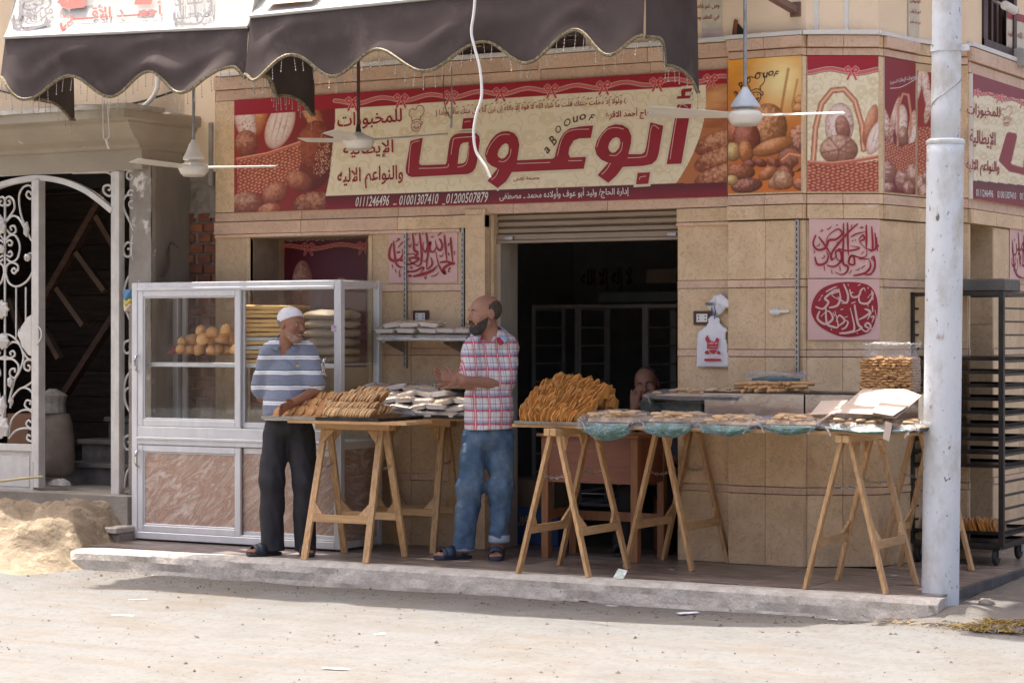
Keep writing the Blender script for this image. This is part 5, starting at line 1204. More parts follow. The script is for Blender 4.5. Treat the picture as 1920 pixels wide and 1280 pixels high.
# ================================================================== steel frame for fans, hanging rods, fans
fr_=thing('fan_beam_frame','brown steel beam bracketed off the wall above the fans','steel beam',(0,-.8,3.55))
BR=mat('brown painted steel',(.22,.13,.10),(.16,.09,.07),8,.6)
b0=at(1492,20,y=.0);MB().bar((b0.x,-.005,b0.z),(b0.x,-1.35,b0.z+.13),.05,.04).build('bracket_beam',BR,fr_);MB().box(b0.x-.03,b0.x+.035,-.02,-.001,b0.z-.04,b0.z+.05).build('wall_plate',BR,fr_)
for x in(-3.6,-2.2):MB().bar((x,-.005,3.95),(x,-.9,3.95),.045,.045).build('bracket_beam',BR,fr_)
MB().bar((-3.9,-.82,3.96),(1.2,-.82,3.96),.04,.04).build('cross_beam',BR,fr_)
def fan(label,px,py,blades,y=-.82,rodc=STEEL,bell=True,s=1.0):
 c=at(px,py,y=y);t=thing('ceiling_fan',label,'ceiling fan',tuple(c),group='ceiling fans hanging in front of the shop')
 MB().tube([(c.x,c.y,c.z+.10),(c.x,c.y,3.95)],.011,10).build('rod',rodc,t)
 if bell:MB().lathe([(.072,.065),(.070,.085),(.045,.12),(.035,.165),(.020,.185),(.013,.20)]if bell==1 else[(.092,.06),(.090,.068),(.03,.155),(.016,.175),(.012,.18)],tuple(c),24).build('bell_cover',FANW if bell==1 else mat('blue grey bell',(.5,.56,.62),(.42,.47,.52),9,.4),t,smooth=True)
 else:MB().lathe([(.02,.03),(.024,.05),(.016,.09),(.012,.12)],tuple(c),12).build('coupling',BLACKM,t)
 MB().lathe([(.030,-.045),(.075,-.040),(.088,-.028),(.098,-.006),(.104,.006),(.100,.02),(.09,.035),(.05,.052),(.02,.07)],tuple(c),28).build('motor_housing',FANW,t,smooth=True)
 MB().lathe([(.006,-.05),(.07,-.0465),(.073,-.043)],tuple(c),28).build('motor_cap',simple('cap cream',(.62,.57,.48)),t)
 for ang,dz in blades:
  d=Vector((math.cos(ang),math.sin(ang),dz));q=Vector((-math.sin(ang),math.cos(ang),0));tw=Vector((0,0,.010))
  st=[(.09,.030),(.14,.042),(.20,.052),(.55,.062),(.58,.045)];V=[]
  for r_,w_ in st:
   for sg_ in(-1,1):
    p=c+d*r_*s+q*w_*sg_*.9+tw*sg_+Vector((0,0,.012));V.append(p);V.append(p+Vector((0,0,.003)))
  F=[]
  for i in range(len(st)-1):a_=i*4;F+=[[a_,a_+2,a_+6,a_+4],[a_+1,a_+5,a_+7,a_+3],[a_,a_+4,a_+5,a_+1],[a_+2,a_+3,a_+7,a_+6]]
  F+=[[0,1,3,2],[len(V)-4,len(V)-2,len(V)-1,len(V)-3]];meshobj('blade',V,F,FANW,t)
 return t
fan('white ceiling fan with a tall bell cover in front of the concrete pillar',363,318,[(2.75,.10),(.32,.0),(-1.85+.2,.02)],bell=1)
fan('cream ceiling fan on a dark rod in front of the arabic sign',672,268,[(2.85,.07),(.60,.085),(-1.3,.02)],rodc=simple('maroon rod',(.10,.035,.035)),bell=0)
fan('ceiling fan with blue grey bell cover in front of the orange poster',1397,221,[(3.45,.02),(.52,.03),(-2.0-.55,.06)],bell=2)
# loose white wires
setp(MB().tube(smooth_path([at(x,y,y=-1.82 if y<130 else-.6)if False else at(x,y,y=-1.84)for x,y in((893,-40),(889,20),(884,60),(890,90),(900,130),(903,180),(893,215),(888,250),(893,285),(910,312),(919,333))],8),.0085,8).build('white_cable',PVC),'long white cable dangling loosely across the shop sign','cable')
wr=thing('twisted_wires','two thin wires ending in a taped knot, hanging over the sign verse','wires',tuple(at(845,230,y=-.5)))
MB().tube(smooth_path([at(x,y,y=-.5)for x,y in((832,140),(831,170),(836,205),(845,222))]),.0035).build('wire',BROWNP,wr);MB().tube([at(x,y,y=-.5)for x,y in((847,125),(847,220),(846,240))],[.003,.007,.008]).build('wire',STEEL,wr)
wc=thing('hanging_wires','pair of pale wires with a small tube hanging before the canopy, left of first fan','wires',tuple(at(200,260,y=-1.0)))
MB().tube([at(x,y,y=-1.0)for x,y in((192,180),(194,260),(199,262),(205,256),(201,190))],.0035).build('wire',PVC,wc);MB().tube([at(199,262,y=-1),at(204,279,y=-1)],.008).build('tube_end',PVC,wc)
setp(MB().tube(smooth_path([at(x,y,y=-.03)for x,y in((-20,165),(80,190),(140,199),(200,200),(260,192),(325,172))],6),.008).build('black_cable',RUBBER),'thin black cable sagging across the plaster under the left awning','cable')
setp(MB().tube(smooth_path([at(x,y,y=-.06)for x,y in((296,145),(295,165),(285,185),(265,204))],6),.018,10).build('white_pipe',PVC),'curved white plastic pipe on the plaster above the canopy','pipe')
cw=thing('wire_tuft','tuft of grey wires sprouting from the concrete pillar side above the cabinet','wires',tuple(at(308,510,y=-.2)))
for k in range(5):MB().tube(smooth_path([at(300+k*2,520,x=PIL1+.01),at(310+k*2,495,x=PIL1+.04),at(315+k,465-k*3,x=PIL1+.02),at(322+k*4,455+k*3,x=PIL1+.05)],4),.002).build('wire',BROWNP,cw)

# ================================================================== POLE
pc=(2.032,-.88)
pole=thing('lamp_post','pale blue grey painted steel pole standing at the right end of the pavement','pole',(pc[0],pc[1],0))
lean=Vector((.012,0.0,1)).normalized()
def polecyl(z0,z1,r,name,n=40,flare=False):
 prof=[];m=34;V=[];F=[]
 for i in range(m+1):
  z=z0+(z1-z0)*i/m
  for j in range(n):
   a=2*PI*j/n;rr_=r*(1+.012*(float(fbm(np.array(a*3.),np.array(z*3.),3))-.5));V.append((pc[0]+lean.x*z+rr_*math.cos(a),pc[1]+rr_*math.sin(a),z))
 for i in range(m):
  for j in range(n):j2=(j+1)%n;F.append([i*n+j,i*n+j2,(i+1)*n+j2,(i+1)*n+j])
 F.append([m*n+j for j in range(n)]);F.append([j for j in range(n)][::-1])
 o=meshobj(name,V,F,POLEP,pole,smooth=True);o.data.polygons[-1].use_smooth=False;o.data.polygons[-2].use_smooth=False;return o
zst=at(1770,263,y=pc[1]).z
polecyl(-.20,zst,.103,'lower_shaft');polecyl(zst,8.5,.0815,'upper_shaft')
for z_,nm in((at(1770,92,y=pc[1]).z,'clamp_band'),(at(1770,10,y=pc[1]).z+.35,'clamp_band')):
 MB().lathe([(.083,-.018),(.088,-.018),(.088,.018),(.083,.018)],(pc[0]+lean.x*z_,pc[1],z_),36).box(pc[0]+lean.x*z_+.085,pc[0]+lean.x*z_+.13,pc[1]-.014,pc[1]+.014,z_-.018,z_+.018).build(nm,POLEP,pole)
MB().lathe([(.105,0),(.108,.01),(.108,.02),(.098,.03)],(pc[0]+lean.x*zst,pc[1],zst-.025),40).build('shaft_collar',POLEP,pole)
q=at(1772,628,y=pc[1]);V,F=text_arrays('ابو عوف',.01);lo=V.min(0);hi=V.max(0);T=(V-lo)/(hi-lo);ca=-.55
meshobj('stencil_mark',[(pc[0]+lean.x*q.z+.1055*math.sin(ca+.7+(x-.5)*.42),pc[1]-.1055*math.cos(ca+.7+(x-.5)*.42),q.z-.03+y*.05)for x,y in T],F,simple('pale rust stencil',(.45,.33,.30)),pole)
MB().tube([(pc[0]+lean.x*z+.083*math.sin(a),pc[1]-.083*math.cos(a),z)for a,z in zip(np.linspace(-1.2,1.9,16),np.linspace(at(1745,205,y=pc[1]).z,at(1803,145,y=pc[1]).z,16))],.0025,4).build('wrapped_wire',STEEL,pole)
# hose clamp rust marks on pole
RUST=mat('rust bare metal',(.16,.10,.07),(.09,.06,.04),18,.8)
for(z,a_,w_,h_)in((.80,.95,.02,.05),(.62,1.1,.008,.05)):
 MB().prism([(pc[0]+.106*math.sin(a_+s_*w_*5),pc[1]-.106*math.cos(a_+s_*w_*5),z+t_*h_)for s_,t_ in((-1,0),(1,0),(1,1),(-1,1))],(.001,-.001,0)).build('bare_patch',RUST,pole)

# ================================================================== SHOP INTERIOR
rm_=thing('shop_interior','dark black tiled room of the bakery seen through the open doorway','shop room',(-.7,2,0))
MB().box(-3.5,-3.4,.5,5,0,2.6).box(.9,1.0,.36,5,0,2.6).box(-3.5,1.0,5.0,5.1,0,2.6).box(-3.5,1.0,.345,5.1,2.3,2.6).build('room_wall',DARKT,rm_)
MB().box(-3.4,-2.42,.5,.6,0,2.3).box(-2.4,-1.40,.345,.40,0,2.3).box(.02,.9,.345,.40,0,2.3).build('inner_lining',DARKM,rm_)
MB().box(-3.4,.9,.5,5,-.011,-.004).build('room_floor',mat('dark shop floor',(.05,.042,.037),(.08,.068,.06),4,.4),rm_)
tl=None
for i in range(6):
 for j in range(5):
  x=-3.0+i*.62;z=.02+j*.46
  MB().box(x+.002,x+.618,4.985,4.999,z+.002,z+.458).build('wall_tile',DARKT,rm_)
# rolling shutter
sh=thing('roller_shutter','beige brown roller shutter rolled up above the doorway','shutter',(-.7,.12,2.1))
SHM=mat('beige brown shutter metal',(.34,.255,.18),(.27,.20,.14),5,.45,metal=.15,stretch=(.5,1,4),dirt=((.2,.15,.11),7,.62))
for k,z in enumerate((2.235,2.19,2.145)):
 pr_=[(.10,0),(.085,-.012),(.09,-.034),(.105,-.042)];V=[];F=[]
 MB().prism([(-1.372,.10,z),(-1.372,.082,z-.010),(-1.372,.086,z-.034),(-1.372,.104,z-.043),(-1.372,.12,z-.04),(-1.372,.12,z)],(1.370,0,0)).build('shutter_slat',SHM,sh)
MB().box(-1.372,-.002,.075,.11,2.062,2.100).build('bottom_bar',SHM,sh,bevel=.004);MB().box(-1.372,-.002,.068,.115,2.040,2.061).build('bottom_lip',SHM,sh,bevel=.003)
MB().box(-1.30,-1.24,.06,.075,2.064,2.085).build('lock_plate',STEEL,sh);MB().box(-.10,-.04,.06,.075,2.064,2.085).build('lock_plate',STEEL,sh)
MB().box(-1.371,-1.345,.08,.22,0,2.04).build('shutter_rail',mat('cream shutter rail',(.50,.43,.33),(.42,.36,.27),6,.45),sh)
MB().box(-1.371,-1.36,.22,.34,0,2.24).box(-.002,-.001+.0,.08,.22,0,2.04).build('shutter_rail',mat('cream shutter rail',(.5,.43,.33)),sh)
# interior racks
def rack(label,x0,x1,y0,y1,z0,z1,n,m=BLACKM,name='bakery_rack',trays=(),wheels=False,r=.014,group=None,open_=True):
 t=thing(name,label,'rack',((x0+x1)/2,y0,z0),group=group)
 for x in(x0,x1):
  for y in(y0,y1):MB().box(x-r,x+r,y-r,y+r,z0,z1).build('post',m,t)
 for z in(z1-.001,z0+.02):
  for y in(y0,y1):MB().box(x0+r,x1-r,y-r*.8,y+r*.8,z-.026,z-.002).build('frame_bar',m,t)
  for x in(x0,x1):MB().box(x-r*.8,x+r*.8,y0+r,y1-r,z-.026,z-.002).build('frame_bar',m,t)
 rn=None
 for k in range(n):
  z=z0+(z1-z0)*(k+.7)/n
  for x in(x0+.004,x1-.004):
   if rn is None:rn=MB().box(x-.008,x+.014,y0+r,y1-r,z-.002,z+.010).build('runner',m,t);rn_x,rn_z=x,z
   else:copyof(rn,t,(x-rn_x,0,z-rn_z))
 for k in trays:
  z=z0+(z1-z0)*(k+.7)/n+.012
  tb_=thing('baking_tray','x','tray',((x0+x1)/2,y0,z))if False else None
  tray_mb(x0+.012,x1-.012,y0-.004,y1-.01,z,.022).build('rack_tray',TRAY,t)
 return t
def tray_mb(x0,x1,y0,y1,z,h=.02,w=.006,fl=.012):
 mb=MB();mb.box(x0+.004,x1-.004,y0+.004,y1-.004,z,z+.003)
 P=[(x0,y0),(x1,y0),(x1,y1),(x0,y1)];b=len(mb.V)
 for(a,c_)in((P[0],P[1]),(P[1],P[2]),(P[2],P[3]),(P[3],P[0])):
  d=Vector((c_[0]-a[0],c_[1]-a[1],0)).normalized();n=Vector((d.y,-d.x,0))
  A_=Vector((*a,z));C_=Vector((*c_,z));i=n*(-.006)
  mb.add([A_+i,C_+i,C_+n*fl*.5+Vector((0,0,h)),A_+n*fl*.5+Vector((0,0,h)),A_+n*fl+Vector((0,0,h-.001)),C_+n*fl+Vector((0,0,h-.001)),C_+n*.002+Vector((0,0,-.001)),A_+n*.002+Vector((0,0,-.001))],
[[0,1,2,3],[3,2,5,4],[4,5,6,7],[7,6,1,0]])
 return mb
DRK=mat('grey brown rack steel',(.62,.57,.52),(.75,.7,.64),8,.5,metal=.1)
ir=0
for px0,px1,lab in((1001,1082,'dim steel shelf rack at the left inside the dark doorway'),(1086,1208,'dim steel shelf rack in the middle of the dark doorway'),(1213,1290,'dim steel shelf rack at the right inside the dark doorway')):
 xa,xb=AX(px0,2.6),AX(px1,2.6);rack(lab,xa,xb,2.6,3.1,.1,AZ(1040,571,2.6),11,DRK,'shelf_rack',group=None,r=.012)
 z=AZ(1040,571,2.6)
bx=thing('pale_crate','dull blue grey plastic crate lying on top of the racks inside the shop','crate',tuple(at(1200,560,y=2.65)))
a=at(1121,547,y=2.6);b=at(1300,565,y=2.6);MB().box(a.x,b.x,2.6,2.95,b.z,a.z).build('crate_body',mat('dull blue grey crate',(.22,.25,.25),(.18,.21,.21),6,.5),bx,bevel=.01)
a=at(1086,553,y=2.75);b=at(1121,568,y=2.7);
PIn=Plane((0,4.97,0),(1,0,0),(0,0,1));dr=simple('dim red lettering',(.16,.02,.025))
tci=thing('wall_calligraphy','faint dark red calligraphy on the black back wall of the shop','lettering',tuple(at(1140,540,y=4.97)))
put_text('lettering','لا إله إلا الله',PIn,None,dr,tci,.004,.02,quad=pxq(PIn,(1090,546),(1185,546),(1185,500),(1090,505)))
fj=MB();a=at(1212,505,y=2.2);b=at(1268,530,y=2.2);
setp(MB().box(a.x,b.x,2.2,2.25,b.z,a.z).build('brown_board',mat('brown lath board',(.22,.16,.12),(.18,.13,.09),6,.6)),'brown horizontal board in the dark upper right of the doorway','board')
# carton boxes inside the door
bb=thing('blue_carton','blue printed cardboard carton on the shop floor behind the man in jeans','box',tuple(at(1000,990,z=0)))
x0,x1=AX(905,.42),AX(1046,.42);z1_=AZ(1000,950,.42);z2_=AZ(1000,900,.42)
BLU=mat('blue carton print',(.02,.055,.16),(.03,.08,.2),5,.6);BCD=mat('brown carton',(.17,.12,.08),(.13,.09,.06),5,.8)
MB().box(x0,x1,.42,.75,.002,z1_).build('carton_base',BLU,bb);MB().box(x0+.01,x1-.03,.425,.74,z1_+.001,z2_).build('carton_lid',BCD,bb)
PBx=Plane((0,.418,0),(1,0,0),(0,0,1));put_text('carton_print','موز',PBx,None,simple('ochre print',(.4,.28,.05)),bb,.001,.02,quad=pxq(PBx,(972,985),(990,985),(990,960),(972,960)))

# ---------------- desk
dk=thing('desk','old brown wooden desk standing in the doorway behind the trestles','desk',(-.45,-.1,0))
dx0,dx1,dy0,dy1=AX(1016,-.30),-.13,-.31,.12;zt_d=AZ(1010,812,-.32)
MB().box(dx0-.02,dx1+.02,dy0-.03,dy1+.03,zt_d-.018,zt_d).build('desk_top',DESKL,dk,bevel=.003)
zl=AZ(1100,905,-.3)
MB().box(dx0+.03,dx1-.045,dy0+.008,dy0+.02,zl-.0,zt_d-.019).build('front_panel',DESKM,dk);MB().box(dx1-.02,dx1-.008,dy0+.05,dy1-.05,zl,zt_d-.019).build('side_panel',DESKM,dk);MB().box(dx0+.008,dx0+.02,dy0+.05,dy1-.05,zl,zt_d-.019).build('side_panel',DESKM,dk)
for x in(dx0,dx1-.05):
 for y in(dy0,dy1-.05):MB().box(x,x+.05,y,y+.05,0,zt_d-.019).build('leg',DESKL,dk,bevel=.003)
MB().bar((dx0+.05,dy1-.02,.25),(dx1-.05,dy1-.02,.25),.02,.06).bar((dx0+.03,dy0+.05,.28),(dx0+.03,dy1-.05,.28),.02,.06).build('stretcher',DESKL,dk)

# ================================================================== DISPLAY CABINET
cbx0,cbx1,cby0,cby1,cbz=-3.91,-2.155,-.625,-.12,1.792
cab=thing('display_cabinet','aluminium framed glass display cabinet with marble patterned doors below','cabinet',(-3.03,-.37,0))
def marble():
 k=NT('marble print panel');v=coords(k,(1,1,1));m0=k.n('ShaderNodeMapping');m0.inputs['Rotation'].default_value=(0,.72,0);k.l(v,m0.inputs[0]);mp=k.n('ShaderNodeMapping');mp.inputs['Scale'].default_value=(.9,1,3.4);k.l(m0.outputs[0],mp.inputs[0])
 a=k.noise(mp.outputs[0],2.6,9,.68,None,2.2);c=k.ramp(a,[(.30,(.62,.53,.45)),(.42,(.48,.36,.28)),(.50,(.36,.23,.16)),(.56,(.52,.42,.34)),(.68,(.70,.62,.54))])
 b=k.noise(mp.outputs[0],5,6,.6,None,3);f=k.math('SUBTRACT',1.0,k.math('DIVIDE',k.math('ABSOLUTE',k.math('SUBTRACT',b,.5)),.025),clamp=True);c=k.mix(k.math('MULTIPLY',f,.85),c,(.48,.17,.06))
 e=k.noise(mp.outputs[0],8,5,.6,None,4);f=k.math('SUBTRACT',1.0,k.math('DIVIDE',k.math('ABSOLUTE',k.math('SUBTRACT',e,.52)),.016),clamp=True);c=k.mix(k.math('MULTIPLY',f,.5),c,(.72,.66,.60))
 p=k.n('ShaderNodeBsdfPrincipled');p.inputs['Roughness'].default_value=.4;k.l(c,p.inputs['Base Color']);k.l(p.outputs[0],k.out.inputs[0]);return k.m
MARB=marble()
def prof_frame(x0,x1,z0,z1,w,y,th,nm,par,m=ALU,sides='LRTB',wb=None):
 """picture frame of box profiles with a stepped inner bead, mitred look"""
 wb=wb or w
 if 'L' in sides:MB().box(x0,x0+w,y,y+th,z0,z1).build(nm,m,par,bevel=.004)
 if 'R' in sides:MB().box(x1-w,x1,y,y+th,z0,z1).build(nm,m,par,bevel=.004)
 if 'T' in sides:MB().box(x0+w+.0005,x1-w-.0005,y+.001,y+th,z1-w,z1).build(nm,m,par,bevel=.004)
 if 'B' in sides:MB().box(x0+w+.0005,x1-w-.0005,y+.001,y+th,z0,z0+wb).build(nm,m,par,bevel=.004)
 for(a,b,c,d)in((x0+w,x0+w+.010,z0+wb,z1-w),(x1-w-.010,x1-w,z0+wb,z1-w),(x0+w+.0105,x1-w-.0105,z1-w-.010,z1-w),(x0+w+.0105,x1-w-.0105,z0+wb,z0+wb+.012)):
  MB().box(a,b,y+.008,y+th-.002,c,d).build('glazing_bead',m,par,bevel=.003)
zm0,zm1=AZ(440,838,cby0),AZ(440,803,cby0)
# carcass
prof_frame(cbx0,cbx1,.012,cbz,.050,cby0,.05,'carcass_bar',cab)
MB().box(cbx0+.051,cbx1-.051,cby0+.001,cby0+.05,zm0+.0,zm1).build('carcass_bar',ALU,cab,bevel=.004);MB().box(cbx0+.051,cbx1-.051,cby0-.012,cby0,zm0+.035,zm0+.055).build('drip_bead',ALU,cab,bevel=.004)
MB().box(cbx0+.051,cbx1-.051,cby0-.006,cby0+.0,cbz-.055,cbz-.035).build('drip_bead',ALU,cab,bevel=.003)
for x in(cbx0,cbx1-.045):MB().box(x,x+.045,cby1-.045,cby1,.012,cbz).build('carcass_post',ALU,cab,bevel=.003)
for x in(cbx0+.003,cbx1-.035):
 for z0,z1 in((.014,.06),(zm0,zm0+.05),(cbz-.048,cbz-.001)):MB().box(x,x+.032,cby0+.051,cby1-.046,z0,z1).build('carcass_rail',ALU,cab,bevel=.003)
for z0,z1 in((cbz-.048,cbz-.001),(zm0,zm0+.05)):MB().box(cbx0+.046,cbx1-.046,cby1-.035,cby1-.003,z0,z1).build('carcass_rail',ALU,cab)
xmid=AX(452,cby1)
for px in(350,462):x=AX(px,cby1);MB().box(x-.016,x+.016,cby1-.03,cby1-.004,zm1,cbz-.049).build('back_mullion',ALU,cab)
MB().box(cbx0+.002,cbx1-.002,cby0+.002,cby1-.002,cbz+.0005,cbz+.006).build('top_glass',GLASS,cab)
MB().box(cbx0+.05,cbx1-.05,cby0+.05,cby1-.05,.05,.062).box(cbx0+.05,cbx1-.05,cby0+.07,cby1-.05,zm0-.01,zm0).build('carcass_floor',ALU,cab)
shz=AZ(420,680,cby0+.1);MB().box(cbx0+.046,cbx1-.046,cby0+.075,cby0+.10,shz-.03,shz).box(cbx0+.046,cbx1-.046,cby0+.101,cby1-.05,shz-.010,shz-.001).build('shelf',ALU,cab,bevel=.002)
# sliding doors upper
xd=AX(450,cby0-.0);d1=(cbx0+.051,xd,zm1+.002,cbz-.052);d2=(xd-.03,cbx1-.052,zm1+.002,cbz-.052)
dr1=MB().box(d1[0]+.045,d1[1]-.045,cby0+.018,cby0+.022,d1[2]+.045,d1[3]-.045).build('glass_pane',GLASS,cab);prof_frame(*d1,.046,cby0+.004,.022,'door_frame',cab)
dr2=MB().box(d2[0]+.03,d2[1]-.0,cby0+.040,cby0+.044,d2[2]+.02,d2[3]).build('glass_pane',GLASS,cab);MB().box(d2[0]+.03,d2[1],cby0+.03,cby0+.05,d2[2],d2[2]+.04).build('door_frame',ALU,cab,bevel=.002);MB().box(d2[0],d2[0]+.045,cby0+.032,cby0+.05,d2[2]+.041,d2[3]).build('door_frame',ALU,cab,bevel=.002)
# lower marble doors
e1=(cbx0+.051,xd,.064,zm0-.004);prof_frame(*e1,.045,cby0+.004,.022,'door_frame',cab)
MB().box(e1[0]+.046,e1[1]-.046,cby0+.018,cby0+.024,e1[2]+.046,e1[3]-.046).build('marble_panel',MARB,cab);MB().box(xd-.01,cbx1-.052,cby0+.036,cby0+.042,.07,zm0-.004).build('marble_panel',MARB,cab)
for z0,z1 in((.0645,.10),(zm0-.045,zm0-.004)):MB().box(xd+.005,cbx1-.052,cby0+.03,cby0+.05,z0,z1).build('door_frame',ALU,cab,bevel=.003)
# side glass and back glass
MB().box(cbx1-.022,cbx1-.018,cby0+.05,cby1-.045,zm0+.05,cbz-.048).build('side_glass',GLASS,cab);MB().box(cbx0+.018,cbx0+.022,cby0+.05,cby1-.045,zm0+.05,cbz-.048).build('side_glass',GLASS,cab);MB().box(cbx0+.045,cbx1-.045,cby1-.02,cby1-.016,zm0+.05,cbz-.05).build('back_glass',GLASS,cab)
MB().box(cbx1-.024,cbx1-.018,cby0+.05,cby1-.045,.06,zm0).build('marble_panel',MARB,cab);MB().box(cbx0+.018,cbx0+.024,cby0+.05,cby1-.045,.06,zm0).box(cbx0+.045,cbx1-.045,cby1-.02,cby1-.014,.06,zm0).build('marble_panel',MARB,cab)
for x,z0 in((AX(259,cby0),AZ(259,697,cby0)),(AX(612,cby0),AZ(612,704,cby0)),(AX(260,cby0),AZ(260,875,cby0))):
 n=9;hd=MB()
 hd.tube(smooth_path([(x,cby0+.0,z0),(x,cby0-.028,z0+.02),(x,cby0-.032,z0+.055),(x,cby0-.028,z0+.10),(x,cby0,z0+.115)],5),.009,8);hd.build('door_handle',CHROME,cab,smooth=True)
st_=at(626,616,y=cby0-.002);MB().box(st_.x-.02,st_.x+.018,cby0-.0015,cby0-.0005,st_.z-.02,st_.z+.02).build('sticker',mat('printed sticker',(.7,.62,.6),(.35,.15,.4),60,.5),cab)
# ---------------- cabinet contents
BUN=mat('brown bread bun',(.56,.26,.085),(.72,.42,.17),18,.55,bump=.002,bscale=60,rand=.22,dirt=((.30,.11,.035),14,.56),spots=((.80,.62,.42),20,.66))
def blob(name,rx,ry,rz,m,seed=0,n=14,flat=.25,amp=.06):
 V=[];F=[];m_=9
 for i in range(m_+1):
  th=PI*i/m_
  for j in range(n):
   a=2*PI*j/n;r=math.sin(th);z=math.cos(th);z=z if z>-.5 else-.5-(abs(z)-.5)*flat
   q=1+amp*(float(fbm(np.array(math.cos(a)*r*1.6+seed),np.array(math.sin(a)*r*1.6+z+seed*3),3))-.5)*2
   V.append((rx*r*math.cos(a)*q,ry*r*math.sin(a)*q,rz*(z+.5)*q))
 for i in range(m_):
  for j in range(n):j2=(j+1)%n;F.append([i*n+j,(i+1)*n+j,(i+1)*n+j2,i*n+j2])
 return meshobj(name,V,F,m,None,smooth=True)
def put(proto,label,cat,group,loc,rot=(0,0,0),sc=1,first=[]):
 if proto.name not in first:first.append(proto.name);o=proto;o.location=loc;o.rotation_euler=rot;o.scale=sc if hasattr(sc,'__len__')else(sc,)*3
 else:o=copyof(proto,None,loc,rot,sc)
 return setp(o,label,cat,group)
bunp=[blob('bread_bun',.052,.042,.046,BUN,k*3.3)for k in range(3)]
G1='round buns piled on the upper cabinet shelf'
for i,(px,py,s)in enumerate([(340,655,.85),(357,657,.85),(376,657,1.05),(395,657,.85),(411,657,.95),(427,657,.9),(443,657,1),(342,640,.8),(360,640,1.15),(384,638,1.1),(378,622,1.0),(403,638,1.0),(398,625,1.0),(416,636,1.1),(436,640,1),(424,620,1.0),(350,656,.9),(400,654,1)]):
 y=-.42+.06*(i%3)if i<16 else-.3;p=at(px,py+6,y=y);p.z=max(p.z,shz+.001)
 put(bunp[i%3],'round brown bun in the pile on the cabinet shelf','bread',G1,p,(random.uniform(-.3,.3),random.uniform(-.3,.3),random.uniform(0,6)),s)
p=at(322,662,y=-.45);setp(MB().prism([at(312,664,y=-.42),at(335,656,y=-.42),at(333,648,y=-.42),at(325,650,y=-.42)],(0,.08,0)).build('red_wrapper',simple('red wrapper',(.25,.02,.03))),'crumpled red plastic wrapper on the shelf left of the buns','wrapper')
bg_=thing('bag_of_buns','clear plastic bag of dark rolls beside the buns in the cabinet','bag',tuple(at(412,655,y=-.30)))
pb=at(415,650,y=-.28);bo=blob('bag_film',.09,.07,.085,FILM2,5,16,.2,.3);bo.parent=bg_;bo.location=pb-bg_.location+Vector((0,0,-.05));bo=blob('dark_rolls',.075,.055,.07,mat('dark rolls',(.16,.045,.03),(.3,.1,.05),30,.6,bump=.01,bscale=16),8,16,.2,.3);bo.parent=bg_;bo.location=pb-bg_.location+Vector((0,0,-.05))
# stack of folded yellow cloths and white papers
YEL=mat('mustard folded cloth',(.74,.46,.16),(.66,.38,.12),7,.8,bump=.002,bscale=25,rand=.10);PAP=mat('pale folded paper',(.62,.64,.62),(.5,.5,.46),7,.8,bump=.002,rand=.06);TAN=mat('tan folded bag',(.38,.25,.13),(.3,.19,.10),7,.8,bump=.002,bscale=25)
def folded(name,w,d,h,m,seed):
 V=[];F=[];nx,ny=10,8
 for s_ in(0,1):
  for i in range(nx+1):
   for j in range(ny+1):
    x=(i/nx-.5)*w;y=(j/ny-.5)*d;e=min(i,nx-i,j,ny-j);q=(float(fbm(np.array(x*14+seed),np.array(y*14+seed+s_*9),3))-.5)
    z=(h*s_ if e>0 else h*(.5+.38*(1 if s_ else-1)))+q*h*.35*(1 if s_ else .3);V.append((x+q*.012*(e==0),y+q*.014*(e==0),z))
 M_=(nx+1)*(ny+1)
 for i in range(nx):
  for j in range(ny):
   a=i*(ny+1)+j;F.append([a,a+1,a+ny+2,a+ny+1]);F.append([M_+a,M_+a+ny+1,M_+a+ny+2,M_+a+1])
 ring=[i*(ny+1)for i in range(nx+1)]+[nx*(ny+1)+j for j in range(1,ny+1)]+[i*(ny+1)+ny for i in range(nx-1,-1,-1)]+[j for j in range(ny-1,0,-1)]
 for a,b in zip(ring,ring[1:]+ring[:1]):F.append([a,b,b+M_,a+M_])
 return meshobj(name,V,F,m,None,smooth=False)
cols_='YYYYYYYPYPYTY';zs=AZ(495,668,-.45);ztp=AZ(495,572,-.45);hh=(ztp-shz)/len(cols_)
xs0,xs1=AX(455,-.47),AX(545,-.47);fp={}
for i,ch in enumerate(cols_[::-1]):
 m={'Y':YEL,'P':PAP,'T':TAN}[ch];kind={'Y':'folded_cloth','P':'folded_paper','T':'folded_bag'}[ch]
 key=(ch,i%3)
 if key not in fp:fp[key]=folded(kind,xs1-xs0,.30,hh*.96,m,i*2.1+1)
 src=fp[key];loc=((xs0+xs1)/2+random.uniform(-.012,.012),-.40,shz+i*hh)
 lab={'Y':'mustard yellow folded cloth in the tall stack inside the cabinet','P':'pale folded paper in the yellow stack, %s of the two'%('lower' if i<4 else 'upper'),'T':'brown folded bag near the bottom of the yellow stack'}[ch]
 put(src,lab,'cloth' if ch=='Y' else 'paper' if ch=='P' else 'bag','folded cloths stacked in the cabinet' if ch=='Y' else None,loc,(random.uniform(-.02,.02),random.uniform(-.02,.02),random.uniform(-.05,.05)))
BAGC=mat('brown floral bread bag',(.34,.235,.135),(.26,.17,.09),9,.6,bump=.006,bscale=16,spots=((.32,.09,.05),9,.62),rand=.1)
xb0,xb1=AX(560,-.40),AX(700,-.22);sb=None
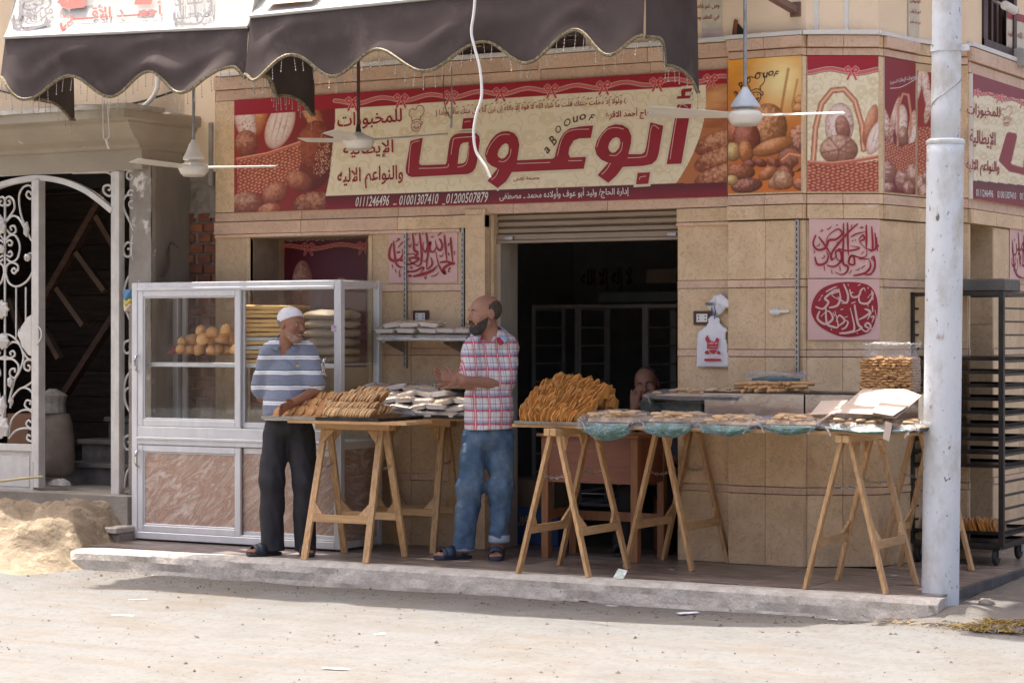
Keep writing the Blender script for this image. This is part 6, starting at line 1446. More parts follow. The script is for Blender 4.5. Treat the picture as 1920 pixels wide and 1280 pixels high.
for i in range(6):
 if sb is None:sb=blob('bread_bag',.215,.18,.044,BAGC,4.4,26,.5,.22)
 p=Vector((cbx1-.25,-.36,shz+i*.060));put(sb,['lowest brown floral bag of bread in the right cabinet stack','second lowest brown floral bag of bread in the right cabinet stack','third brown floral bag from the bottom of the cabinet stack','third brown floral bag from the top of the cabinet stack','second from top brown floral bag in the right cabinet stack','topmost brown floral bag of bread in the right cabinet stack'][i],'bag','bread bags stacked in the cabinet',p,(0,0,random.uniform(-.1,.1)))

# ================================================================== WALL FITTINGS
def rail(label,px,y_top,y_bot,yy=-.022):
 p0=at(px,y_top,y=yy);p1=at(px,y_bot,y=yy);t=thing('slotted_rail',label,'wall rail',(p0.x,yy,p1.z))
 MB().box(p0.x-.012,p0.x+.012,yy,yy+.018,p1.z,p0.z).build('rail_strip',STEEL,t);MB().box(p0.x+.009,p0.x+.013,yy-.010,yy-.0005,p1.z,p0.z).build('rail_lip',mat('bright rail edge',(.6,.6,.58),(.5,.5,.48),20,.4,metal=.6),t)
 z=p1.z+.02;s0=None
 while z<p0.z-.03:
  if s0 is None:s0=MB().box(p0.x-.004,p0.x+.004,yy-.0012,yy+.001,z,z+.022).build('rail_slot',BLACKM,t);z0_=z
  else:copyof(s0,t,(0,0,z-z0_))
  z+=.036
 return p0.x
r1=rail('slotted steel wall rail crossing the pink calligraphy sheet left of the door',759,430,690);r2=rail('slotted steel wall rail right of the pink calligraphy sheet, beside the door',867,427,690)
r3=rail('slotted steel wall rail beside the hanging white bag',1377,415,716);r4=rail('slotted steel wall rail left of the round pink posters',1494,412,702,-.068)
sf=thing('wall_shelf','grey metal shelf on the slotted rails holding white foam packs','shelf',((r1+r2)/2,-.16,AZ(790,636,-.3)))
zsf=AZ(790,634,-.31);xa,xb=AX(706,-.31),AX(874,-.31)
MB().box(xa,xb,-.31,-.03,zsf-.018,zsf).build('shelf_plate',STEEL,sf,bevel=.002)
for x in(r1,r2):MB().prism([(x-.006,-.03,zsf-.018),(x-.006,-.28,zsf-.02),(x-.006,-.28,zsf-.03),(x-.006,-.03,zsf-.10)],(.012,0,0)).build('bracket',STEEL,sf)
def socket(label,px,py,y=-.004,open_=False):
 c=at(px,py,y=y);t=thing('wall_socket',label,'socket',tuple(c))
 MB().box(c.x-.062,c.x+.062,y-.012,y-.0,c.z-.044,c.z+.044).build('socket_frame',mat('dark wood plate',(.08,.035,.022),(.06,.025,.015),9,.4),t,bevel=.003)
 MB().box(c.x-.038,c.x+.038,y-.018,y-.0125,c.z-.026,c.z+.026).build('socket_plate',PVC,t,bevel=.002)
 for dx in(-.026,.02):
  for dz in(-.013,.008):MB().box(c.x+dx,c.x+dx+.008,y-.0195,y-.0182,c.z+dz,c.z+dz+.008).build('socket_hole',RUBBER,t)
socket('brown framed white socket on the wall just above the foam packs shelf',790,594);socket('brown framed white socket left of the hanging white shop bag',1318,596)
# tube of the niche lamp
p=at(598,426,y=.2);nl=thing('niche_lamp','round white lamp under the lintel of the wall niche','lamp',tuple(p));MB().lathe([(.10,-.022),(.118,-.018),(.118,.014),(.10,.02)],tuple(p),28).build('lamp_body',PVC,nl,smooth=False)
# wall clip
p=at(1455,584,y=-.06);wk=thing('wall_hook','small white plastic hook with a scrap on the stone between two rails','hook',tuple(p));MB().bar(at(1443,584,y=-.06),at(1480,583,y=-.06),.012,.018).build('hook_bar',PVC,wk);MB().prism([at(1446,590,y=-.065),at(1462,590,y=-.065),at(1458,577,y=-.065),at(1446,578,y=-.065)],(0,.01,0)).build('paper_scrap',PAP,wk)
# hanging white bags
BAGW=mat('white plastic shopping bag',(.78,.78,.79),(.72,.72,.74),5,.45,bump=.006,bscale=9)
PB=Plane((0,-.028,0),(1,0,0),(0,0,1))
hb=thing('shop_bag','white plastic shopping bag with a red crest hanging on the wall by the door','bag',tuple(at(1336,650,y=-.03)))
Z5=lambda x,y:(1280+x/7.53,530+y/7.53)
L=[PB.uv(*Z5(*p))for p in((370,500),(400,480),(450,470),(500,490),(530,530),(520,575),(580,620),(635,665),(600,720),(610,790),(635,880),(645,1000),(655,1188),(430,1192),(210,1190),(205,1000),(200,850),(210,760),(235,725),(218,700),(300,640),(350,600))]
def pillow_sheet(name,pl,L,depth,m,parent,seed=0,res=.008,wr=.006):
 """puffed flat bag: outline filled by a fine grid, thick in the middle, wrinkled"""
 a0=min(p[0]for p in L);a1=max(p[0]for p in L);b0=min(p[1]for p in L);b1=max(p[1]for p in L);na=int((a1-a0)/res)+2;nb=int((b1-b0)/res)+2
 A=np.linspace(a0,a1,na);B_=np.linspace(b0,b1,nb);AA,BB=np.meshgrid(A,B_,indexing='ij');ins=np.zeros(AA.shape,bool);D=np.full(AA.shape,9.)
 n=len(L)
 for i in range(n):
  x1,y1=L[i];x2,y2=L[(i+1)%n]
  if y1!=y2:ins^=((y1>BB)!=(y2>BB))&(AA<(x2-x1)*(BB-y1)/(y2-y1)+x1)
  dx,dy=x2-x1,y2-y1;t=np.clip(((AA-x1)*dx+(BB-y1)*dy)/(dx*dx+dy*dy+1e-12),0,1);D=np.minimum(D,np.hypot(AA-x1-t*dx,BB-y1-t*dy))
 H=depth*np.sqrt(np.clip(D/(.10),0,1))+(fbm(AA*22+seed,BB*9,4)-.5)*wr*2*np.clip(D/.01,0,1);V=[];idx=-np.ones(AA.shape,int);F=[]
 for i in range(na):
  for j in range(nb):
   if ins[i,j]or D[i,j]<res*.7:idx[i,j]=len(V);V.append(tuple(pl.pt(AA[i,j],BB[i,j],H[i,j])))
 for i in range(na-1):
  for j in range(nb-1):
   q=[idx[i,j],idx[i+1,j],idx[i+1,j+1],idx[i,j+1]]
   if min(q)>=0:F.append(q)
 n0=len(V);V+=[tuple(Vector(v)-pl.n*.0)for v in[]]
 o=meshobj(name,V,F,m,parent,smooth=True);s_=o.modifiers.new('solid','SOLIDIFY');s_.thickness=.002;return o
pillow_sheet('bag_body',PB,L,.014,BAGW,hb)
def crest(x0,y0):
 C_=lambda P:[PB.uv(*Z5(*p))for p in P]
 for P in(((340,790),(375,735),(400,800),(430,830),(480,830),(500,770),(545,795),(525,850),(525,930),(365,930),(370,850)),((395,945),(510,945),(490,985),(455,1003),(420,985)),((332,1000),(345,965),(380,950),(405,985),(385,1010)),((505,985),(530,955),(560,985),(555,1010),(515,1008)),((330,1070),(565,1070),(565,1105),(332,1105))):
  fill_shape('red_crest',PB,[C_(P)],simple('bright red print',(.48,.02,.035)),hb,.026)
crest(0,0);RDP=simple('bright red print',(.48,.02,.035))
put_text('bag_print','مخبوزات',PB,None,WHITEPR,hb,.0275,.01,quad=pxq(PB,Z5(380,915),Z5(520,910),Z5(520,885),Z5(380,890)));put_text('bag_print','الحاج احمد الاقرع',PB,None,RDP,hb,.0275,.01,quad=pxq(PB,Z5(375,1060),Z5(540,1060),Z5(540,1035),Z5(375,1035)))
put_text('bag_print','ابو عوف',PB,None,WHITEPR,hb,.0275,.01,quad=pxq(PB,Z5(390,870),Z5(515,870),Z5(515,830),Z5(390,830)))
for P in(((410,350),(412,400),(415,465)),((455,330),(462,420),(450,510))):MB().tube([at(*Z5(*p),y=-.045)for p in P],.004).build('blue_tie',simple('blue cord',(.03,.12,.32)),hb)
hk=thing('crumpled_bag','crumpled white bags bunched on a hook above the red crest bag','bag',tuple(at(1350,572,y=-.04)))
L=[PB.uv(*Z5(*p))for p in((350,330),(345,290),(410,240),(440,190),(490,165),(580,175),(620,225),(700,240),(695,370),(620,365),(570,420),(500,460),(430,400),(370,375))]
pillow_sheet('bag_bunch',PB,L,.035,BAGW,hk,4,.006,.02);MB().bar(at(*Z5(325,300),y=-.02),at(*Z5(430,300),y=-.07),.01,.02).build('steel_hook',STEEL,hk)

# ================================================================== TRESTLES
def trestle(label,cx,cy,ztop,L=.50,spread=.48,along='X',chain=True,ext=.08):
 """folding saw-horse: two ladder frames hinged under a beam; ridge runs along X or Y"""
 t=thing('trestle',label,'trestle',(cx,cy,0),group='pine trestles carrying the bread tables')
 def P(u,v,z):return Vector((cx+u,cy+v,z))if along=='X' else Vector((cx-v,cy+u,z))
 zt_=ztop-.045;h=L/2;w=.036
 for sv in(-1,1):
  for su in(-1,1):
   foot=P(su*h*1.0,sv*spread/2,0);top=P(su*(h-.02),sv*.028,zt_)
   d=(top-foot).normalized();up=P(1,0,0)-P(0,0,0)
   mb=MB().bar(foot+d*.0,top,.024,.046,up=up)
   for i in range(4):mb.V[i]=(mb.V[i][0],mb.V[i][1],max(0.0,mb.V[i][2])if False else .001)
   mb.build('leg',WOODP,t,bevel=.002)
   # gusset at stretcher
  zs_=.262;f=1-zs_/zt_;yv=sv*(spread/2*f+.028*(1-f));a=P(-h*.99,yv-sv*.012*0,zs_);b=P(h*.99,yv,zs_)
  rl=WOODX if along=='X' else WOODY
  a2=P(-h+.026,yv,zs_);b2=P(h-.026,yv,zs_);MB().bar(a2,b2,.022,.048).build('stretcher',rl,t,bevel=.002)
  for su in(-1,1):
   g0=P(su*(h-.024),yv-.008,zs_+.026);g1=P(su*(h-.024-.075),yv-.008,zs_+.026);g2=P(su*(h-.030),yv-.008-sv*.02,zs_+.10);MB().prism([g0,g1,g2],P(0,.016,0)-P(0,0,0)).build('gusset',WOODP,t)
   g0=P(su*(h-.03),sv*.035,zt_-.002);g1=P(su*(h-.11),sv*.035,zt_-.002);g2=P(su*(h-.03),sv*.055,zt_-.085);MB().prism([g0,g1,g2],P(0,.014*sv,0)-P(0,0,0)).build('gusset',WOODP,t)
 rl=WOODX if along=='X' else WOODY
 for sv in(-1,1):MB().bar(P(-h-ext*.6,sv*.021,ztop-.0225),P(h+ext*.6,sv*.021,ztop-.0225),.040,.044).build('top_beam',rl,t,bevel=.003)
 if chain:
  zc=.60;f=1-zc/zt_;y_=spread/2*f+.028*(1-f)
  for su in(-1,1):
   mb=MB();n=9
   for i in range(n):
    u=(i+.5)/n;v=-y_+2*y_*u;sag=-.02*math.sin(PI*u);c=P(su*(h-.012)+.0,v,zc+sag);dv=(P(0,1,0)-P(0,0,0));q=Vector((0,0,1))if i%2 else(P(1,0,0)-P(0,0,0));l_=y_*2/n*.62
    ring=[c+dv*(l_*math.cos(a))+q*(.0075*math.sin(a))for a in np.linspace(0,2*PI,8,endpoint=False)];mb.tube(ring,.0021,4,closed=True)
   o=mb.build('chain',CHROME if False else STEEL,t);o['kind']='stuff'
 return t
ZT=AZ(680,781,-.95)
ZT1=.868
trestle('front pine trestle at the left under the tray of round biscuits',-1.85,-.915,ZT1,.47,.46,'X')
trestle('rear pine trestle at the left, behind the first, under the foam packs',-1.82,-.235,ZT1,.50,.36,'X')
ZT2=.875
trestle('front pine trestle left of the desk under the orange wafer pile',-.262,-.915,ZT2,.52,.475,'Y')
trestle('pine trestle in front of the right side of the desk',.142,-.30,ZT2,.54,.45,'Y')
trestle('front pine trestle at the right under the cardboard flap',1.56,-.865,ZT2,.50,.48,'Y')
trestle('rear pine trestle at the right, partly hidden by the pale pole',1.60,.13,ZT2,.36,.46,'Y')
# boards
tp1=thing('table_planks','pine planks laid across the two left trestles','table top',(-1.8,-.6,ZT1))
for y0,y1,x0,x1 in((-1.17,-1.06,-2.20,-1.30),(-.99,-.80,-2.22,-1.34),(-.40,-.22,-2.25,-1.15),(-.20,-.05,-2.2,-1.2)):MB().box(x0,x1,y0,y1,ZT1+.001,ZT1+.021).build('plank',WOODX,tp1,bevel=.002)
tp2=thing('table_planks','long pine planks laid across the four right trestles','table top',(.8,-.6,ZT2))
for y0,y1,x0,x1 in((-1.15,-.98,-.56,1.95),(-.95,-.76,-.52,1.93),(-.60,-.40,-.3,1.9),(-.35,-.15,-.2,1.9)):MB().box(x0,x1,y0,y1,ZT2+.001,ZT2+.021).build('plank',WOODX,tp2,bevel=.002)

# ================================================================== LEFT TABLE FOOD
def tray(label,x0,x1,y0,y1,z,m=TRAY,h=.022,name='baking_tray'):
 return setp(tray_mb(x0,x1,y0,y1,z,h).build(name,m),label,'tray')
zt1=ZT1+.0225
tray('worn tin tray under the left half of the round biscuits, its rim bent',-2.40,-1.98,-1.17,-.66,zt1,TRAYL);tray('black tray under the right half of the round biscuits',-1.965,-1.50,-1.17,-.66,zt1,TRAY);tray('dark tray under the foam packs, behind the man in plaid',-1.56,-1.16,-.62,-.10,zt1+.004,TRAY);tray('black tray carrying foam packs behind the round biscuits',-2.06,-1.60,-.62,-.10,zt1+.002,TRAY)
def biscuit_mat():
 k=NT('golden round biscuit');v=coords(k);sp=k.n('ShaderNodeSeparateXYZ');k.l(v,sp.inputs[0]);rnd=k.n('ShaderNodeObjectInfo').outputs['Random']
 nz=k.noise(v,34,4,.6,k.math('MULTIPLY',rnd,40));h=k.math('ADD',sp.outputs[2],k.math('MULTIPLY',k.math('SUBTRACT',nz,.5),.010))
 c=k.ramp(k.math('DIVIDE',h,.026),[(.12,(.50,.24,.08)),(.30,(.72,.50,.26)),(.52,(.66,.40,.17)),(.78,(.46,.205,.065))]);hs=k.n('ShaderNodeHueSaturation');k.l(c,hs.inputs['Color']);k.l(k.math('MULTIPLY_ADD',rnd,.5,.72),hs.inputs['Value'])
 p=k.n('ShaderNodeBsdfPrincipled');p.inputs['Roughness'].default_value=.6;k.l(hs.outputs[0],p.inputs['Base Color']);k.l(p.outputs[0],k.out.inputs[0]);return k.m
BISC=biscuit_mat()
def biscuit():
 n=20;pr_=[(.030,0),(.040,.002),(.0435,.008),(.042,.015),(.034,.021),(.018,.0245),(.004,.0255)];mb=MB().lathe(pr_,(0,0,0),n);o=meshobj('round_biscuit',mb.V,mb.F,BISC,None,smooth=True);return o
bp=biscuit();GB='round golden biscuits heaped on the left table'
def bis(x,y,z,tilt,az,sc=1):put(bp,'round golden biscuit in the overlapping rows on the left table','biscuit',GB,(x,y,z),Euler((0,tilt,az),'XYZ'),sc)
zb0=zt1+.006;rj=random.Random(3);nb_=0
def slinky(x,y,z,dx,dy,n,tilt,sp_=.023,sc=1.0):
 """a row of biscuits leaning on each other like fallen dominoes"""
 global nb_
 az=math.atan2(dy,dx)
 for i in range(n):
  t_=math.radians(14 if i==0 else tilt);k=i*sp_
  put(bp,'round golden biscuit in the overlapping rows on the left table','biscuit',GB,(x+dx*k+rj.uniform(-.003,.003),y+dy*k+rj.uniform(-.003,.003),z+(.002 if i==0 else .030+.010*math.sin(min(i,3)))+rj.uniform(-.003,.003)),Euler((0,-t_+rj.uniform(-.07,.07),az+rj.uniform(-.1,.1))),sc*rj.uniform(.94,1.07));nb_+=1
c45=.7071
for i,x in enumerate((-2.315,-2.235,-2.155,-2.075,-1.995)):slinky(x,-1.125,zb0,.35,.93,7,52,.026)
for i,x in enumerate((-2.30,-2.20,-2.10,-2.0,-1.90,-1.80,-1.70)):slinky(x,-.93,zb0+.012,.35,.93,5,50,.03)
slinky(-1.93,-1.125,zb0,.97,-.0,22,62,.0175);slinky(-1.99,-1.05,zb0+.038,.97,.10,20,60,.020)
for i,x in enumerate((-2.20,-2.12,-2.04)):slinky(x,-1.03,zb0+.050,.5,.86,6,50,.027)
slinky(-1.96,-.985,zb0+.085,.96,.2,15,58,.021);slinky(-1.90,-.91,zb0+.105,.96,.2,13,58,.021)
for i,x in enumerate((-2.14,-2.05,-1.96)):slinky(x,-.95,zb0+.090,.5,.86,5,50,.028)
slinky(-1.90,-.84,zb0+.125,.9,.3,10,55,.024)
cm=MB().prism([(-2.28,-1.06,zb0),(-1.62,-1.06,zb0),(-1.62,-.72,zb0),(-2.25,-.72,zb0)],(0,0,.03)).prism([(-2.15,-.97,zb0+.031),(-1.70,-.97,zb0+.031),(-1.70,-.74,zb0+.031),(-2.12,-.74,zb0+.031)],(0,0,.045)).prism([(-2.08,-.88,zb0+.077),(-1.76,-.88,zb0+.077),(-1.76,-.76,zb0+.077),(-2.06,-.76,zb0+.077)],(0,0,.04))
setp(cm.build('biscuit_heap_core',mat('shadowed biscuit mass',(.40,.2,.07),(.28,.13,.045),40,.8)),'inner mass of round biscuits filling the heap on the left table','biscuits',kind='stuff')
# foam packs
FOAM=mat('white foam tray',(.76,.73,.70),(.70,.67,.64),8,.5,rand=.05);BISK=mat('pale finger biscuits',(.55,.36,.20),(.40,.23,.11),30,.6,bump=.004,bscale=30)
def foampack(name='foam_pack'):
 t=thing(name,None,None,(0,0,0));w,d,h=.165,.115,.026
 V=[];F=[]
 ring=lambda s_,z:[(x*w/2*s_,y*d/2*s_,z)for x,y in((-1,-.8),(-.85,-1),(.85,-1),(1,-.8),(1,.8),(.85,1),(-.85,1),(-1,.8))]
 V=ring(.80,0)+ring(1.0,h)+ring(1.07,h)+ring(.96,h-.002)+ring(.78,.003);
 for k in range(4):
  for j in range(8):j2=(j+1)%8;F.append([k*8+j,k*8+j2,(k+1)*8+j2,(k+1)*8+j])
 F+=[[j for j in range(8)][::-1],[32+j for j in range(8)]];meshobj('foam_tray',V,F,FOAM,t)
 V=[];F=[]
 for i in range(9):
  for j in range(7):
   x=(i/8-.5)*w*.92;y=(j/6-.5)*d*.92;e=min(i,8-i,j,6-j);V.append((x,y,.012+(.020+.006*math.sin(i*2.4)*math.cos(j*.9)if e>0 else 0)))
 for i in range(8):
  for j in range(6):a=i*7+j;F.append([a,a+7,a+8,a+1])
 meshobj('biscuits',V,F,BISK,t,smooth=True)
 V=[];F=[]
 for i in range(9):
  for j in range(7):
   x=(i/8-.5)*w*1.06;y=(j/6-.5)*d*1.06;e=min(i,8-i,j,6-j);V.append((x,y,h+(.013+.003*math.sin(i*3+j*2)if e>0 else 0)))
 for i in range(8):
  for j in range(6):a=i*7+j;F.append([a,a+7,a+8,a+1])
 meshobj('cling_film',V,F,FILM,t,smooth=True);return t
fp0=foampack();ff=[True]
def pack(label,group,loc,rot=(0,0,0),s=1):
 if ff[0]:ff[0]=False;o=fp0;o.location=loc;o.rotation_euler=rot;setp(o,label,'food pack',group);return o
 o=copyof(fp0,None,loc,rot,s);return setp(o,label,'food pack',group)
sx=[AX(p,-.2)for p in(730,762,800,838,865)]
for i,px in enumerate((733,766,804,838,866)):pack('foam tray of biscuits in the flat bottom row on the wall shelf','bottom row of foam packs on the wall shelf',(AX(px,-.19),-.19,zsf+.0005-.006),(0,0,.05*(-1)**i))
for i,px in enumerate((727,768,808,843,868)):pack('foam tray of biscuits in the middle row on the wall shelf','middle row of foam packs on the wall shelf',(AX(px,-.2),-.2-.01*(i%2),zsf+.036),(random.uniform(-.04,.04),random.uniform(-.05,.05),.06*(-1)**i))
for i,(px,lab)in enumerate(((742,'left of the three foam packs on top of the shelf pile'),(772,'middle tilted foam pack of the three on top of the shelf pile'),(810,'right of the three foam packs on top of the shelf pile'))):pack(lab,None,(AX(px,-.2),-.2,zsf+.078),(.05,-.15+.12*i,.2-.1*i))
FG='foam packs heaped on the left table'
rj=random.Random(11)
rowsF=[(0,-.58,7,-2.02,.135),(1,-.56,6,-1.98,.14),(2,-.53,6,-1.97,.14),(3,-.48,5,-2.0,.14),(4,-.42,4,-1.98,.13),(0,-.30,6,-2.0,.14),(2,-.30,6,-2.0,.14),(4,-.28,5,-2.0,.14)]
for lay,y,n,x0,dx in rowsF:
 for i in range(n):
  x=x0+i*dx+rj.uniform(-.015,.015)
  if lay>=3 and x>-1.42:continue
  pack('white foam pack of biscuits in the heap between the two standing men',FG,(x,y+rj.uniform(-.015,.015),zt1+.012+lay*.040+rj.uniform(0,.006)),(rj.uniform(-.22,.22),rj.uniform(-.2,.2),rj.uniform(-.35,.35)))
# big flat brown breads over the foam heap
FLATB=mat('flat brown crumbled bread',(.36,.22,.11),(.22,.12,.055),16,.75,bump=.008,bscale=22,dirt=((.5,.36,.22),14,.55))
zf=zt1+.20
sh_=thing('biscuit_slab','tray heaped with flat brown biscuits behind the foam packs','biscuits',(-1.85,-.22,zf))
V=[];F=[]
for i in range(41):
 for j in range(15):
  x=-2.16+i*.0205;y=-.42+j*.025;e=min(i,40-i,j,14-j);V.append((x,y,zf-.015*(e==0)+(float(fbm(np.array(x*30.),np.array(y*30.),3))-.4)*.03))
for i in range(40):
 for j in range(14):a=i*15+j;F.append([a,a+15,a+16,a+1])
meshobj('biscuit_layer',V,F,FLATB,sh_);tray_mb(-2.17,-1.33,-.43,-.07,zf-.03,.02).build('under_tray',TRAY,sh_)
MB().box(-2.12,-1.38,-.40,-.10,zt1,zf-.032).build('stack_core',mat('stacked foam core',(.45,.42,.38),(.2,.17,.14),40,.8,stretch=(.4,.4,4)),sh_)

# ================================================================== RIGHT TABLE FOOD
zt2=ZT2+.0225
WAF=mat('golden brown wafer',(.56,.27,.065),(.40,.155,.03),16,.45,bump=.001,bscale=80,rand=.22,lo=.3,hi=.7)
def wafer(seed):
 rr_=random.Random(seed);w,h,t=.038,.088,.0042;bz_=[]
 out=[(-w,0),(w,0),(w*1.05,h*.55),(w*.25,h*1.0),(-w*.3,h*.93),(-w*1.02,h*.5)]
 V=[];
 for s_ in(-1,1):
  V.append((s_*t*.9,0,h*.45))
  for k,(y,z)in enumerate(out):V.append((s_*t*(.55)+.006*math.sin(k*1.7+seed),y+rr_.uniform(-.003,.003),z+rr_.uniform(-.004,.004)))
 F=[]
 for k in range(6):k2=(k+1)%6;F+=[[0,1+k2,1+k],[7,8+k,8+k2],[1+k,1+k2,8+k2,8+k]]
 return meshobj('wafer',V,F,WAF,None)
wp=[wafer(k)for k in range(4)];GW='orange brown wafers standing in the tall pile'
rj=random.Random(21);nw=0
tray('bright tin tray under the orange brown wafer pile',-.535,-.02,-1.165,-.66,zt2,TRAYL,.018);tray('second tin tray under the back of the wafer pile',-.01,.20,-1.0,-.62,zt2+.001,TRAYL,.018)
for r,(y,z,pa,pb)in enumerate([(-1.13,0,984,1085),(-1.08,.04,986,1100),(-1.03,.075,993,1112),(-.98,.11,1001,1122),(-.93,.14,1010,1130),(-.88,.165,1020,1124),(-.84,.19,1034,1100),(-.80,.207,1043,1078),(-.80,.135,1085,1140),(-.76,.06,1105,1152),(-.86,.09,1112,1146)]):
 xa,xb=AX(pa,y),AX(pb,y);x=xa
 while x<xb and nw<300:
  fan_=(x-(xa+xb)/2)/(xb-xa)
  put(wp[nw%4],'pointed orange brown wafer standing in the pile left of the desk','wafer',GW,(x+rj.uniform(-.004,.004),y+rj.uniform(-.012,.012),zt2+.004+z+rj.uniform(-.008,.012)),Euler((rj.uniform(-.2,.2)-.15,fan_*.75+rj.uniform(-.14,.14),rj.uniform(-.75,.05)),'XYZ'),rj.uniform(.88,1.12));nw+=1;x+=rj.uniform(.0105,.0135)
core=MB()
for y,z,pa,pb in((-1.05,.0,995,1085),(-1.0,.035,1003,1095),(-.95,.07,1012,1105),(-.90,.10,1022,1112),(-.86,.13,1034,1100),(-.82,.15,1045,1080)):core.box(AX(pa,y),AX(pb,y),y,-.74,zt2+.005+z,zt2+.004+z+.034)
setp(core.build('wafer_pile_core',WAF),'inner mass of broken wafers filling the tall orange brown pile','wafers',kind='stuff')
# finger biscuits under film
FING=mat('pale finger biscuit',(.60,.41,.23),(.46,.28,.13),14,.6,bump=.0012,bscale=60,rand=.18)
def finger(L=.075,r=.011,name='finger_biscuit',m=None,n=8):
 mb=MB().tube([(-L/2,0,0),(-L/2+.004,0,0),(0,0,.002),(L/2-.004,0,0),(L/2,0,0)],[r*.6,r,r*1.05,r,r*.6],n);return meshobj(name,mb.V,mb.F,m or FING,None,smooth=True)
fg=finger(.062,.0088)
def teal():
 k=NT('green teal printed bag');v=coords(k,(1,1,2.2));a=k.noise(v,9,4,.6,None,2.5);c=k.ramp(a,[(.36,(.008,.055,.038)),(.50,(.014,.13,.08)),(.56,(.025,.17,.17)),(.61,(.18,.32,.38)),(.66,(.01,.08,.06))])
 p=k.n('ShaderNodeBsdfPrincipled');p.inputs['Roughness'].default_value=.28;k.l(c,p.inputs['Base Color']);nb=k.noise(v,14,4);b=k.n('ShaderNodeBump');b.inputs['Distance'].default_value=.02;k.l(nb,b.inputs['Height']);k.l(b.outputs[0],p.inputs['Normal']);k.l(p.outputs[0],k.out.inputs[0]);return k.m
TEAL=teal()
def bagged(label,xa,xb,y0,y1,z,group,n=34,hang=.075,seed=0,humps=.05,pouch=True,where='raised rear tray on the right table'):
 t=thing('bagged_tray',label,'bagged tray',((xa+xb)/2,(y0+y1)/2,z))
 tray_mb(xa,xb,y0,y1,z,.020).build('tray',TRAY,t)
 V=[];F=[]
 for i in range(25):
  for j in range(13):
   e=min(i,24-i,j,12-j);x=xa+.02+(xb-xa-.04)*i/24;y=y0+.015+(y1-y0-.03)*j/12;V.append((x,y,z+.004+(.0 if e==0 else humps*.62+.022*(float(fbm(np.array(x*45.),np.array(y*30.),2))-.5))))
 for i in range(24):
  for j in range(12):a=i*13+j;F.append([a,a+13,a+14,a+1])
 setp(meshobj('biscuit_filling',V,F,FING,t),kind='stuff')
 r_=random.Random(seed)
 for i in range(n):
  x=r_.uniform(xa+.04,xb-.04);y=y0+.02+(y1-y0-.05)*(i%7)/6*.8;lay=min(2,int(i/n*3));
  put(fg,'pale finger biscuit under clear plastic in the '+where,'biscuit','finger biscuits in the '+where,(x,y,z+.010+humps*.62+lay*.010+r_.uniform(0,.004)),(r_.uniform(-.1,.1),r_.uniform(-.1,.1),r_.uniform(-.55,.55)),r_.uniform(.85,1.15))
 nu,nv=44,34
 def sheet_(nm,k,m,lo_,hi_,vmin,off):
  V=[];F=[]
  for i in range(nu+1):
   u=lo_+(hi_-lo_)*i/nu;x=xa-.032+(xb-xa+.064)*u
   for j in range(nv+1):
    v=vmin+(1-vmin)*j/nv;N_=float(fbm(np.array(u*5+seed),np.array(v*5+seed*2),4))-.5
    if v<.62:q=v/.62;y=y1+(y0-.01-y1)*q;zz=z+.022+humps*(math.sin(PI*min(1,max(0,q*.96+.02)))**.5)*(.75+.25*math.sin(PI*u))+N_*.018
    else:
     q=(v-.62)/.38;d=hang*(.30+.70*math.sin(PI*u)**1.0);y=y0-.012-.035*math.sin(PI*q*.9)*math.sin(PI*u)+off;zz=z+.022-d*q+N_*.016*q;y+=N_*.03
    if i in(0,nu):zz+=-.008
    V.append((x+N_*.012,y,zz))
  for i in range(nu):
   for j in range(nv):a=i*(nv+1)+j;F.append([a,a+nv+1,a+nv+2,a+1])
  return meshobj(nm,V,F,m,t,smooth=True)
 sheet_('plastic_film',0,FILM2,0,1,0,0)
 if pouch:sheet_('printed_bag_front',1,TEAL,.12,.88,.66,.012)
 # gathered corners
 for xx,s_ in((xa-.015,1),(xb+.015,-1)):
  pts=[Vector((xx+s_*.02*k,y0-.01-.012*k,z+.02-.018*k+.02*math.sin(k)))for k in range(4)];MB().tube(smooth_path(pts,4),[.010-.0005*i for i in range(13)],6).build('gathered_film',FILM2,t,smooth=True)
 return t
zb2=zt2+.003
LAB=['plastic wrapped tray of finger biscuits with a green bag front, right beside the wafer pile','wrapped biscuit tray with a green front, second of the front row, before the seated man','wrapped biscuit tray with a blue green front, third of the front row','wrapped biscuit tray with a green front, fourth of the row, left of the cardboard flap','wrapped biscuit tray lying under the folded cardboard flap']
XS=[(AX(1092,-1.15),AX(1192,-1.15)),(AX(1204,-1.15),AX(1305,-1.15)),(AX(1312,-1.15),AX(1418,-1.15)),(AX(1424,-1.15),AX(1540,-1.15)),(AX(1548,-1.15),AX(1725,-1.12))]
for k,(xa,xb)in enumerate(XS):
 bagged(LAB[k],xa+.01,xb-.01,-1.17,-.80,zb2+(.008 if k%2 else 0),'finger biscuits wrapped in plastic on the right table',n=44,seed=k*3.7+1,where=('wrapped tray beside the wafer pile','second wrapped tray of the front row','third wrapped tray of the front row','fourth wrapped tray left of the cardboard','tray under the folded cardboard')[k],hang=(.115,.10,.07,.062,.04)[k],humps=(.065,.05,.045,.05,.04)[k])
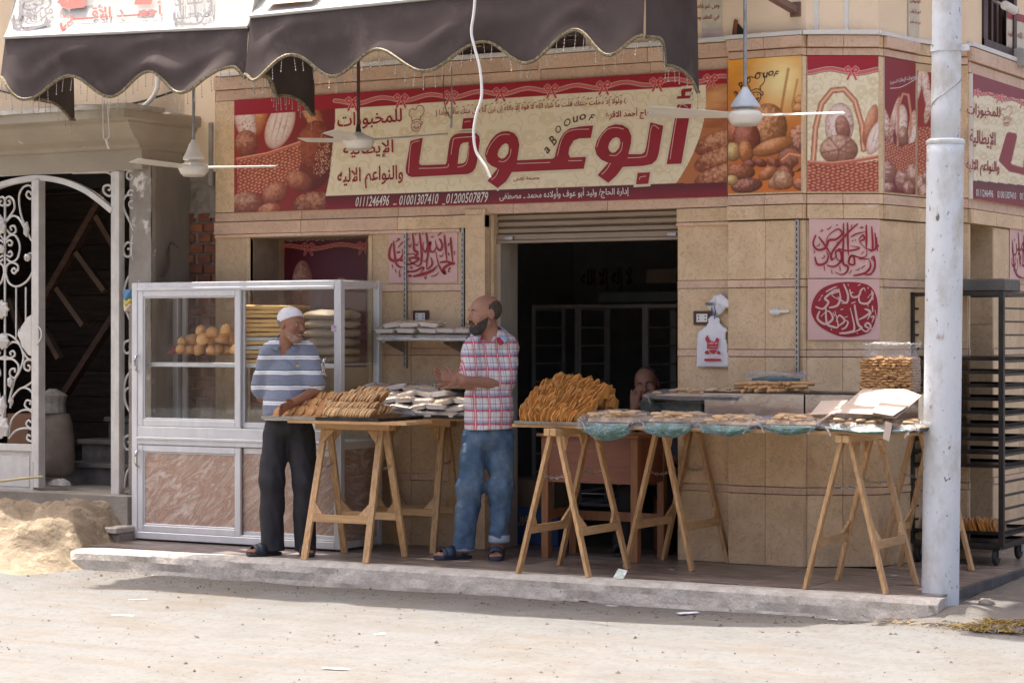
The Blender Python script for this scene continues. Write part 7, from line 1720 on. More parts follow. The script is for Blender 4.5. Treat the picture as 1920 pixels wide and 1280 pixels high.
# back row: support, raised tray, tin bins
zr=AZ(1320,742,-.52)
bs=thing('crate_stack','dark plastic wrapped crate stack holding up the rear biscuit tray','crate',(AX(1250,-.5),-.4,zt2))
MB().box(AX(1196,-.55)+.01,AX(1318,-.55)-.005,-.55,-.18,zt2+.001,zr-.03).build('wrapped_crate',mat('dark green wrapped crate',(.03,.045,.035),(.09,.10,.085),9,.25,bump=.01,bscale=14,spots=((.25,.28,.3),12,.66)),bs,bevel=.01)
bagged('raised tray of biscuits under clear plastic in front of the seated man, on the crates',AX(1216,-.58),AX(1398,-.5),-.60,-.14,zr-.02,'finger biscuits wrapped in plastic on the raised rear tray',n=40,seed=22,hang=.05,humps=.035,pouch=False)
TIN=mat('reflective tin bin',(.55,.53,.50),(.42,.40,.38),6,.16,metal=.95,bump=.004,bscale=5)
def tinbin(label,xa,xb,y0,y1,z0,z1):
 t=thing('tin_bin',label,'metal bin',((xa+xb)/2,(y0+y1)/2,z0));mb=MB()
 MB().box(xa,xb,y0,y0+.006,z0,z1).build('front_panel',TIN,t);MB().box(xa,xa+.006,y0+.0065,y1,z0,z1).box(xb-.006,xb,y0+.0065,y1,z0,z1).box(xa+.0065,xb-.0065,y1-.006,y1,z0,z1).build('bin_wall',TIN,t);MB().box(xa+.0065,xb-.0065,y0+.0065,y1-.0065,z0,z0+.01).build('bin_floor',TIN,t)
 MB().box(xa-.003,xb+.003,y0-.006,y0-.0005,z1-.008,z1+.003).build('bin_rim',BLACKM,t)
zq=AZ(1415,734,-.60)
tinbin('shiny tin bin with breadsticks on top, in the middle of the rear row',AX(1321,-.6),AX(1507,-.6),-.60,-.12,zt2+.001,zq-.004);tinbin('shiny tin bin at the right of the rear row beneath the big biscuit bag',AX(1510,-.6),AX(1722,-.6),-.60,-.12,zt2+.001,zq-.004)
MB_=MB().box(AX(1321,-.6)+.008,AX(1507,-.6)-.008,-.592,-.13,zq-.03,zq-.010);setp(MB_.build('bin_lid',TRAY),'dark tray laid in the middle tin bin under the breadsticks','tray')
setp(MB().box(AX(1510,-.6)+.008,AX(1722,-.6)-.008,-.592,-.13,zq-.025,zq-.004).build('bin_lid',TRAY),'dark lid closing the right tin bin under the biscuit bag','lid')
STK=mat('brown breadstick',(.40,.215,.085),(.55,.34,.16),16,.6,bump=.001,bscale=80,rand=.15)
sk0=finger(.20,.0115,'breadstick',STK,9);rj=random.Random(8)
for i in range(34):
 lay=0 if i<16 else(1 if i<27 else 2);n_=(16,11,7)[lay];k=i-(0,16,27)[lay];px=1395+(1495-1395)*(k+.5)/n_+lay*3
 y=-.50+rj.uniform(-.03,.05);put(sk0,'brown breadstick in the loose pile on the middle tin bin','breadstick','breadsticks piled on the middle tin bin',(AX(px,y),y,zq+.004+lay*.021),(rj.uniform(-.05,.05),rj.uniform(-.08,.08),rj.uniform(.9,1.9)if k%3 else rj.uniform(-.4,.5)),rj.uniform(.9,1.1))
ob_=thing('open_bag','open clear plastic bag with a bluish rim behind the breadsticks','bag',tuple(at(1455,712,y=-.30)))
c=at(1455,712,y=-.32);ring=[(c.x+.19*math.cos(a),c.y+.08*math.sin(a),c.z+.010*math.sin(3*a)+.035)for a in np.linspace(0,2*PI,40,endpoint=False)];MB().tube(ring,[.011+.004*math.sin(i*1.9)for i in range(40)],8,closed=True).build('bag_rim',FILM2,ob_,smooth=True)
V=[];F=[]
for i,p in enumerate(ring):
 for j in range(4):q=j/3;V.append((c.x+(p[0]-c.x)*(1-.12*q),c.y+(p[1]-c.y)*(1-.12*q),p[2]-.10*q))
for i in range(40):
 for j in range(3):F.append([i*4+j,((i+1)%40)*4+j,((i+1)%40)*4+j+1,i*4+j+1])
meshobj('bag_wall',V,F,FILM2,ob_,smooth=True)
setp(MB().lathe([(.14,0),(.13,.06),(.05,.075)],(c.x,c.y,c.z-.05),20,1.2,.5).build('blue_wrapped_bread',mat('blue green inner bag',(.06,.16,.20),(.02,.06,.06),12,.3,bump=.01)),'blue green bag standing inside the open plastic bag','bag')
# big bag of small biscuits
gb=thing('biscuit_bag','big clear plastic bag full of small brown biscuits on the right tin bin','bag',tuple(at(1668,725,y=-.45)))
xa,xb=AX(1622,-.48),AX(1716,-.48);zb_=zq-.002;zt_=AZ(1668,672,-.48);LOG=mat('small brown biscuit log',(.50,.285,.12),(.36,.175,.06),14,.6,bump=.001,bscale=80,rand=.22)
lg=None;rj=random.Random(4)
MB().box(xa+.02,xb-.02,-.535,-.37,zb_+.004,zt_-.012).build('biscuit_mass',LOG,gb)
def log_(loc,rot,s):
 global lg
 if lg is None:m_=MB().tube([(-.020,0,0),(-.016,0,0),(.016,0,0),(.020,0,0)],[.006,.0085,.0085,.006],7);lg=meshobj('small_biscuit',m_.V,m_.F,LOG,None,smooth=True);lg.parent=gb;lg.location=Vector(loc)-gb.location;lg.rotation_euler=rot
 else:copyof(lg,gb,Vector(loc)-gb.location,rot,s)
z=zb_+.012;row=0
while z<zt_:
 x=xa+.018+rj.uniform(-.01,.01)
 while x<xb-.012:log_((x,-.54+rj.uniform(-.004,.004)-.012*math.sin(PI*(x-xa)/(xb-xa)),z+rj.uniform(-.003,.003)),(0,rj.uniform(-.25,.25),rj.uniform(-.5,.5)),rj.uniform(.85,1.15));x+=rj.uniform(.026,.038)
 for k in range(4):log_((xb-.014,-.52+k*.043,z),(0,rj.uniform(-.2,.2),1.4),1)
 z+=.0155
for i in range(26):log_((rj.uniform(xa+.03,xb-.03),rj.uniform(-.53,-.38),zt_-.003+rj.uniform(0,.010)),(rj.uniform(-.2,.2),rj.uniform(-.2,.2),rj.uniform(0,3)),1)
V=[];F=[];n_=44;prof=[(1.0,zb_),(1.06,zb_+.03),(1.07,(zb_+zt_)/2),(1.05,zt_),(.96,zt_+.02),(.86,zt_+.05),(.98,zt_+.066),(1.08,zt_+.076),(1.03,zt_+.092),(.90,zt_+.082)]
for k,(s_,z)in enumerate(prof):
 for j in range(n_):
  a=2*PI*j/n_;ca,sa=math.cos(a),math.sin(a);e=.35;x=(xa+xb)/2+(xb-xa)/2*s_*math.copysign(abs(ca)**e,ca);y=-.46+.082*s_*math.copysign(abs(sa)**e,sa);N_=float(fbm(np.array(a*4.),np.array(k*2.3),3))-.5
  V.append((x+N_*.02*(k>3),y+N_*.03*(k>3),z+N_*.035*(k>4)))
for k in range(len(prof)-1):
 for j in range(n_):j2=(j+1)%n_;F.append([k*n_+j,k*n_+j2,(k+1)*n_+j2,(k+1)*n_+j])
meshobj('clear_bag',V,F,FILM2,gb,smooth=True)
# cardboard
CB=mat('kraft cardboard',(.50,.40,.33),(.44,.345,.28),6,.85,bump=.0005,stretch=(1,6,1),spots=((.5,.12,.10),10,.74))
cd=thing('cardboard_flap','opened kraft cardboard box laid over the last biscuit tray, partly in sunlight','cardboard',tuple(at(1630,770,y=-1.0)))
def cbp(*q):
 P=[at(x,y,y=Y)for x,y,Y in q];n=(P[1]-P[0]).cross(P[2]-P[1]).normalized()
 if n.z<0:n=-n
 MB().prism([p-n*.004 for p in P],n*.004).build('cardboard_panel',CB,cd)
cbp((1566,773,-1.14),(1617,729,-.80),(1697,729,-.80),(1656,777,-1.16));cbp((1698,729,-.80),(1728,741,-.84),(1679,784,-1.19),(1657,778,-1.165));cbp((1519,777,-1.08),(1540,751,-.92),(1590,750,-.93),(1565,775,-1.145))
cbp((1632,772,-1.17),(1658,747,-1.0),(1709,756,-1.02),(1674,779,-1.22));cbp((1660,789,-1.21),(1673,793,-1.21),(1667,827,-1.22),(1655,822,-1.22))
MB().tube([at(1560,775,y=-1.15),at(1528,796,y=-1.17)],.006).build('cardboard_panel',CB,cd)

# ================================================================== RACK AT THE RIGHT
rk_=rack('tall black wheeled bakery rack with many trays, right of the pale pole',1.345,1.925,.60,1.18,.125,1.70,19,BLACKM,'tray_rack',(13,12,11,10,9,8,7,6,5,0),r=.016)
for(x,y)in((1.375,.65),(1.875,.65),(1.875,1.12),(1.375,1.12)):
 mb=MB();ring=[(x+.0,y+.042*math.cos(a),.058+.042*math.sin(a))for a in np.linspace(0,2*PI,20,endpoint=False)];mb.tube(ring,.016,8,closed=True);mb.tube([(x-.014,y,.058),(x+.014,y,.058)],.036,14);mb.build('wheel_tyre',RUBBER,rk_,smooth=False)
 MB().tube([(x-.018,y,.058),(x+.018,y,.058)],.012,10).build('wheel_hub',STEEL,rk_);MB().box(x-.024,x-.020,y-.02,y+.02,.05,.118).box(x+.020,x+.024,y-.02,y+.02,.05,.118).box(x-.024,x+.024,y-.025,y+.025,.1181,.1245).build('wheel_fork',STEEL,rk_)
bc=thing('black_crate','dented black metal box standing on top of the tall tray rack','crate',(1.8,.7,1.705));xa=AX(1757,.62);MB().box(xa,AX(1884,.62),.62,.95,1.7005,AZ(1800,523,.62)).build('box_body',mat('dented dark box',(.06,.055,.05),(.10,.09,.08),6,.5,bump=.01,bscale=8),bc,bevel=.008)
nw2=0;rj=random.Random(33);x=AX(1796,.75)
zw=.125+(1.575)*(.7)/19+.018
x=1.42
for row_ in range(2):
 x=1.42
 while x<1.89:put(wp[nw2%4],'orange brown wafer standing in the row on the lowest rack tray','wafer','wafers on the lowest tray of the black rack',(x,.70+row_*.09+rj.uniform(-.01,.01),zw),Euler((rj.uniform(-.1,.1),-.35+rj.uniform(-.1,.1),rj.uniform(-.4,.3))),rj.uniform(.9,1.1));nw2+=1;x+=.017
MB().box(1.36,1.91,.605,1.17,.10,.118).build('rack_base_plate',BLACKM,rk_)

# ================================================================== GROUND LITTER
def gz(px,py,z=-.142):p=at(px,py,z=z);p.z=float(street_full(np.array([p.x]),np.array([p.y]))[0])+.004;return p
def scrap(name,label,cat,px,py,w,h,m,onwalk=False,seed=1,amp=.008):
 c=at(px,py,z=.002)if onwalk else gz(px,py);V=[];F=[];a=random.Random(seed).uniform(0,1.0)
 for i in range(6):
  for j in range(5):
   x=(i/5-.5)*w;y=(j/4-.5)*h;z=amp*(float(fbm(np.array(x*40+seed),np.array(y*40+seed),3)))*1.4;V.append((c.x+x*math.cos(a)-y*math.sin(a),c.y+x*math.sin(a)+y*math.cos(a),c.z+z))
 for i in range(5):
  for j in range(4):q=i*5+j;F.append([q,q+5,q+6,q+1])
 return setp(meshobj(name,V,F,m,None),label,cat)
WP=simple('white paper',(.78,.77,.74),.8);BP=simple('bluish paper',(.62,.66,.74),.8)
scrap('paper_scrap','bluish white paper strip on the shaded street below the kerb','paper',1291,1153,.13,.06,BP,seed=2);scrap('paper_scrap','white paper scrap on the sunny street at the bottom left of centre','paper',630,1254,.13,.03,WP,seed=3,amp=.004);scrap('paper_scrap','thin white paper strip on the sunlit street at the left','paper',230,1152,.13,.03,WP,seed=4,amp=.003)
scrap('paper_scrap','short white stick of paper on the sunlit street left of the shadow tip','paper',258,1123,.11,.02,WP,seed=5,amp=.003);scrap('paper_scrap','small white paper bit on the sunny street below the centre','paper',712,1186,.06,.03,WP,seed=6);scrap('paper_scrap','tiny white scrap in the kerb shadow toward the right','paper',1562,1167,.05,.03,WP,seed=7)
scrap('paper_scrap','small pale scrap in the shade under the middle of the kerb','paper',1147,1138,.07,.02,WP,seed=8);scrap('pink_scrap','small pinkish plastic scrap at the kerb foot','litter',1093,1129,.06,.04,simple('pink scrap',(.4,.2,.2)),seed=9)
scrap('tile_shard','reddish broken tile shard on the sunlit ground at the left kerb end','rubble',267,1068,.07,.04,simple('reddish shard',(.42,.28,.22)),seed=10,amp=.03)
cu_=thing('crumpled_wrapper','crumpled pale green and white wrapper on the pavement edge','litter',tuple(at(1165,1082,z=0)));c=at(1165,1084,z=.0)
mbw=MB();mbw.prism([(c.x-.045,c.y-.02,.002),(c.x+.03,c.y-.035,.002),(c.x+.045,c.y-.01,.05),(c.x-.02,c.y+.0,.058)],(0,.004,0));mbw.build('wrapper_sheet',mat('printed wrapper',(.72,.74,.70),(.3,.4,.3),50,.5),cu_);MB().prism([(c.x-.05,c.y-.015,.002),(c.x-.02,c.y+.0,.056),(c.x-.03,c.y+.04,.002)],(.003,0,0)).build('wrapper_fold',simple('green fold',(.35,.5,.38)),cu_)
for px,py,s_ in((1103,1062,1),(1228,1052,2),(1260,1068,3),(1677,1080,4),(1497,1077,5),(1228,1070,6)):scrap('floor_scrap',['','brown bread crumb','small white ring of paper','white scrap near the trestle foot','pale bent straw','orange peel bit','orange brown wafer crumb'][s_]+' lying on the pavement tiles','litter',px,py,.04,.02,WP if s_ in(2,3,4)else simple('crumb',(.4,.2,.07)),True,s_+20,.006)
# tangle of yellow and white net cord, frayed
def tangle(name,label,cx,cy,z,L,W_,n,m,seed,kind='stuff',dirx=1.0,diry=0,H=.035):
 r_=random.Random(seed);mb=MB()
 for k in range(n):
  u=r_.uniform(0,1);p=Vector((cx+(u-.5)*L,cy+r_.uniform(-1,1)*W_*.4,z));a=r_.uniform(0,6.3);P=[]
  for q in range(9):
   P.append(p+Vector((0,0,.008+H*math.sin(PI*q/8)*r_.random()*(1-abs(u-.5)))));a+=r_.uniform(-.9,1.1);p=p+Vector((math.cos(a)*.022*dirx,math.sin(a)*.016,0))
  mb.tube(P,.0024,3,caps=False)
 o=mb.build(name,m);return setp(o,label,'net',kind=kind)
YN=simple('yellow net cord',(.27,.175,.03),.9);WNn=simple('dusty white cord',(.22,.19,.15),.9);BNn=simple('brown straw cord',(.28,.21,.13),.9)
p1_=gz(1845,1190);p2_=gz(1885,1185)
tangle('yellow_net','bunch of yellow net cord lying on the sunlit ground at the right',p1_.x,p1_.y,p1_.z,.18,.08,80,YN,1);tangle('yellow_net','second loose bunch of yellow cord mixed with straw at the right edge',p2_.x+.02,p2_.y-.03,p2_.z,.22,.08,40,YN,2)
tangle('white_net','frayed dusty white cord and straw trailing across the ground at the right',p1_.x+.12,p1_.y+.06,p1_.z,.62,.16,260,WNn,3);tangle('straw','dry brown straw bits scattered beside the broken kerb end',p1_.x-.15,p1_.y+.10,p1_.z,.7,.2,120,BNn,4,H=.012)
# broken concrete lumps by the kerb end
for i,(px,py,s_,lb)in enumerate(((1778,1150,.07,'broken brown concrete lump beside the kerb end'),(1822,1140,.09,'sunlit wedge of broken concrete near the foot of the pole'),(1800,1128,.05,'small broken lump under the pavement corner by the pole'),(1850,1160,.05,'small sunlit stone right of the kerb end'))):
 c=gz(px,py);b_=blob('concrete_lump',s_,s_*.8,s_*.5,CONCRETE if i!=1 else KERBM,i*5+2,9,.6,.35);b_.data.polygons.foreach_set('use_smooth',[False]*len(b_.data.polygons));b_.location=(c.x,c.y,c.z-.01);setp(b_,lb,'rubble')

# ================================================================== HOUSE ACROSS THE STREET (behind the camera, seen in the glass)
oh=thing('brick_house','dark red brick house across the street, reflected in the cabinet glass','building',(0,-26,0))
def brickwall():
 k=NT('far brick wall');v=k.n('ShaderNodeTexCoord').outputs['Object'];mp=k.n('ShaderNodeMapping');mp.inputs['Rotation'].default_value=(PI/2,0,0);k.l(v,mp.inputs[0]);b=k.n('ShaderNodeTexBrick');k.l(mp.outputs[0],b.inputs[0]);b.inputs['Scale'].default_value=4;b.inputs['Color1'].default_value=(.20,.09,.055,1);b.inputs['Color2'].default_value=(.15,.065,.04,1);b.inputs['Mortar'].default_value=(.3,.27,.23,1)
 p=k.n('ShaderNodeBsdfPrincipled');p.inputs['Roughness'].default_value=.9;k.l(b.outputs[0],p.inputs[0]);k.l(p.outputs[0],k.out.inputs[0]);return k.m
BW_=brickwall();MB().box(-26,3,-27,-26,-.3,5).build('front_wall',BW_,oh)
for i in range(6):
 for z in(1.0,3.3):MB().box(-20+i*4,-18.8+i*4,-25.999,-25.97,z,z+1.4).build('window',DARKT,oh)
MB().box(-26.2,3.2,-27,-25.8,5,5.2).build('roof_edge',CONCRETE,oh)

# ================================================================== PEOPLE (distance fields turned into one skin)
def axis(lo,hi,h,fine=()):
 out=[lo]
 while out[-1]<hi:
  st=h
  for a,b,hf in fine:
   if a<=out[-1]<b:st=hf
  out.append(out[-1]+st)
 return np.array(out,np.float32)
class Field:
 def __init__(s,xs,ys,zs):s.ax=(xs,ys,zs);s.D=np.full((len(xs),len(ys),len(zs)),.5,np.float32)
 def sub(s,lo,hi):
  sl=[]
  for a,l,h in zip(s.ax,lo,hi):
   i0=max(0,int(np.searchsorted(a,l))-1);i1=min(len(a),int(np.searchsorted(a,h))+1)
   if i1<=i0:return None,None
   sl.append(slice(i0,i1))
  X=s.ax[0][sl[0]][:,None,None];Y=s.ax[1][sl[1]][None,:,None];Z=s.ax[2][sl[2]][None,None,:];return tuple(sl),(X,Y,Z)
 def comb(s,sl,d,op,k):
  a=s.D[sl]
  if op=='u':h=np.clip(.5+.5*(a-d)/k,0,1);r=a*(1-h)+d*h-k*h*(1-h)
  elif op=='s':h=np.clip(.5-.5*(a+d)/k,0,1);r=a*(1-h)-d*h+k*h*(1-h)
  s.D[sl]=r
 def cap(s,a,b,ra,rb=None,k=.02,op='u'):
  rb=ra if rb is None else rb;a=np.array(a,float);b=np.array(b,float);R=max(ra,rb)+k*2.5+.012
  sl,P=s.sub(np.minimum(a,b)-R,np.maximum(a,b)+R)
  if sl is None:return
  d=b-a;L=(d**2).sum()+1e-12;t=np.clip(((P[0]-a[0])*d[0]+(P[1]-a[1])*d[1]+(P[2]-a[2])*d[2])/L,0,1)
  q=np.sqrt((P[0]-a[0]-t*d[0])**2+(P[1]-a[1]-t*d[1])**2+(P[2]-a[2]-t*d[2])**2)-(ra+(rb-ra)*t);s.comb(sl,q,op,k)
 def ell(s,c,r,R=None,k=.02,op='u'):
  c=np.array(c,float);r=np.array(r,float);m=r.max()+k*2.5+.012;sl,P=s.sub(c-m,c+m)
  if sl is None:return
  X,Y,Z=P[0]-c[0],P[1]-c[1],P[2]-c[2]
  if R is not None:M=np.array(R);X,Y,Z=(M[0][0]*X+M[1][0]*Y+M[2][0]*Z,M[0][1]*X+M[1][1]*Y+M[2][1]*Z,M[0][2]*X+M[1][2]*Y+M[2][2]*Z)
  k0=np.sqrt((X/r[0])**2+(Y/r[1])**2+(Z/r[2])**2)+1e-9;k1=np.sqrt((X/r[0]**2)**2+(Y/r[1]**2)**2+(Z/r[2]**2)**2)+1e-9;s.comb(sl,k0*(k0-1)/k1,op,k)
 def half(s,p,n): # keep the side the normal points away from
  X=s.ax[0][:,None,None];Y=s.ax[1][None,:,None];Z=s.ax[2][None,None,:];s.D=np.maximum(s.D,(X-p[0])*n[0]+(Y-p[1])*n[1]+(Z-p[2])*n[2]).astype(np.float32)
 def disp(s,fn):s.D=s.D+fn(s.ax[0][:,None,None],s.ax[1][None,:,None],s.ax[2][None,None,:]).astype(np.float32)
 def mesh(s):
  f=s.D;f=np.pad(f,1,constant_values=.5);ax=[np.concatenate([[a[0]-.01],a,[a[-1]+.01]])for a in s.ax];S=f<0
  c=[S[i:S.shape[0]-1+i,j:S.shape[1]-1+j,k:S.shape[2]-1+k]for i in(0,1)for j in(0,1)for k in(0,1)];n=sum(q.astype(np.int8)for q in c);act=(n>0)&(n<8);I=np.argwhere(act)
  idx=-np.ones(act.shape,np.int64);idx[act]=np.arange(len(I));acc=np.zeros((len(I),3));cnt=np.zeros(len(I))
  for d in range(3):
   o=[0,1,2];o.remove(d)
   for a in(0,1):
    for b in(0,1):
     off=np.zeros(3,int);off[o[0]]=a;off[o[1]]=b;p0=I+off;p1=p0.copy();p1[:,d]+=1
     v0=f[p0[:,0],p0[:,1],p0[:,2]];v1=f[p1[:,0],p1[:,1],p1[:,2]];m=(v0<0)!=(v1<0);t=v0/(v0-v1+1e-12)
     P=np.stack([ax[q][p0[:,q]]for q in range(3)],1).astype(float);P[:,d]+=t*(ax[d][p1[:,d]]-ax[d][p0[:,d]]);acc[m]+=P[m];cnt[m]+=1
  V=acc/cnt[:,None];F=[]
  for d in range(3):
   o=[0,1,2];o.remove(d);s0=[slice(None)]*3;s1=[slice(None)]*3;s0[d]=slice(0,-1);s1[d]=slice(1,None);A=S[tuple(s0)];B_=S[tuple(s1)]
   E=np.argwhere(A!=B_);E=E[(E[:,o[0]]>0)&(E[:,o[1]]>0)];E=E[(E[:,o[0]]<act.shape[o[0]])&(E[:,o[1]]<act.shape[o[1]])&(E[:,d]<act.shape[d])]
   q=[]
   for a,b in((0,0),(1,0),(1,1),(0,1)):
    e=E.copy();e[:,o[0]]-=a;e[:,o[1]]-=b;q.append(idx[e[:,0],e[:,1],e[:,2]])
   Q=np.stack(q,1);ins=A[tuple(E.T)];flip=ins if d!=1 else~ins;Q[~flip]=Q[~flip][:,::-1];F.append(Q[(Q>=0).all(1)])
  F=np.concatenate(F);return V,F
 def build(s,name,m,parent,shade=True):
  V,F=s.mesh();return meshobj(name,V,F,m,parent,smooth=True)
class Person:
 def __init__(s,label,px,py,z=0,dist=None):
  s.org=at(px,py,z=z);s.t=thing('person',label,'person',tuple(s.org));s.t.rotation_euler=(0,0,YAW);ORG[s.t.name]=Vector((0,0,0));s.dep=(s.org-CAM).dot(_F);s.m=s.dep/FPX
 def J(s,px,py,dy=0):P=CAM+ray(px,py)*(s.dep+dy)-s.org;return np.array((P.dot(_R),P.dot(_F),P.z))
SKN=lambda nm,c,c2:mat(nm,c,c2,7,.55,bump=.0007,bscale=140,sub=.06,dirt=(tuple(x*.72 for x in c),9,.6))
SK1=SKN('weathered brown skin',(.30,.135,.075),(.24,.10,.055));SK2=SKN('tan brown skin',(.40,.205,.13),(.33,.155,.095));SK3=SKN('reddish brown skin',(.30,.145,.095),(.25,.115,.07))
HAIRB=mat('dark hair',(.025,.018,.014),(.055,.042,.035),60,.7,bump=.004,bscale=260);HAIRG=mat('greying short hair',(.12,.10,.09),(.24,.22,.20),90,.8,bump=.003,bscale=260);STUB=mat('grey stubble skin',(.25,.135,.085),(.36,.25,.20),75,.85,bump=.001,bscale=260)
EYEW=simple('eye white',(.46,.39,.34),.3);IRIS=simple('dark iris',(.02,.012,.008),.2);MOUTH=simple('mouth dark',(.07,.018,.015),.5);TEETH=simple('teeth',(.66,.60,.50),.3);LIP=simple('lips',(.24,.08,.06),.5)
def head_tf(c,yaw,pitch=0,roll=0,s=1.0):
 R=np.array(Euler((pitch,roll,yaw),'XYZ').to_matrix());c=np.array(c);return lambda p:c+R@(np.array(p,float)*s),R,s
def add_head(f,T,neck,open_=0,nose=1.0,full=1.0):
 H,R,s=T;E=lambda c,r,k=.012,op='u':f.ell(H(c),np.array(r)*s,R,k*s,op);C=lambda a,b,ra,rb=None,k=.010,op='u':f.cap(H(a),H(b),ra*s,(rb or ra)*s,k*s,op)
 E((0,.018,.040),(.076,.096,.080),.02);E((0,-.025,.0),(.066,.070,.085),.03);E((0,-.030,-.050),(.055,.058,.060),.025);E((0,-.062,-.094),(.026,.026,.022),.03)
 for q in(-1,1):
  C((q*.052,-.005,-.055),(q*.022,-.060,-.094),.020,.018,.03);E((q*.043,-.066,-.022),(.022,.018,.018)*1,.025);C((q*.012,-.091,.030),(q*.045,-.076,.030),.0095,.0075,.012)
  E((q*.031,-.093,.010),(.0165,.011,.0095),.012,'s');E((q*.031,-.0735,.009),(.0140,.0125,.0125),.003)
  C((q*.017,-.0815,.0165),(q*.046,-.073,.0140),.0062,.0055,.004);C((q*.018,-.0805,.0005),(q*.045,-.072,.0015),.0050,.0045,.005)
  E((q*.078,.012,.000),(.008,.020,.031),.008);E((q*.084,.008,.006),(.004,.010,.016),.004,'s');E((q*.012,-.099,-.026),(.0085,.010,.0075),.008)
  C((q*.020,-.088,-.030),(q*.034,-.078,-.058),.004,.003,.014,'s')if full>1 else None
 C((0,-.088,.020),(0,-.108*nose,-.018),.0085,.0120,.010);E((0,-.108*nose,-.022),(.0125,.012,.010),.010)
 C((-.020,-.079,-.060),(.020,-.079,-.060),.0085,.0085,.010);C((-.016,-.082,-.053),(.016,-.082,-.053),.0055,.0055,.006)
 if open_:E((0,-.094,-.0615),(.017,.014,.0045+open_),.004,'s')
 else:C((-.022,-.094,-.0575),(.022,-.094,-.0575),.003,.003,.003,'s')
 f.cap(H((0,.020,-.055)),neck,.053*s,.060,.03)
def head_bits(t,T,brow=HAIRB,lipm=True):
 H,R,s=T
 for q in(-1,1):
  for nm,c,r,m in(('eyeball',(q*.031,-.0755,.0085),.0125,EYEW),('iris',(q*.031-.000,-.0835,.0085),.0058,IRIS)):
   mb=MB().lathe([(r*s*math.sin(a),-r*s*math.cos(a))for a in np.linspace(.05,PI-.05,9)],tuple(H(c)),14);mb.build(nm,m,t,smooth=True)
  MB().tube([H((q*.013,-.0985,.029)),H((q*.028,-.0935,.0335)),H((q*.048,-.081,.029))],[.0035*s,.0038*s,.0018*s],6).build('eyebrow',brow,t,smooth=True)
def hand(f,wrist,d,side,up,L=.17,spread=.22,curl=.25,thumb=1,rs=1.0,fcurl=(1,1,1,1)):
 """palm and five fingers: d=pointing direction, side=toward the thumb, up=back-of-hand normal"""
 w=np.array(wrist,float);d=np.array(d,float);d/=np.linalg.norm(d);side=np.array(side,float);side-=d*side.dot(d);side/=np.linalg.norm(side);n=np.cross(d,side);n=n*np.sign(n.dot(np.array(up,float))or 1)
 k=L/.18;P=lambda a,b,c:w+d*a*k+side*b*k+n*c*k
 for b in(-.026,-.009,.009,.026):f.cap(P(.0,b*.6,0),P(.088,b,0),.0155*k*rs,.0135*k*rs,.010)
 for i,(b,l)in enumerate(((.031,.072),(.0105,.080),(-.0105,.074),(-.030,.058))):
  a0=(b/.03)*spread*.5;c=curl*fcurl[i];q0=P(.090,b,0);dirv=lambda ang,cu:(d*math.cos(cu)-n*math.sin(cu))*math.cos(ang)+side*math.sin(ang)
  q1=q0+dirv(a0,c*.5)*l*.45*k;q2=q1+dirv(a0,c*1.5)*l*.32*k;q3=q2+dirv(a0,c*2.3)*l*.23*k
  f.cap(q0,q1,.0098*k*rs,.0090*k*rs,.004);f.cap(q1,q2,.0090*k*rs,.0080*k*rs,.003);f.cap(q2,q3,.0080*k*rs,.0070*k*rs,.003)
 q0=P(.018,.030,-.004);q1=P(.052,.055*thumb,-.010);q2=P(.080,.066*thumb,-.014);f.cap(q0,q1,.0145*k*rs,.0105*k*rs,.010);f.cap(q1,q2,.0105*k*rs,.0085*k*rs,.004)
def fold(scale,amp,seed,dirz=(1,1,1)):
 def fn(X,Y,Z):
  a=(X*dirz[0]+Y*.6)*scale+seed;b=(Z*dirz[2]+Y*.3)*scale*.8+seed*.7
  return amp*(np.sin(a*1.0+2.0*np.sin(b*.7+1.3))*np.cos(b*1.1+np.sin(a*.8))+.5*np.sin(a*2.3+b*1.9+1.1*np.sin(b*2.1)))
 return fn
def sandal(P,heel,toe,m,name='sandal'):
 heel=np.array(heel,float);toe=np.array(toe,float);d=toe-heel;L=np.linalg.norm(d[:2]);d/=L;sd=np.array((-d[1],d[0],0));t=P.t
 out=[(-.02,.022),(.0,.034),(.08,.034),(.16,.045),(.22,.046),(.262,.03),(.272,.0)];k=L/.25
 ol=[heel+d*a*k+sd*b for a,b in out]+[heel+d*a*k-sd*b for a,b in out[::-1][1:]];z0=.003
 MB().prism([(p[0],p[1],z0)for p in ol],(0,0,.018)).build('sandal_sole',m,t,bevel=.004)
 for a,w_,hgt in((.155,.055,.062),(.195,.04,.052),(.06,.03,.085)):
  c=heel+d*a*k;V=[];F=[]
  for i in range(11):
   an=PI*i/10;o=c+sd*(.046*math.cos(an))
   for u in(-1,1):V.append((o[0]+d[0]*u*w_/2,o[1]+d[1]*u*w_/2,.018+hgt*math.sin(an)**.8*(.9 if u>0 else 1.1)))
  for i in range(10):F.append([i*2,i*2+1,i*2+3,i*2+2])
  o=meshobj('sandal_strap',V,F,m,t,smooth=True);sm=o.modifiers.new('solid','SOLIDIFY');sm.thickness=.004
def foot(f,ankle,heel,toe):
 heel=np.array(heel,float);toe=np.array(toe,float);d=(toe-heel);L=np.linalg.norm(d);d/=L;sd=np.array((-d[1],d[0],0))
 f.cap(ankle,heel+d*.04+(0,0,.05),.036,.034,.03);f.cap(heel+d*.03+(0,0,.048),heel+d*L*.68+(0,0,.042),.030,.022,.03);f.cap(heel+d*L*.45+(0,0,.045),heel+d*L*.75+sd*.012+(0,0,.036),.026,.018,.02)
 for i,(b,l)in enumerate(((.026,.97),(.010,.99),(-.004,.96),(-.017,.92),(-.028,.87))):q=1 if toe[0]>heel[0]else-1;f.cap(heel+d*L*.66+sd*b*q+(0,0,.036),heel+d*L*l+sd*b*q*1.1+(0,0,.030),.012,.0095 if i else .012,.005)
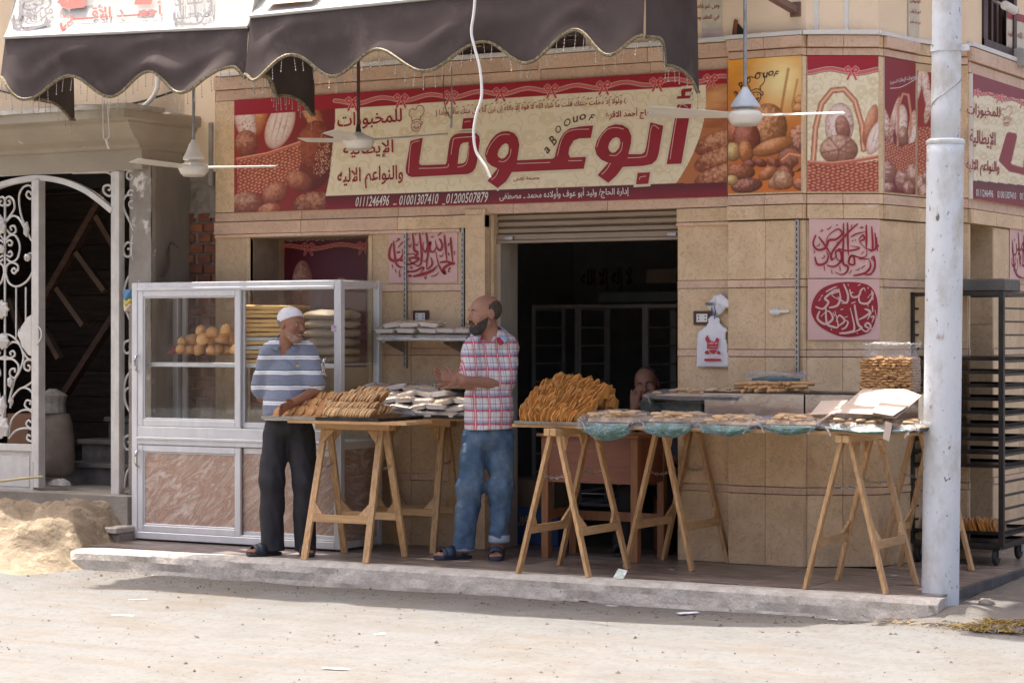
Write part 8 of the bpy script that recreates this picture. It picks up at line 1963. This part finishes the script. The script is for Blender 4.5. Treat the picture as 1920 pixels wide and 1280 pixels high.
# ------------------------------------------------ man with cap
P1=Person('old man in white skullcap, striped blue polo and black trousers at the left table',540,1040)
J=P1.J;t=P1.t
f=Field(axis(-.32,.32,.0062,((-.10,.15,.0042),)),axis(-.42,.28,.0062,((-.40,-.2,.0050),(-.12,.06,.0046))),axis(-.01,1.60,.008,((.0,.13,.006),(.82,.98,.0045),(1.27,1.58,.0036))))
hd1=head_tf(J(547,610,-.035),math.radians(50),math.radians(4),math.radians(4),.93)
neck=J(533,658,.02);add_head(f,hd1,neck,0,1.04,2)
sl,sr=J(503,664,.0),J(579,663,.01);el,wl=J(492,742,.09),J(520,775,.16);er,wr_=J(592,733,-.06),J(545,757,-.20)
f.cap(neck,J(540,700,.02),.06,.09,.05);f.ell(J(540,720,.02),(.125,.10,.16),None,.05);f.ell(J(540,790,.02),(.14,.11,.12),None,.05)
for s_,e_,w_ in((sl,el,wl),(sr,er,wr_)):f.cap(s_,e_,.047,.037,.03);f.cap(e_,w_,.037,.025,.02)
hand(f,wl,(.8,.1,-.5),(0,0,1),(0,1,0),.16,.1,.5)
hand(f,wr_,J(524,769,-.30)-wr_,(-.2,-.5,.1),(0,0,1),.165,.28,.18)
for hp,kn,an in((J(517,810,.02),J(512,905,-.0),J(512,1022,.0)),(J(562,810,.02),J(572,905,-.01),J(571,1018,.0))):f.cap(hp,kn,.08,.052,.03);f.cap(kn,an,.052,.036,.03)
foot(f,J(512,1020,0),J(520,1040,.02)*(1,1,0),J(466,1040,-.09)*(1,1,0));foot(f,J(571,1018,0),J(571,1036,.06)*(1,1,0),J(578,1044,-.15)*(1,1,0))
f.build('body',SK1,t)
def polo():
 k=NT('striped polo');v=coords(k);sp=k.n('ShaderNodeSeparateXYZ');k.l(v,sp.inputs[0]);nz=k.noise(v,9,3)
 z=k.math('ADD',sp.outputs[2],k.math('MULTIPLY',k.math('SUBTRACT',nz,.5),.012));fr_=k.math('FRACT',k.math('DIVIDE',k.math('ADD',z,.012),.098))
 def band(a,b):return k.math('MULTIPLY',k.math('GREATER_THAN',fr_,a),k.math('LESS_THAN',fr_,b))
 base=k.ramp(k.noise(v,120,2),[(.3,(.165,.19,.245)),(.7,(.215,.24,.30))]);c=k.mix(band(.10,.36),base,(.74,.74,.75));c=k.mix(band(.36,.41),c,(.03,.07,.09));c=k.mix(band(.20,.235),c,(.30,.32,.38));c=k.mix(band(.07,.10),c,(.12,.14,.2))
 p=k.n('ShaderNodeBsdfPrincipled');p.inputs['Roughness'].default_value=.85;k.l(c,p.inputs['Base Color']);p.inputs['Sheen Weight'].default_value=.2
 b=k.n('ShaderNodeBump');b.inputs['Distance'].default_value=.004;k.l(k.noise(v,30,6,.6,None,.6),b.inputs['Height']);k.l(b.outputs[0],p.inputs['Normal']);k.l(p.outputs[0],k.out.inputs[0]);return k.m
POLO=polo()
h_=.0068
g=Field(axis(-.32,.34,h_),axis(-.30,.26,h_),axis(.70,1.42,h_))
g.ell(J(540,715,.02),(.150,.122,.19),None,.05);g.ell(J(541,765,.01),(.163,.133,.14),None,.06);g.cap(J(512,658,.01),J(568,657,.015),.060,.060,.05);g.cap(J(524,648,.02),J(556,648,.02),.055,.055,.05);g.cap(J(540,770,.01),J(541,800,.01),.148,.150,.04)
g.cap(sl,J(489,728,.06),.062,.066,.035);g.cap(sr,sr+(er-sr)*.80,.062,.068,.035)
g.disp(fold(26,.0042,1.2));g.disp(fold(60,.0016,3.1,(.5,1,1.4)))
g.half(J(540,787,0),(0,0,-1));nb_=J(541,655,-.10)
g.cap(J(536,622,.0),J(542,655,-.10),.056,.030,.01,'s');g.cap(J(541,654,-.13),J(546,682,-.15),.026,.008,.006,'s')
d_=(er-sr)/np.linalg.norm(er-sr);
g.build('polo_shirt',POLO,t)
def collar(t,path,w,m,name='collar'):
 V=[];F=[]
 for(p,up,out)in path:p=np.array(p);V+=[tuple(p),tuple(p+np.array(up)),tuple(p+np.array(out))]
 n=len(path)
 for i in range(n-1):
  for j in(0,1):F.append([i*3+j,i*3+j+1,(i+1)*3+j+1,(i+1)*3+j])
 o=meshobj(name,V,F,m,t,smooth=True);s_=o.modifiers.new('solid','SOLIDIFY');s_.thickness=.005;return o
def collar_ring(P,t,cn,r0,m,a0,a1,n=18,h=.030,drop=.045,tilt=.035,ys=.95,name='collar'):
 path=[]
 for i in range(n+1):
  a=a0+(a1-a0)*i/n;u=abs(2*i/n-1);d=np.array((math.cos(a),math.sin(a)*ys,0));p=cn+d*r0+np.array((0,0,-tilt*(1-math.sin(a))*.5));path.append((p,d*.004+np.array((0,0,h*(1-.5*u))),d*(.040+.018*u)+np.array((0,0,-drop*(.25+.9*u**2)+.008))))
 return collar(t,path,.03,m,name)
PCOL=mat('polo collar',(.17,.20,.255),(.21,.24,.30),60,.85,bump=.001,bscale=200)
collar_ring(P1,t,J(538,629,.02),.068,PCOL,-1.15,PI+1.05+.1,h=.024,drop=.030,tilt=.075)
lg_=J(558,684,-.135);
LP_=Plane((0,0,0),(1,0,0),(0,0,1))
MB().prism([lg_+np.array(q)for q in((-.010,-.004,-.012),(.012,-.004,-.012),(.001,-.004,.012))],(0,.006,0)).build('shirt_emblem',simple('emblem yellow',(.5,.42,.12)),t);MB().lathe([(.001,-.007),(.006,0),(.001,.008)],tuple(lg_+np.array((0,-.006,.008))),8).build('shirt_emblem',simple('emblem red',(.5,.03,.07)),t)
BTR=mat('black trousers cloth',(.016,.015,.017),(.030,.028,.031),5,.8,bump=.003,bscale=26)
g=Field(axis(-.26,.28,h_),axis(-.22,.22,h_),axis(0,.92,h_*1.15))
g.ell(J(541,795,.01),(.150,.115,.10),None,.04)
for hp,kn,an,sx_ in((J(516,815,.02),J(510,900,-.0),J(511,1040,.0),-1),(J(564,815,.02),J(572,905,-.01),J(573,1040,.0),1)):g.cap(hp,kn,.088,.079,.03);g.cap(kn,an,.079,.074,.04)
g.disp(fold(20,.0048,5,(1.4,1,.6)));g.disp(fold(44,.0018,2,(1,1,.5)));g.half((0,0,.030),(0,0,-1));g.build('trousers',BTR,t)
SAND1=simple('dark blue sandal',(.025,.03,.045),.5)
sandal(P1,J(522,1040,.02)*(1,1,0),J(467,1040,-.09)*(1,1,0),SAND1);sandal(P1,J(571,1036,.06)*(1,1,0),J(578,1044,-.15)*(1,1,0),SAND1)
head_bits(t,hd1,HAIRG);H,R,s_=hd1
def hair_field(T,cx):
 H,R,s=T;c=H((0,0,0));r=.16;return Field(axis(c[0]-r,c[0]+r,.0042),axis(c[1]-r,c[1]+r,.0042),axis(c[2]-r,c[2]+r,.0042))
def local_half(g,T,p,n):H,R,s=T;g.half(H(p),R@np.array(n,float))
# skullcap
g=hair_field(hd1,0);g.ell(H((0,.020,.048)),np.array((.083,.103,.082))*s_,R,.01);local_half(g,hd1,(0,-.06,.062),(0,-.42,-.9));CAPM=mat('white crocheted cap',(.80,.79,.80),(.62,.60,.62),160,.9,bump=.002,bscale=320);g.build('skullcap',CAPM,t)
g=hair_field(hd1,0);g.ell(H((0,.026,.035)),np.array((.079,.095,.082))*s_,R,.01);local_half(g,hd1,(0,0,.058),(0,-.3,.95));local_half(g,hd1,(0,-.022,0),(0,-1,.15));local_half(g,hd1,(0,0,-.045),(0,0,-1));g.ell(H((.08,.01,0)),(.016,.022,.034),R,.006,'s');g.ell(H((-.08,.01,0)),(.016,.022,.034),R,.006,'s');g.build('hair',HAIRG,t)
def jaw_hair(T,name,m,off,up=(0,-.01,-.016),nrm=(0,-.43,.9),mouth=(.025,.03,.0135),noise=0):
 g=hair_field(T,0);H,R,s=T;E=lambda c,r,k=.012,op='u':g.ell(H(c),(np.array(r)+off*(op=='u'))*s,R,k*s,op)
 E((0,-.030,-.050),(.055,.058,.060),.025);E((0,-.025,.0),(.066,.070,.085),.03);E((0,-.062,-.094),(.026,.026,.022),.03)
 for q in(-1,1):
  g.cap(H((q*.052,-.005,-.055)),H((q*.022,-.060,-.094)),(.020+off)*s,(.018+off)*s,.03*s)
 if noise:g.disp(fold(170,noise,1));g.disp(fold(75,noise,4))
 local_half(g,T,up,nrm);local_half(g,T,(0,-.004,0),(0,1,-.25));local_half(g,T,(0,-.03,-.118-off),(0,0,-1));E((0,-.1,-.062),mouth,.006,'s');E((0,-.1,-.04),(.03,.03,.02),.006,'s')
 for q in(-1,1):E((q*.03,-.095,-.045),(.02,.03,.022),.01,'s')
 g.build(name,m,t_cur)
def facial(T,name,m,segs,noise=0,k=.008,hollow=None):
 g=hair_field(T,0);H,R,s=T
 for a,b,ra,rb in segs:
  for q in(-1,1):g.cap(H((a[0]*q,a[1],a[2])),H((b[0]*q,b[1],b[2])),ra*s,rb*s,k)
 if hollow:g.ell(H(hollow[0]),hollow[1],R,.004,'s')
 if noise:g.disp(fold(120,noise,1))
 return g.build(name,m,t_cur)
t_cur=t
jaw_hair(hd1,'stubble',STUB,.0006,up=(0,-.01,-.034))
facial(hd1,'moustache',mat('grey brown moustache',(.07,.05,.045),(.2,.17,.15),80,.8),[((0,-.0975,-.043),(.028,-.089,-.052),.0055,.004)],0,.003)
MB().tube([H((-.020,-.0885,-.058)),H((0,-.0925,-.062)),H((.022,-.0885,-.0575))],[.0015,.0045,.0015],6).build('teeth',TEETH,t,smooth=True);MB().tube([H((-.022,-.086,-.060)),H((0,-.0905,-.0685)),H((.023,-.086,-.0595))],[.002,.0042,.002],6).build('lower_lip',LIP,t,smooth=True)

# ------------------------------------------------ man in the plaid shirt
P2=Person('bald bearded man in a red plaid shirt and blue jeans gesturing with both hands',908,1047)
J=P2.J;t=P2.t;t_cur=t
f=Field(axis(-.42,.30,.0062,((-.42,-.12,.0045),(-.14,.13,.0045))),axis(-.42,.22,.0062,((-.40,-.18,.0046),(-.12,.12,.0046))),axis(-.01,1.74,.008,((.0,.13,.006),(1.05,1.20,.0042),(1.38,1.70,.0036))))
hd2=head_tf(J(908,590,.0),math.radians(-62),math.radians(2),0,1.03)
neck=J(925,645,.03);add_head(f,hd2,neck,.007,.98,1)
sl,sr=J(884,654,-.04),J(953,650,.05);el,wl=J(880,718,-.12),J(852,711,-.24);er,wr_=J(944,722,-.04),J(868,712,-.22)
f.cap(neck,J(918,690,.02),.062,.095,.05);f.ell(J(916,720,.01),(.125,.11,.17),None,.05);f.ell(J(916,780,.01),(.115,.09,.10),None,.05)
for s_,e_,w_ in((sl,el,wl),(sr,er,wr_)):f.cap(s_,e_,.050,.042,.03);f.cap(e_,w_,.043,.028,.02)
hand(f,wr_,J(812,716,-.30)-wr_,(.0,.2,1),(0,-1,.3),.185,.55,.12)
hand(f,wl,J(820,702,-.30)-wl,(.1,.5,.8),(0,.6,-.5),.175,.3,.22)
for hp,kn,an in((J(890,815,.0),J(878,915,-.02),J(868,1030,.0)),(J(936,815,.02),J(938,915,.0),J(934,1020,.0))):f.cap(hp,kn,.062,.050,.03);f.cap(kn,an,.050,.037,.03)
foot(f,J(868,1028,0),J(876,1046,.03)*(1,1,0),J(818,1046,-.07)*(1,1,0));foot(f,J(932,1024,0),J(932,1040,.08)*(1,1,0),J(929,1050,-.15)*(1,1,0))
f.build('body',SK2,t)
def plaid():
 k=NT('red blue plaid shirt');v=coords(k);sp=k.n('ShaderNodeSeparateXYZ');k.l(v,sp.inputs[0]);nz=k.noise(v,7,2);w=k.math('MULTIPLY',k.math('SUBTRACT',nz,.5),.012)
 def fr(ax,off,per):return k.math('FRACT',k.math('DIVIDE',k.math('ADD',k.math('ADD',sp.outputs[ax],off),w),per))
 def band(f,c,hw,soft=.02):d=k.math('ABSOLUTE',k.math('SUBTRACT',f,c));return k.math('DIVIDE',k.math('SUBTRACT',hw,d),soft,clamp=True)
 xx=k.math('ADD',k.math('MULTIPLY',sp.outputs[0],.9),k.math('MULTIPLY',sp.outputs[1],.35));fx=k.math('FRACT',k.math('DIVIDE',k.math('ADD',xx,5.0),.074));fz=k.math('FRACT',k.math('DIVIDE',k.math('ADD',k.math('ADD',sp.outputs[2],w),.02),.086))
 c=k.ramp(k.noise(v,60,2),[(.3,(.66,.62,.60)),(.7,(.74,.70,.67))])
 c=k.mix(k.math('MULTIPLY',band(fz,.42,.20,.12),.75),c,(.27,.31,.47));c=k.mix(k.math('MULTIPLY',band(fz,.30,.11,.06),.85),c,(.50,.045,.07));c=k.mix(k.math('MULTIPLY',band(fx,.30,.13,.03),.72),c,(.52,.05,.08));c=k.mix(k.math('MULTIPLY',band(fx,.30,.028,.01),.9),c,(.72,.66,.64));c=k.mix(k.math('MULTIPLY',band(fx,.62,.05,.02),.45),c,(.30,.33,.48))
 c=k.mix(k.math('MULTIPLY',band(fx,.80,.022,.01),.9),c,(.10,.03,.05));c=k.mix(k.math('MULTIPLY',band(fz,.80,.022,.01),.92),c,(.06,.035,.06));c=k.mix(k.math('MULTIPLY',band(fx,.12,.018,.01),.7),c,(.3,.05,.08))
 p=k.n('ShaderNodeBsdfPrincipled');p.inputs['Roughness'].default_value=.85;k.l(c,p.inputs['Base Color']);b=k.n('ShaderNodeBump');b.inputs['Distance'].default_value=.005;k.l(k.noise(v,24,6,.6,None,.8),b.inputs['Height']);k.l(b.outputs[0],p.inputs['Normal']);k.l(p.outputs[0],k.out.inputs[0]);return k.m
PLAID=plaid()
g=Field(axis(-.20,.28,h_),axis(-.26,.26,h_),axis(.74,1.52,h_))
g.ell(J(917,712,.01),(.155,.130,.20),None,.05);g.ell(J(916,765,.0),(.152,.128,.15),None,.06);g.cap(J(896,652,-.02),J(943,647,.04),.066,.066,.05);g.cap(J(908,636,.0),J(932,634,.03),.058,.058,.05);g.cap(J(917,770,.0),J(917,820,.0),.150,.155,.05)
g.cap(sl,el+(sl-el)*.12,.064,.070,.035);g.cap(sr,er+(sr-er)*.16,.066,.078,.035)
g.disp(fold(22,.0050,2.2));g.disp(fold(55,.0018,4.1,(.5,1,1.4)));g.half(J(917,804,0),(.03,0,-1))
g.cap(J(919,606,-.0),J(906,648,-.10),.060,.032,.01,'s');g.cap(J(903,645,-.12),J(898,670,-.15),.030,.010,.006,'s');g.build('plaid_shirt',PLAID,t)
BCOL=mat('light blue collar',(.36,.46,.62),(.42,.52,.68),60,.8);RCOL=simple('red collar lining',(.5,.03,.06),.8)
collar_ring(P2,t,J(919,614,.02),.070,RCOL,-1.05,PI+.9,h=.026,drop=.034,tilt=.085);collar_ring(P2,t,J(919,612,.02),.077,BCOL,-.80,PI+.62,h=.026,drop=.034,tilt=.085)
def jeans():
 k=NT('faded blue denim');v=coords(k);a=k.noise(v,4.5,5,.6);c=k.ramp(a,[(.32,(.045,.09,.165)),(.52,(.085,.145,.225)),(.70,(.19,.25,.31))]);s1=coords(k,(9,9,1));c=k.mix(.35,c,k.ramp(k.noise(s1,14,5,.7),[(.3,(.5,.55,.6)),(.7,(1.2,1.2,1.2))]),'MULTIPLY');sp_=k.noise(v,11,3);c=k.mix(k.math('MULTIPLY',k.math('SUBTRACT',sp_,.70,clamp=True),9,clamp=True),c,(.55,.56,.54))
 p=k.n('ShaderNodeBsdfPrincipled');p.inputs['Roughness'].default_value=.85;k.l(c,p.inputs['Base Color']);b=k.n('ShaderNodeBump');b.inputs['Distance'].default_value=.006;k.l(k.noise(v,20,6,.6,None,.8),b.inputs['Height']);k.l(b.outputs[0],p.inputs['Normal']);k.l(p.outputs[0],k.out.inputs[0]);return k.m
JEAN=jeans()
g=Field(axis(-.24,.24,h_),axis(-.2,.2,h_),axis(0,.92,h_*1.1));g.ell(J(915,815,.0),(.150,.120,.12),None,.04)
g.cap(J(891,825,.0),J(880,915,-.02),.090,.080,.03);g.cap(J(880,915,-.02),J(869,1040,0),.080,.066,.04);g.cap(J(938,825,.01),J(939,915,.0),.090,.074,.03);g.cap(J(939,915,.0),J(936,1010,.0),.074,.064,.04)
g.disp(fold(24,.0065,1,(1.3,1,.8)));g.disp(fold(50,.0022,6,(1,1,1.3)))
X=g.ax[0][:,None,None];Z=g.ax[2][None,None,:];cut=np.where(X<.02,.062,.115);g.D=np.maximum(g.D,(cut-Z)+0*g.D).astype(np.float32);g.build('jeans',JEAN,t)
CUFF=mat('light denim cuff',(.34,.40,.46),(.26,.32,.38),30,.9,bump=.002)
for(px,py,r_,z)in((870,1030,.068,.075),(936,1010,.065,.128)):c=J(px,py,0);MB().lathe([(r_*.93,-.022),(r_*1.06,-.026),(r_*1.09,-.01),(r_*1.06,.022),(r_*.95,.026)],(c[0],c[1],z),28,1,.95).build('trouser_cuff',CUFF,t,smooth=True)
SAND2=simple('navy sandal',(.03,.05,.085),.5)
sandal(P2,J(878,1046,.03)*(1,1,0),J(819,1046,-.07)*(1,1,0),SAND2);sandal(P2,J(932,1040,.08)*(1,1,0),J(929,1050,-.15)*(1,1,0),SAND2)
head_bits(t,hd2);H,R,s_=hd2
g=hair_field(hd2,0);g.ell(H((0,.0235,.032)),np.array((.0795,.094,.083))*s_,R,.01);local_half(g,hd2,(0,0,.076),(0,-.35,.94));local_half(g,hd2,(0,-.012,0),(0,-1,0));local_half(g,hd2,(0,0,-.065),(0,.35,-1))
for q in(-1,1):g.ell(H((q*.082,.008,0)),(.020,.026,.036),R,.006,'s')
g.disp(fold(140,.0010,1));HSH=mat('short cropped dark hair',(.050,.036,.028),(.11,.08,.06),70,.8,bump=.003,bscale=260);g.build('hair',HSH,t)
jaw_hair(hd2,'beard',HAIRB,.0048,noise=.0011);facial(hd2,'chin_tuft',HAIRB,[((0,-.0895,-.079),(0,-.083,-.095),.008,.011)],.0008)
facial(hd2,'moustache',HAIRB,[((0,-.1005,-.041),(.022,-.0925,-.048),.0072,.0058),((.022,-.0925,-.048),(.031,-.082,-.068),.0055,.0045)],.0006,.004)
MB().tube([H((-.019,-.083,-.062)),H((0,-.087,-.0635)),H((.019,-.083,-.062))],[.004,.0075,.004],6).build('open_mouth',MOUTH,t,smooth=True);MB().tube([H((-.017,-.086,-.071)),H((0,-.0915,-.0745)),H((.017,-.086,-.071))],[.003,.005,.003],6).build('lower_lip',LIP,t,smooth=True)

# ------------------------------------------------ seated man in the doorway
base=at(1205,1046,y=.62);
P3=Person('smiling man seated in the dark doorway behind the desk, cheek on his hand',1210,1046);P3.org=Vector((base.x,.62,0));P3.t.location=P3.org;P3.dep=(P3.org-CAM).dot(_F)
J=P3.J;t=P3.t;t_cur=t
f=Field(axis(-.34,.34,.0066,((-.16,.14,.0045),)),axis(-.55,.30,.0066,((-.2,.08,.0046),)),axis(-.01,1.36,.008,((1.0,1.34,.0038),)))
hd3=head_tf(J(1213,722,-.10),math.radians(-14),math.radians(6),math.radians(-8),1.0);neck=J(1222,770,-.02);add_head(f,hd3,neck,0,1.0,2)
sl,sr=J(1180,790,.0),J(1258,790,.02);el,wl=J(1172,850,-.18),J(1189,765,-.17);er,wr_=J(1272,860,-.05),J(1230,880,-.22)
f.cap(neck,J(1220,820,.0),.06,.10,.05);f.ell(J(1220,850,.02),(.15,.12,.18),None,.05);f.ell(J(1218,910,.05),(.17,.14,.12),None,.05)
for s_,e_,w_ in((sl,el,wl),(sr,er,wr_)):f.cap(s_,e_,.05,.04,.03);f.cap(e_,w_,.040,.027,.02)
hand(f,wl,J(1193,722,-.16)-wl,(.8,-.2,.1),(-1,-.4,0),.165,.15,.55);hand(f,wr_,(-.8,-.3,0),(0,0,1),(0,0,1),.17,.2,.2)
for hp,kn,an in((J(1195,915,.05),J(1178,925,-.36),J(1165,1030,-.40)),(J(1245,915,.05),J(1255,925,-.33),J(1250,1025,-.30))):f.cap(hp,kn,.08,.055,.03);f.cap(kn,an,.055,.037,.03)
f.build('body',SK3,t)
DSH=mat('dark charcoal shirt',(.03,.03,.036),(.045,.045,.055),8,.85,bump=.003,bscale=24)
g=Field(axis(-.32,.34,.008),axis(-.3,.28,.008),axis(.40,1.12,.008));g.ell(J(1220,850,.02),(.165,.135,.2),None,.05);g.ell(J(1218,910,.05),(.18,.15,.13),None,.05);g.cap(J(1195,793,.0),J(1245,793,.0),.065,.065,.05);g.cap(sl,el,.06,.055,.03);g.cap(sr,er,.06,.055,.03);g.disp(fold(24,.004,2));g.cap(J(1222,750,-.05),J(1220,790,-.14),.06,.03,.01,'s');g.build('shirt',DSH,t)
g=Field(axis(-.30,.32,.009),axis(-.55,.28,.009),axis(.02,.66,.009));g.ell(J(1218,925,.05),(.18,.15,.12),None,.05)
for hp,kn,an in((J(1195,915,.05),J(1178,925,-.36),J(1165,1030,-.40)),(J(1245,915,.05),J(1255,925,-.33),J(1250,1025,-.30))):g.cap(hp,kn,.092,.072,.03);g.cap(kn,an,.072,.062,.03)
g.disp(fold(20,.004,2));g.build('trousers',BTR,t)
for a,hd in(((1165,1034),-.40),((1250,1030),-.30)):c=J(a[0],a[1],hd);sandal(P3,np.array((c[0],c[1]+.06,0)),np.array((c[0]-.02,c[1]-.19,0)),SAND1)
head_bits(t,hd3);H,R,s_=hd3
g=hair_field(hd3,0);g.ell(H((0,.022,.038)),np.array((.0795,.096,.084))*s_,R,.01);local_half(g,hd3,(0,-.052,.075),(0,-.75,.55));local_half(g,hd3,(0,-.035,0),(0,-1,-.12));local_half(g,hd3,(0,0,-.06),(0,.2,-1))
for q in(-1,1):g.ell(H((q*.082,.008,0)),(.020,.026,.036),R,.006,'s')
g.build('hair',HSH,t);facial(hd3,'moustache',HAIRB,[((0,-.0975,-.042),(.024,-.090,-.050),.0045,.0035)],0,.003)
MB().tube([H((-.022,-.0875,-.0575)),H((0,-.0925,-.062)),H((.022,-.0875,-.0575))],[.0015,.004,.0015],6).build('teeth',TEETH,t,smooth=True)
stl=thing('stool','low wooden stool under the seated man behind the desk','stool',(base.x,.66,0));MB().box(base.x-.17,base.x+.17,.52,.84,.43,.455).build('seat',DESKL,stl)
for x in(-.15,.12):
 for y in(.54,.79):MB().box(base.x+x,base.x+x+.03,y,y+.03,0,.429).build('leg',DESKL,stl)
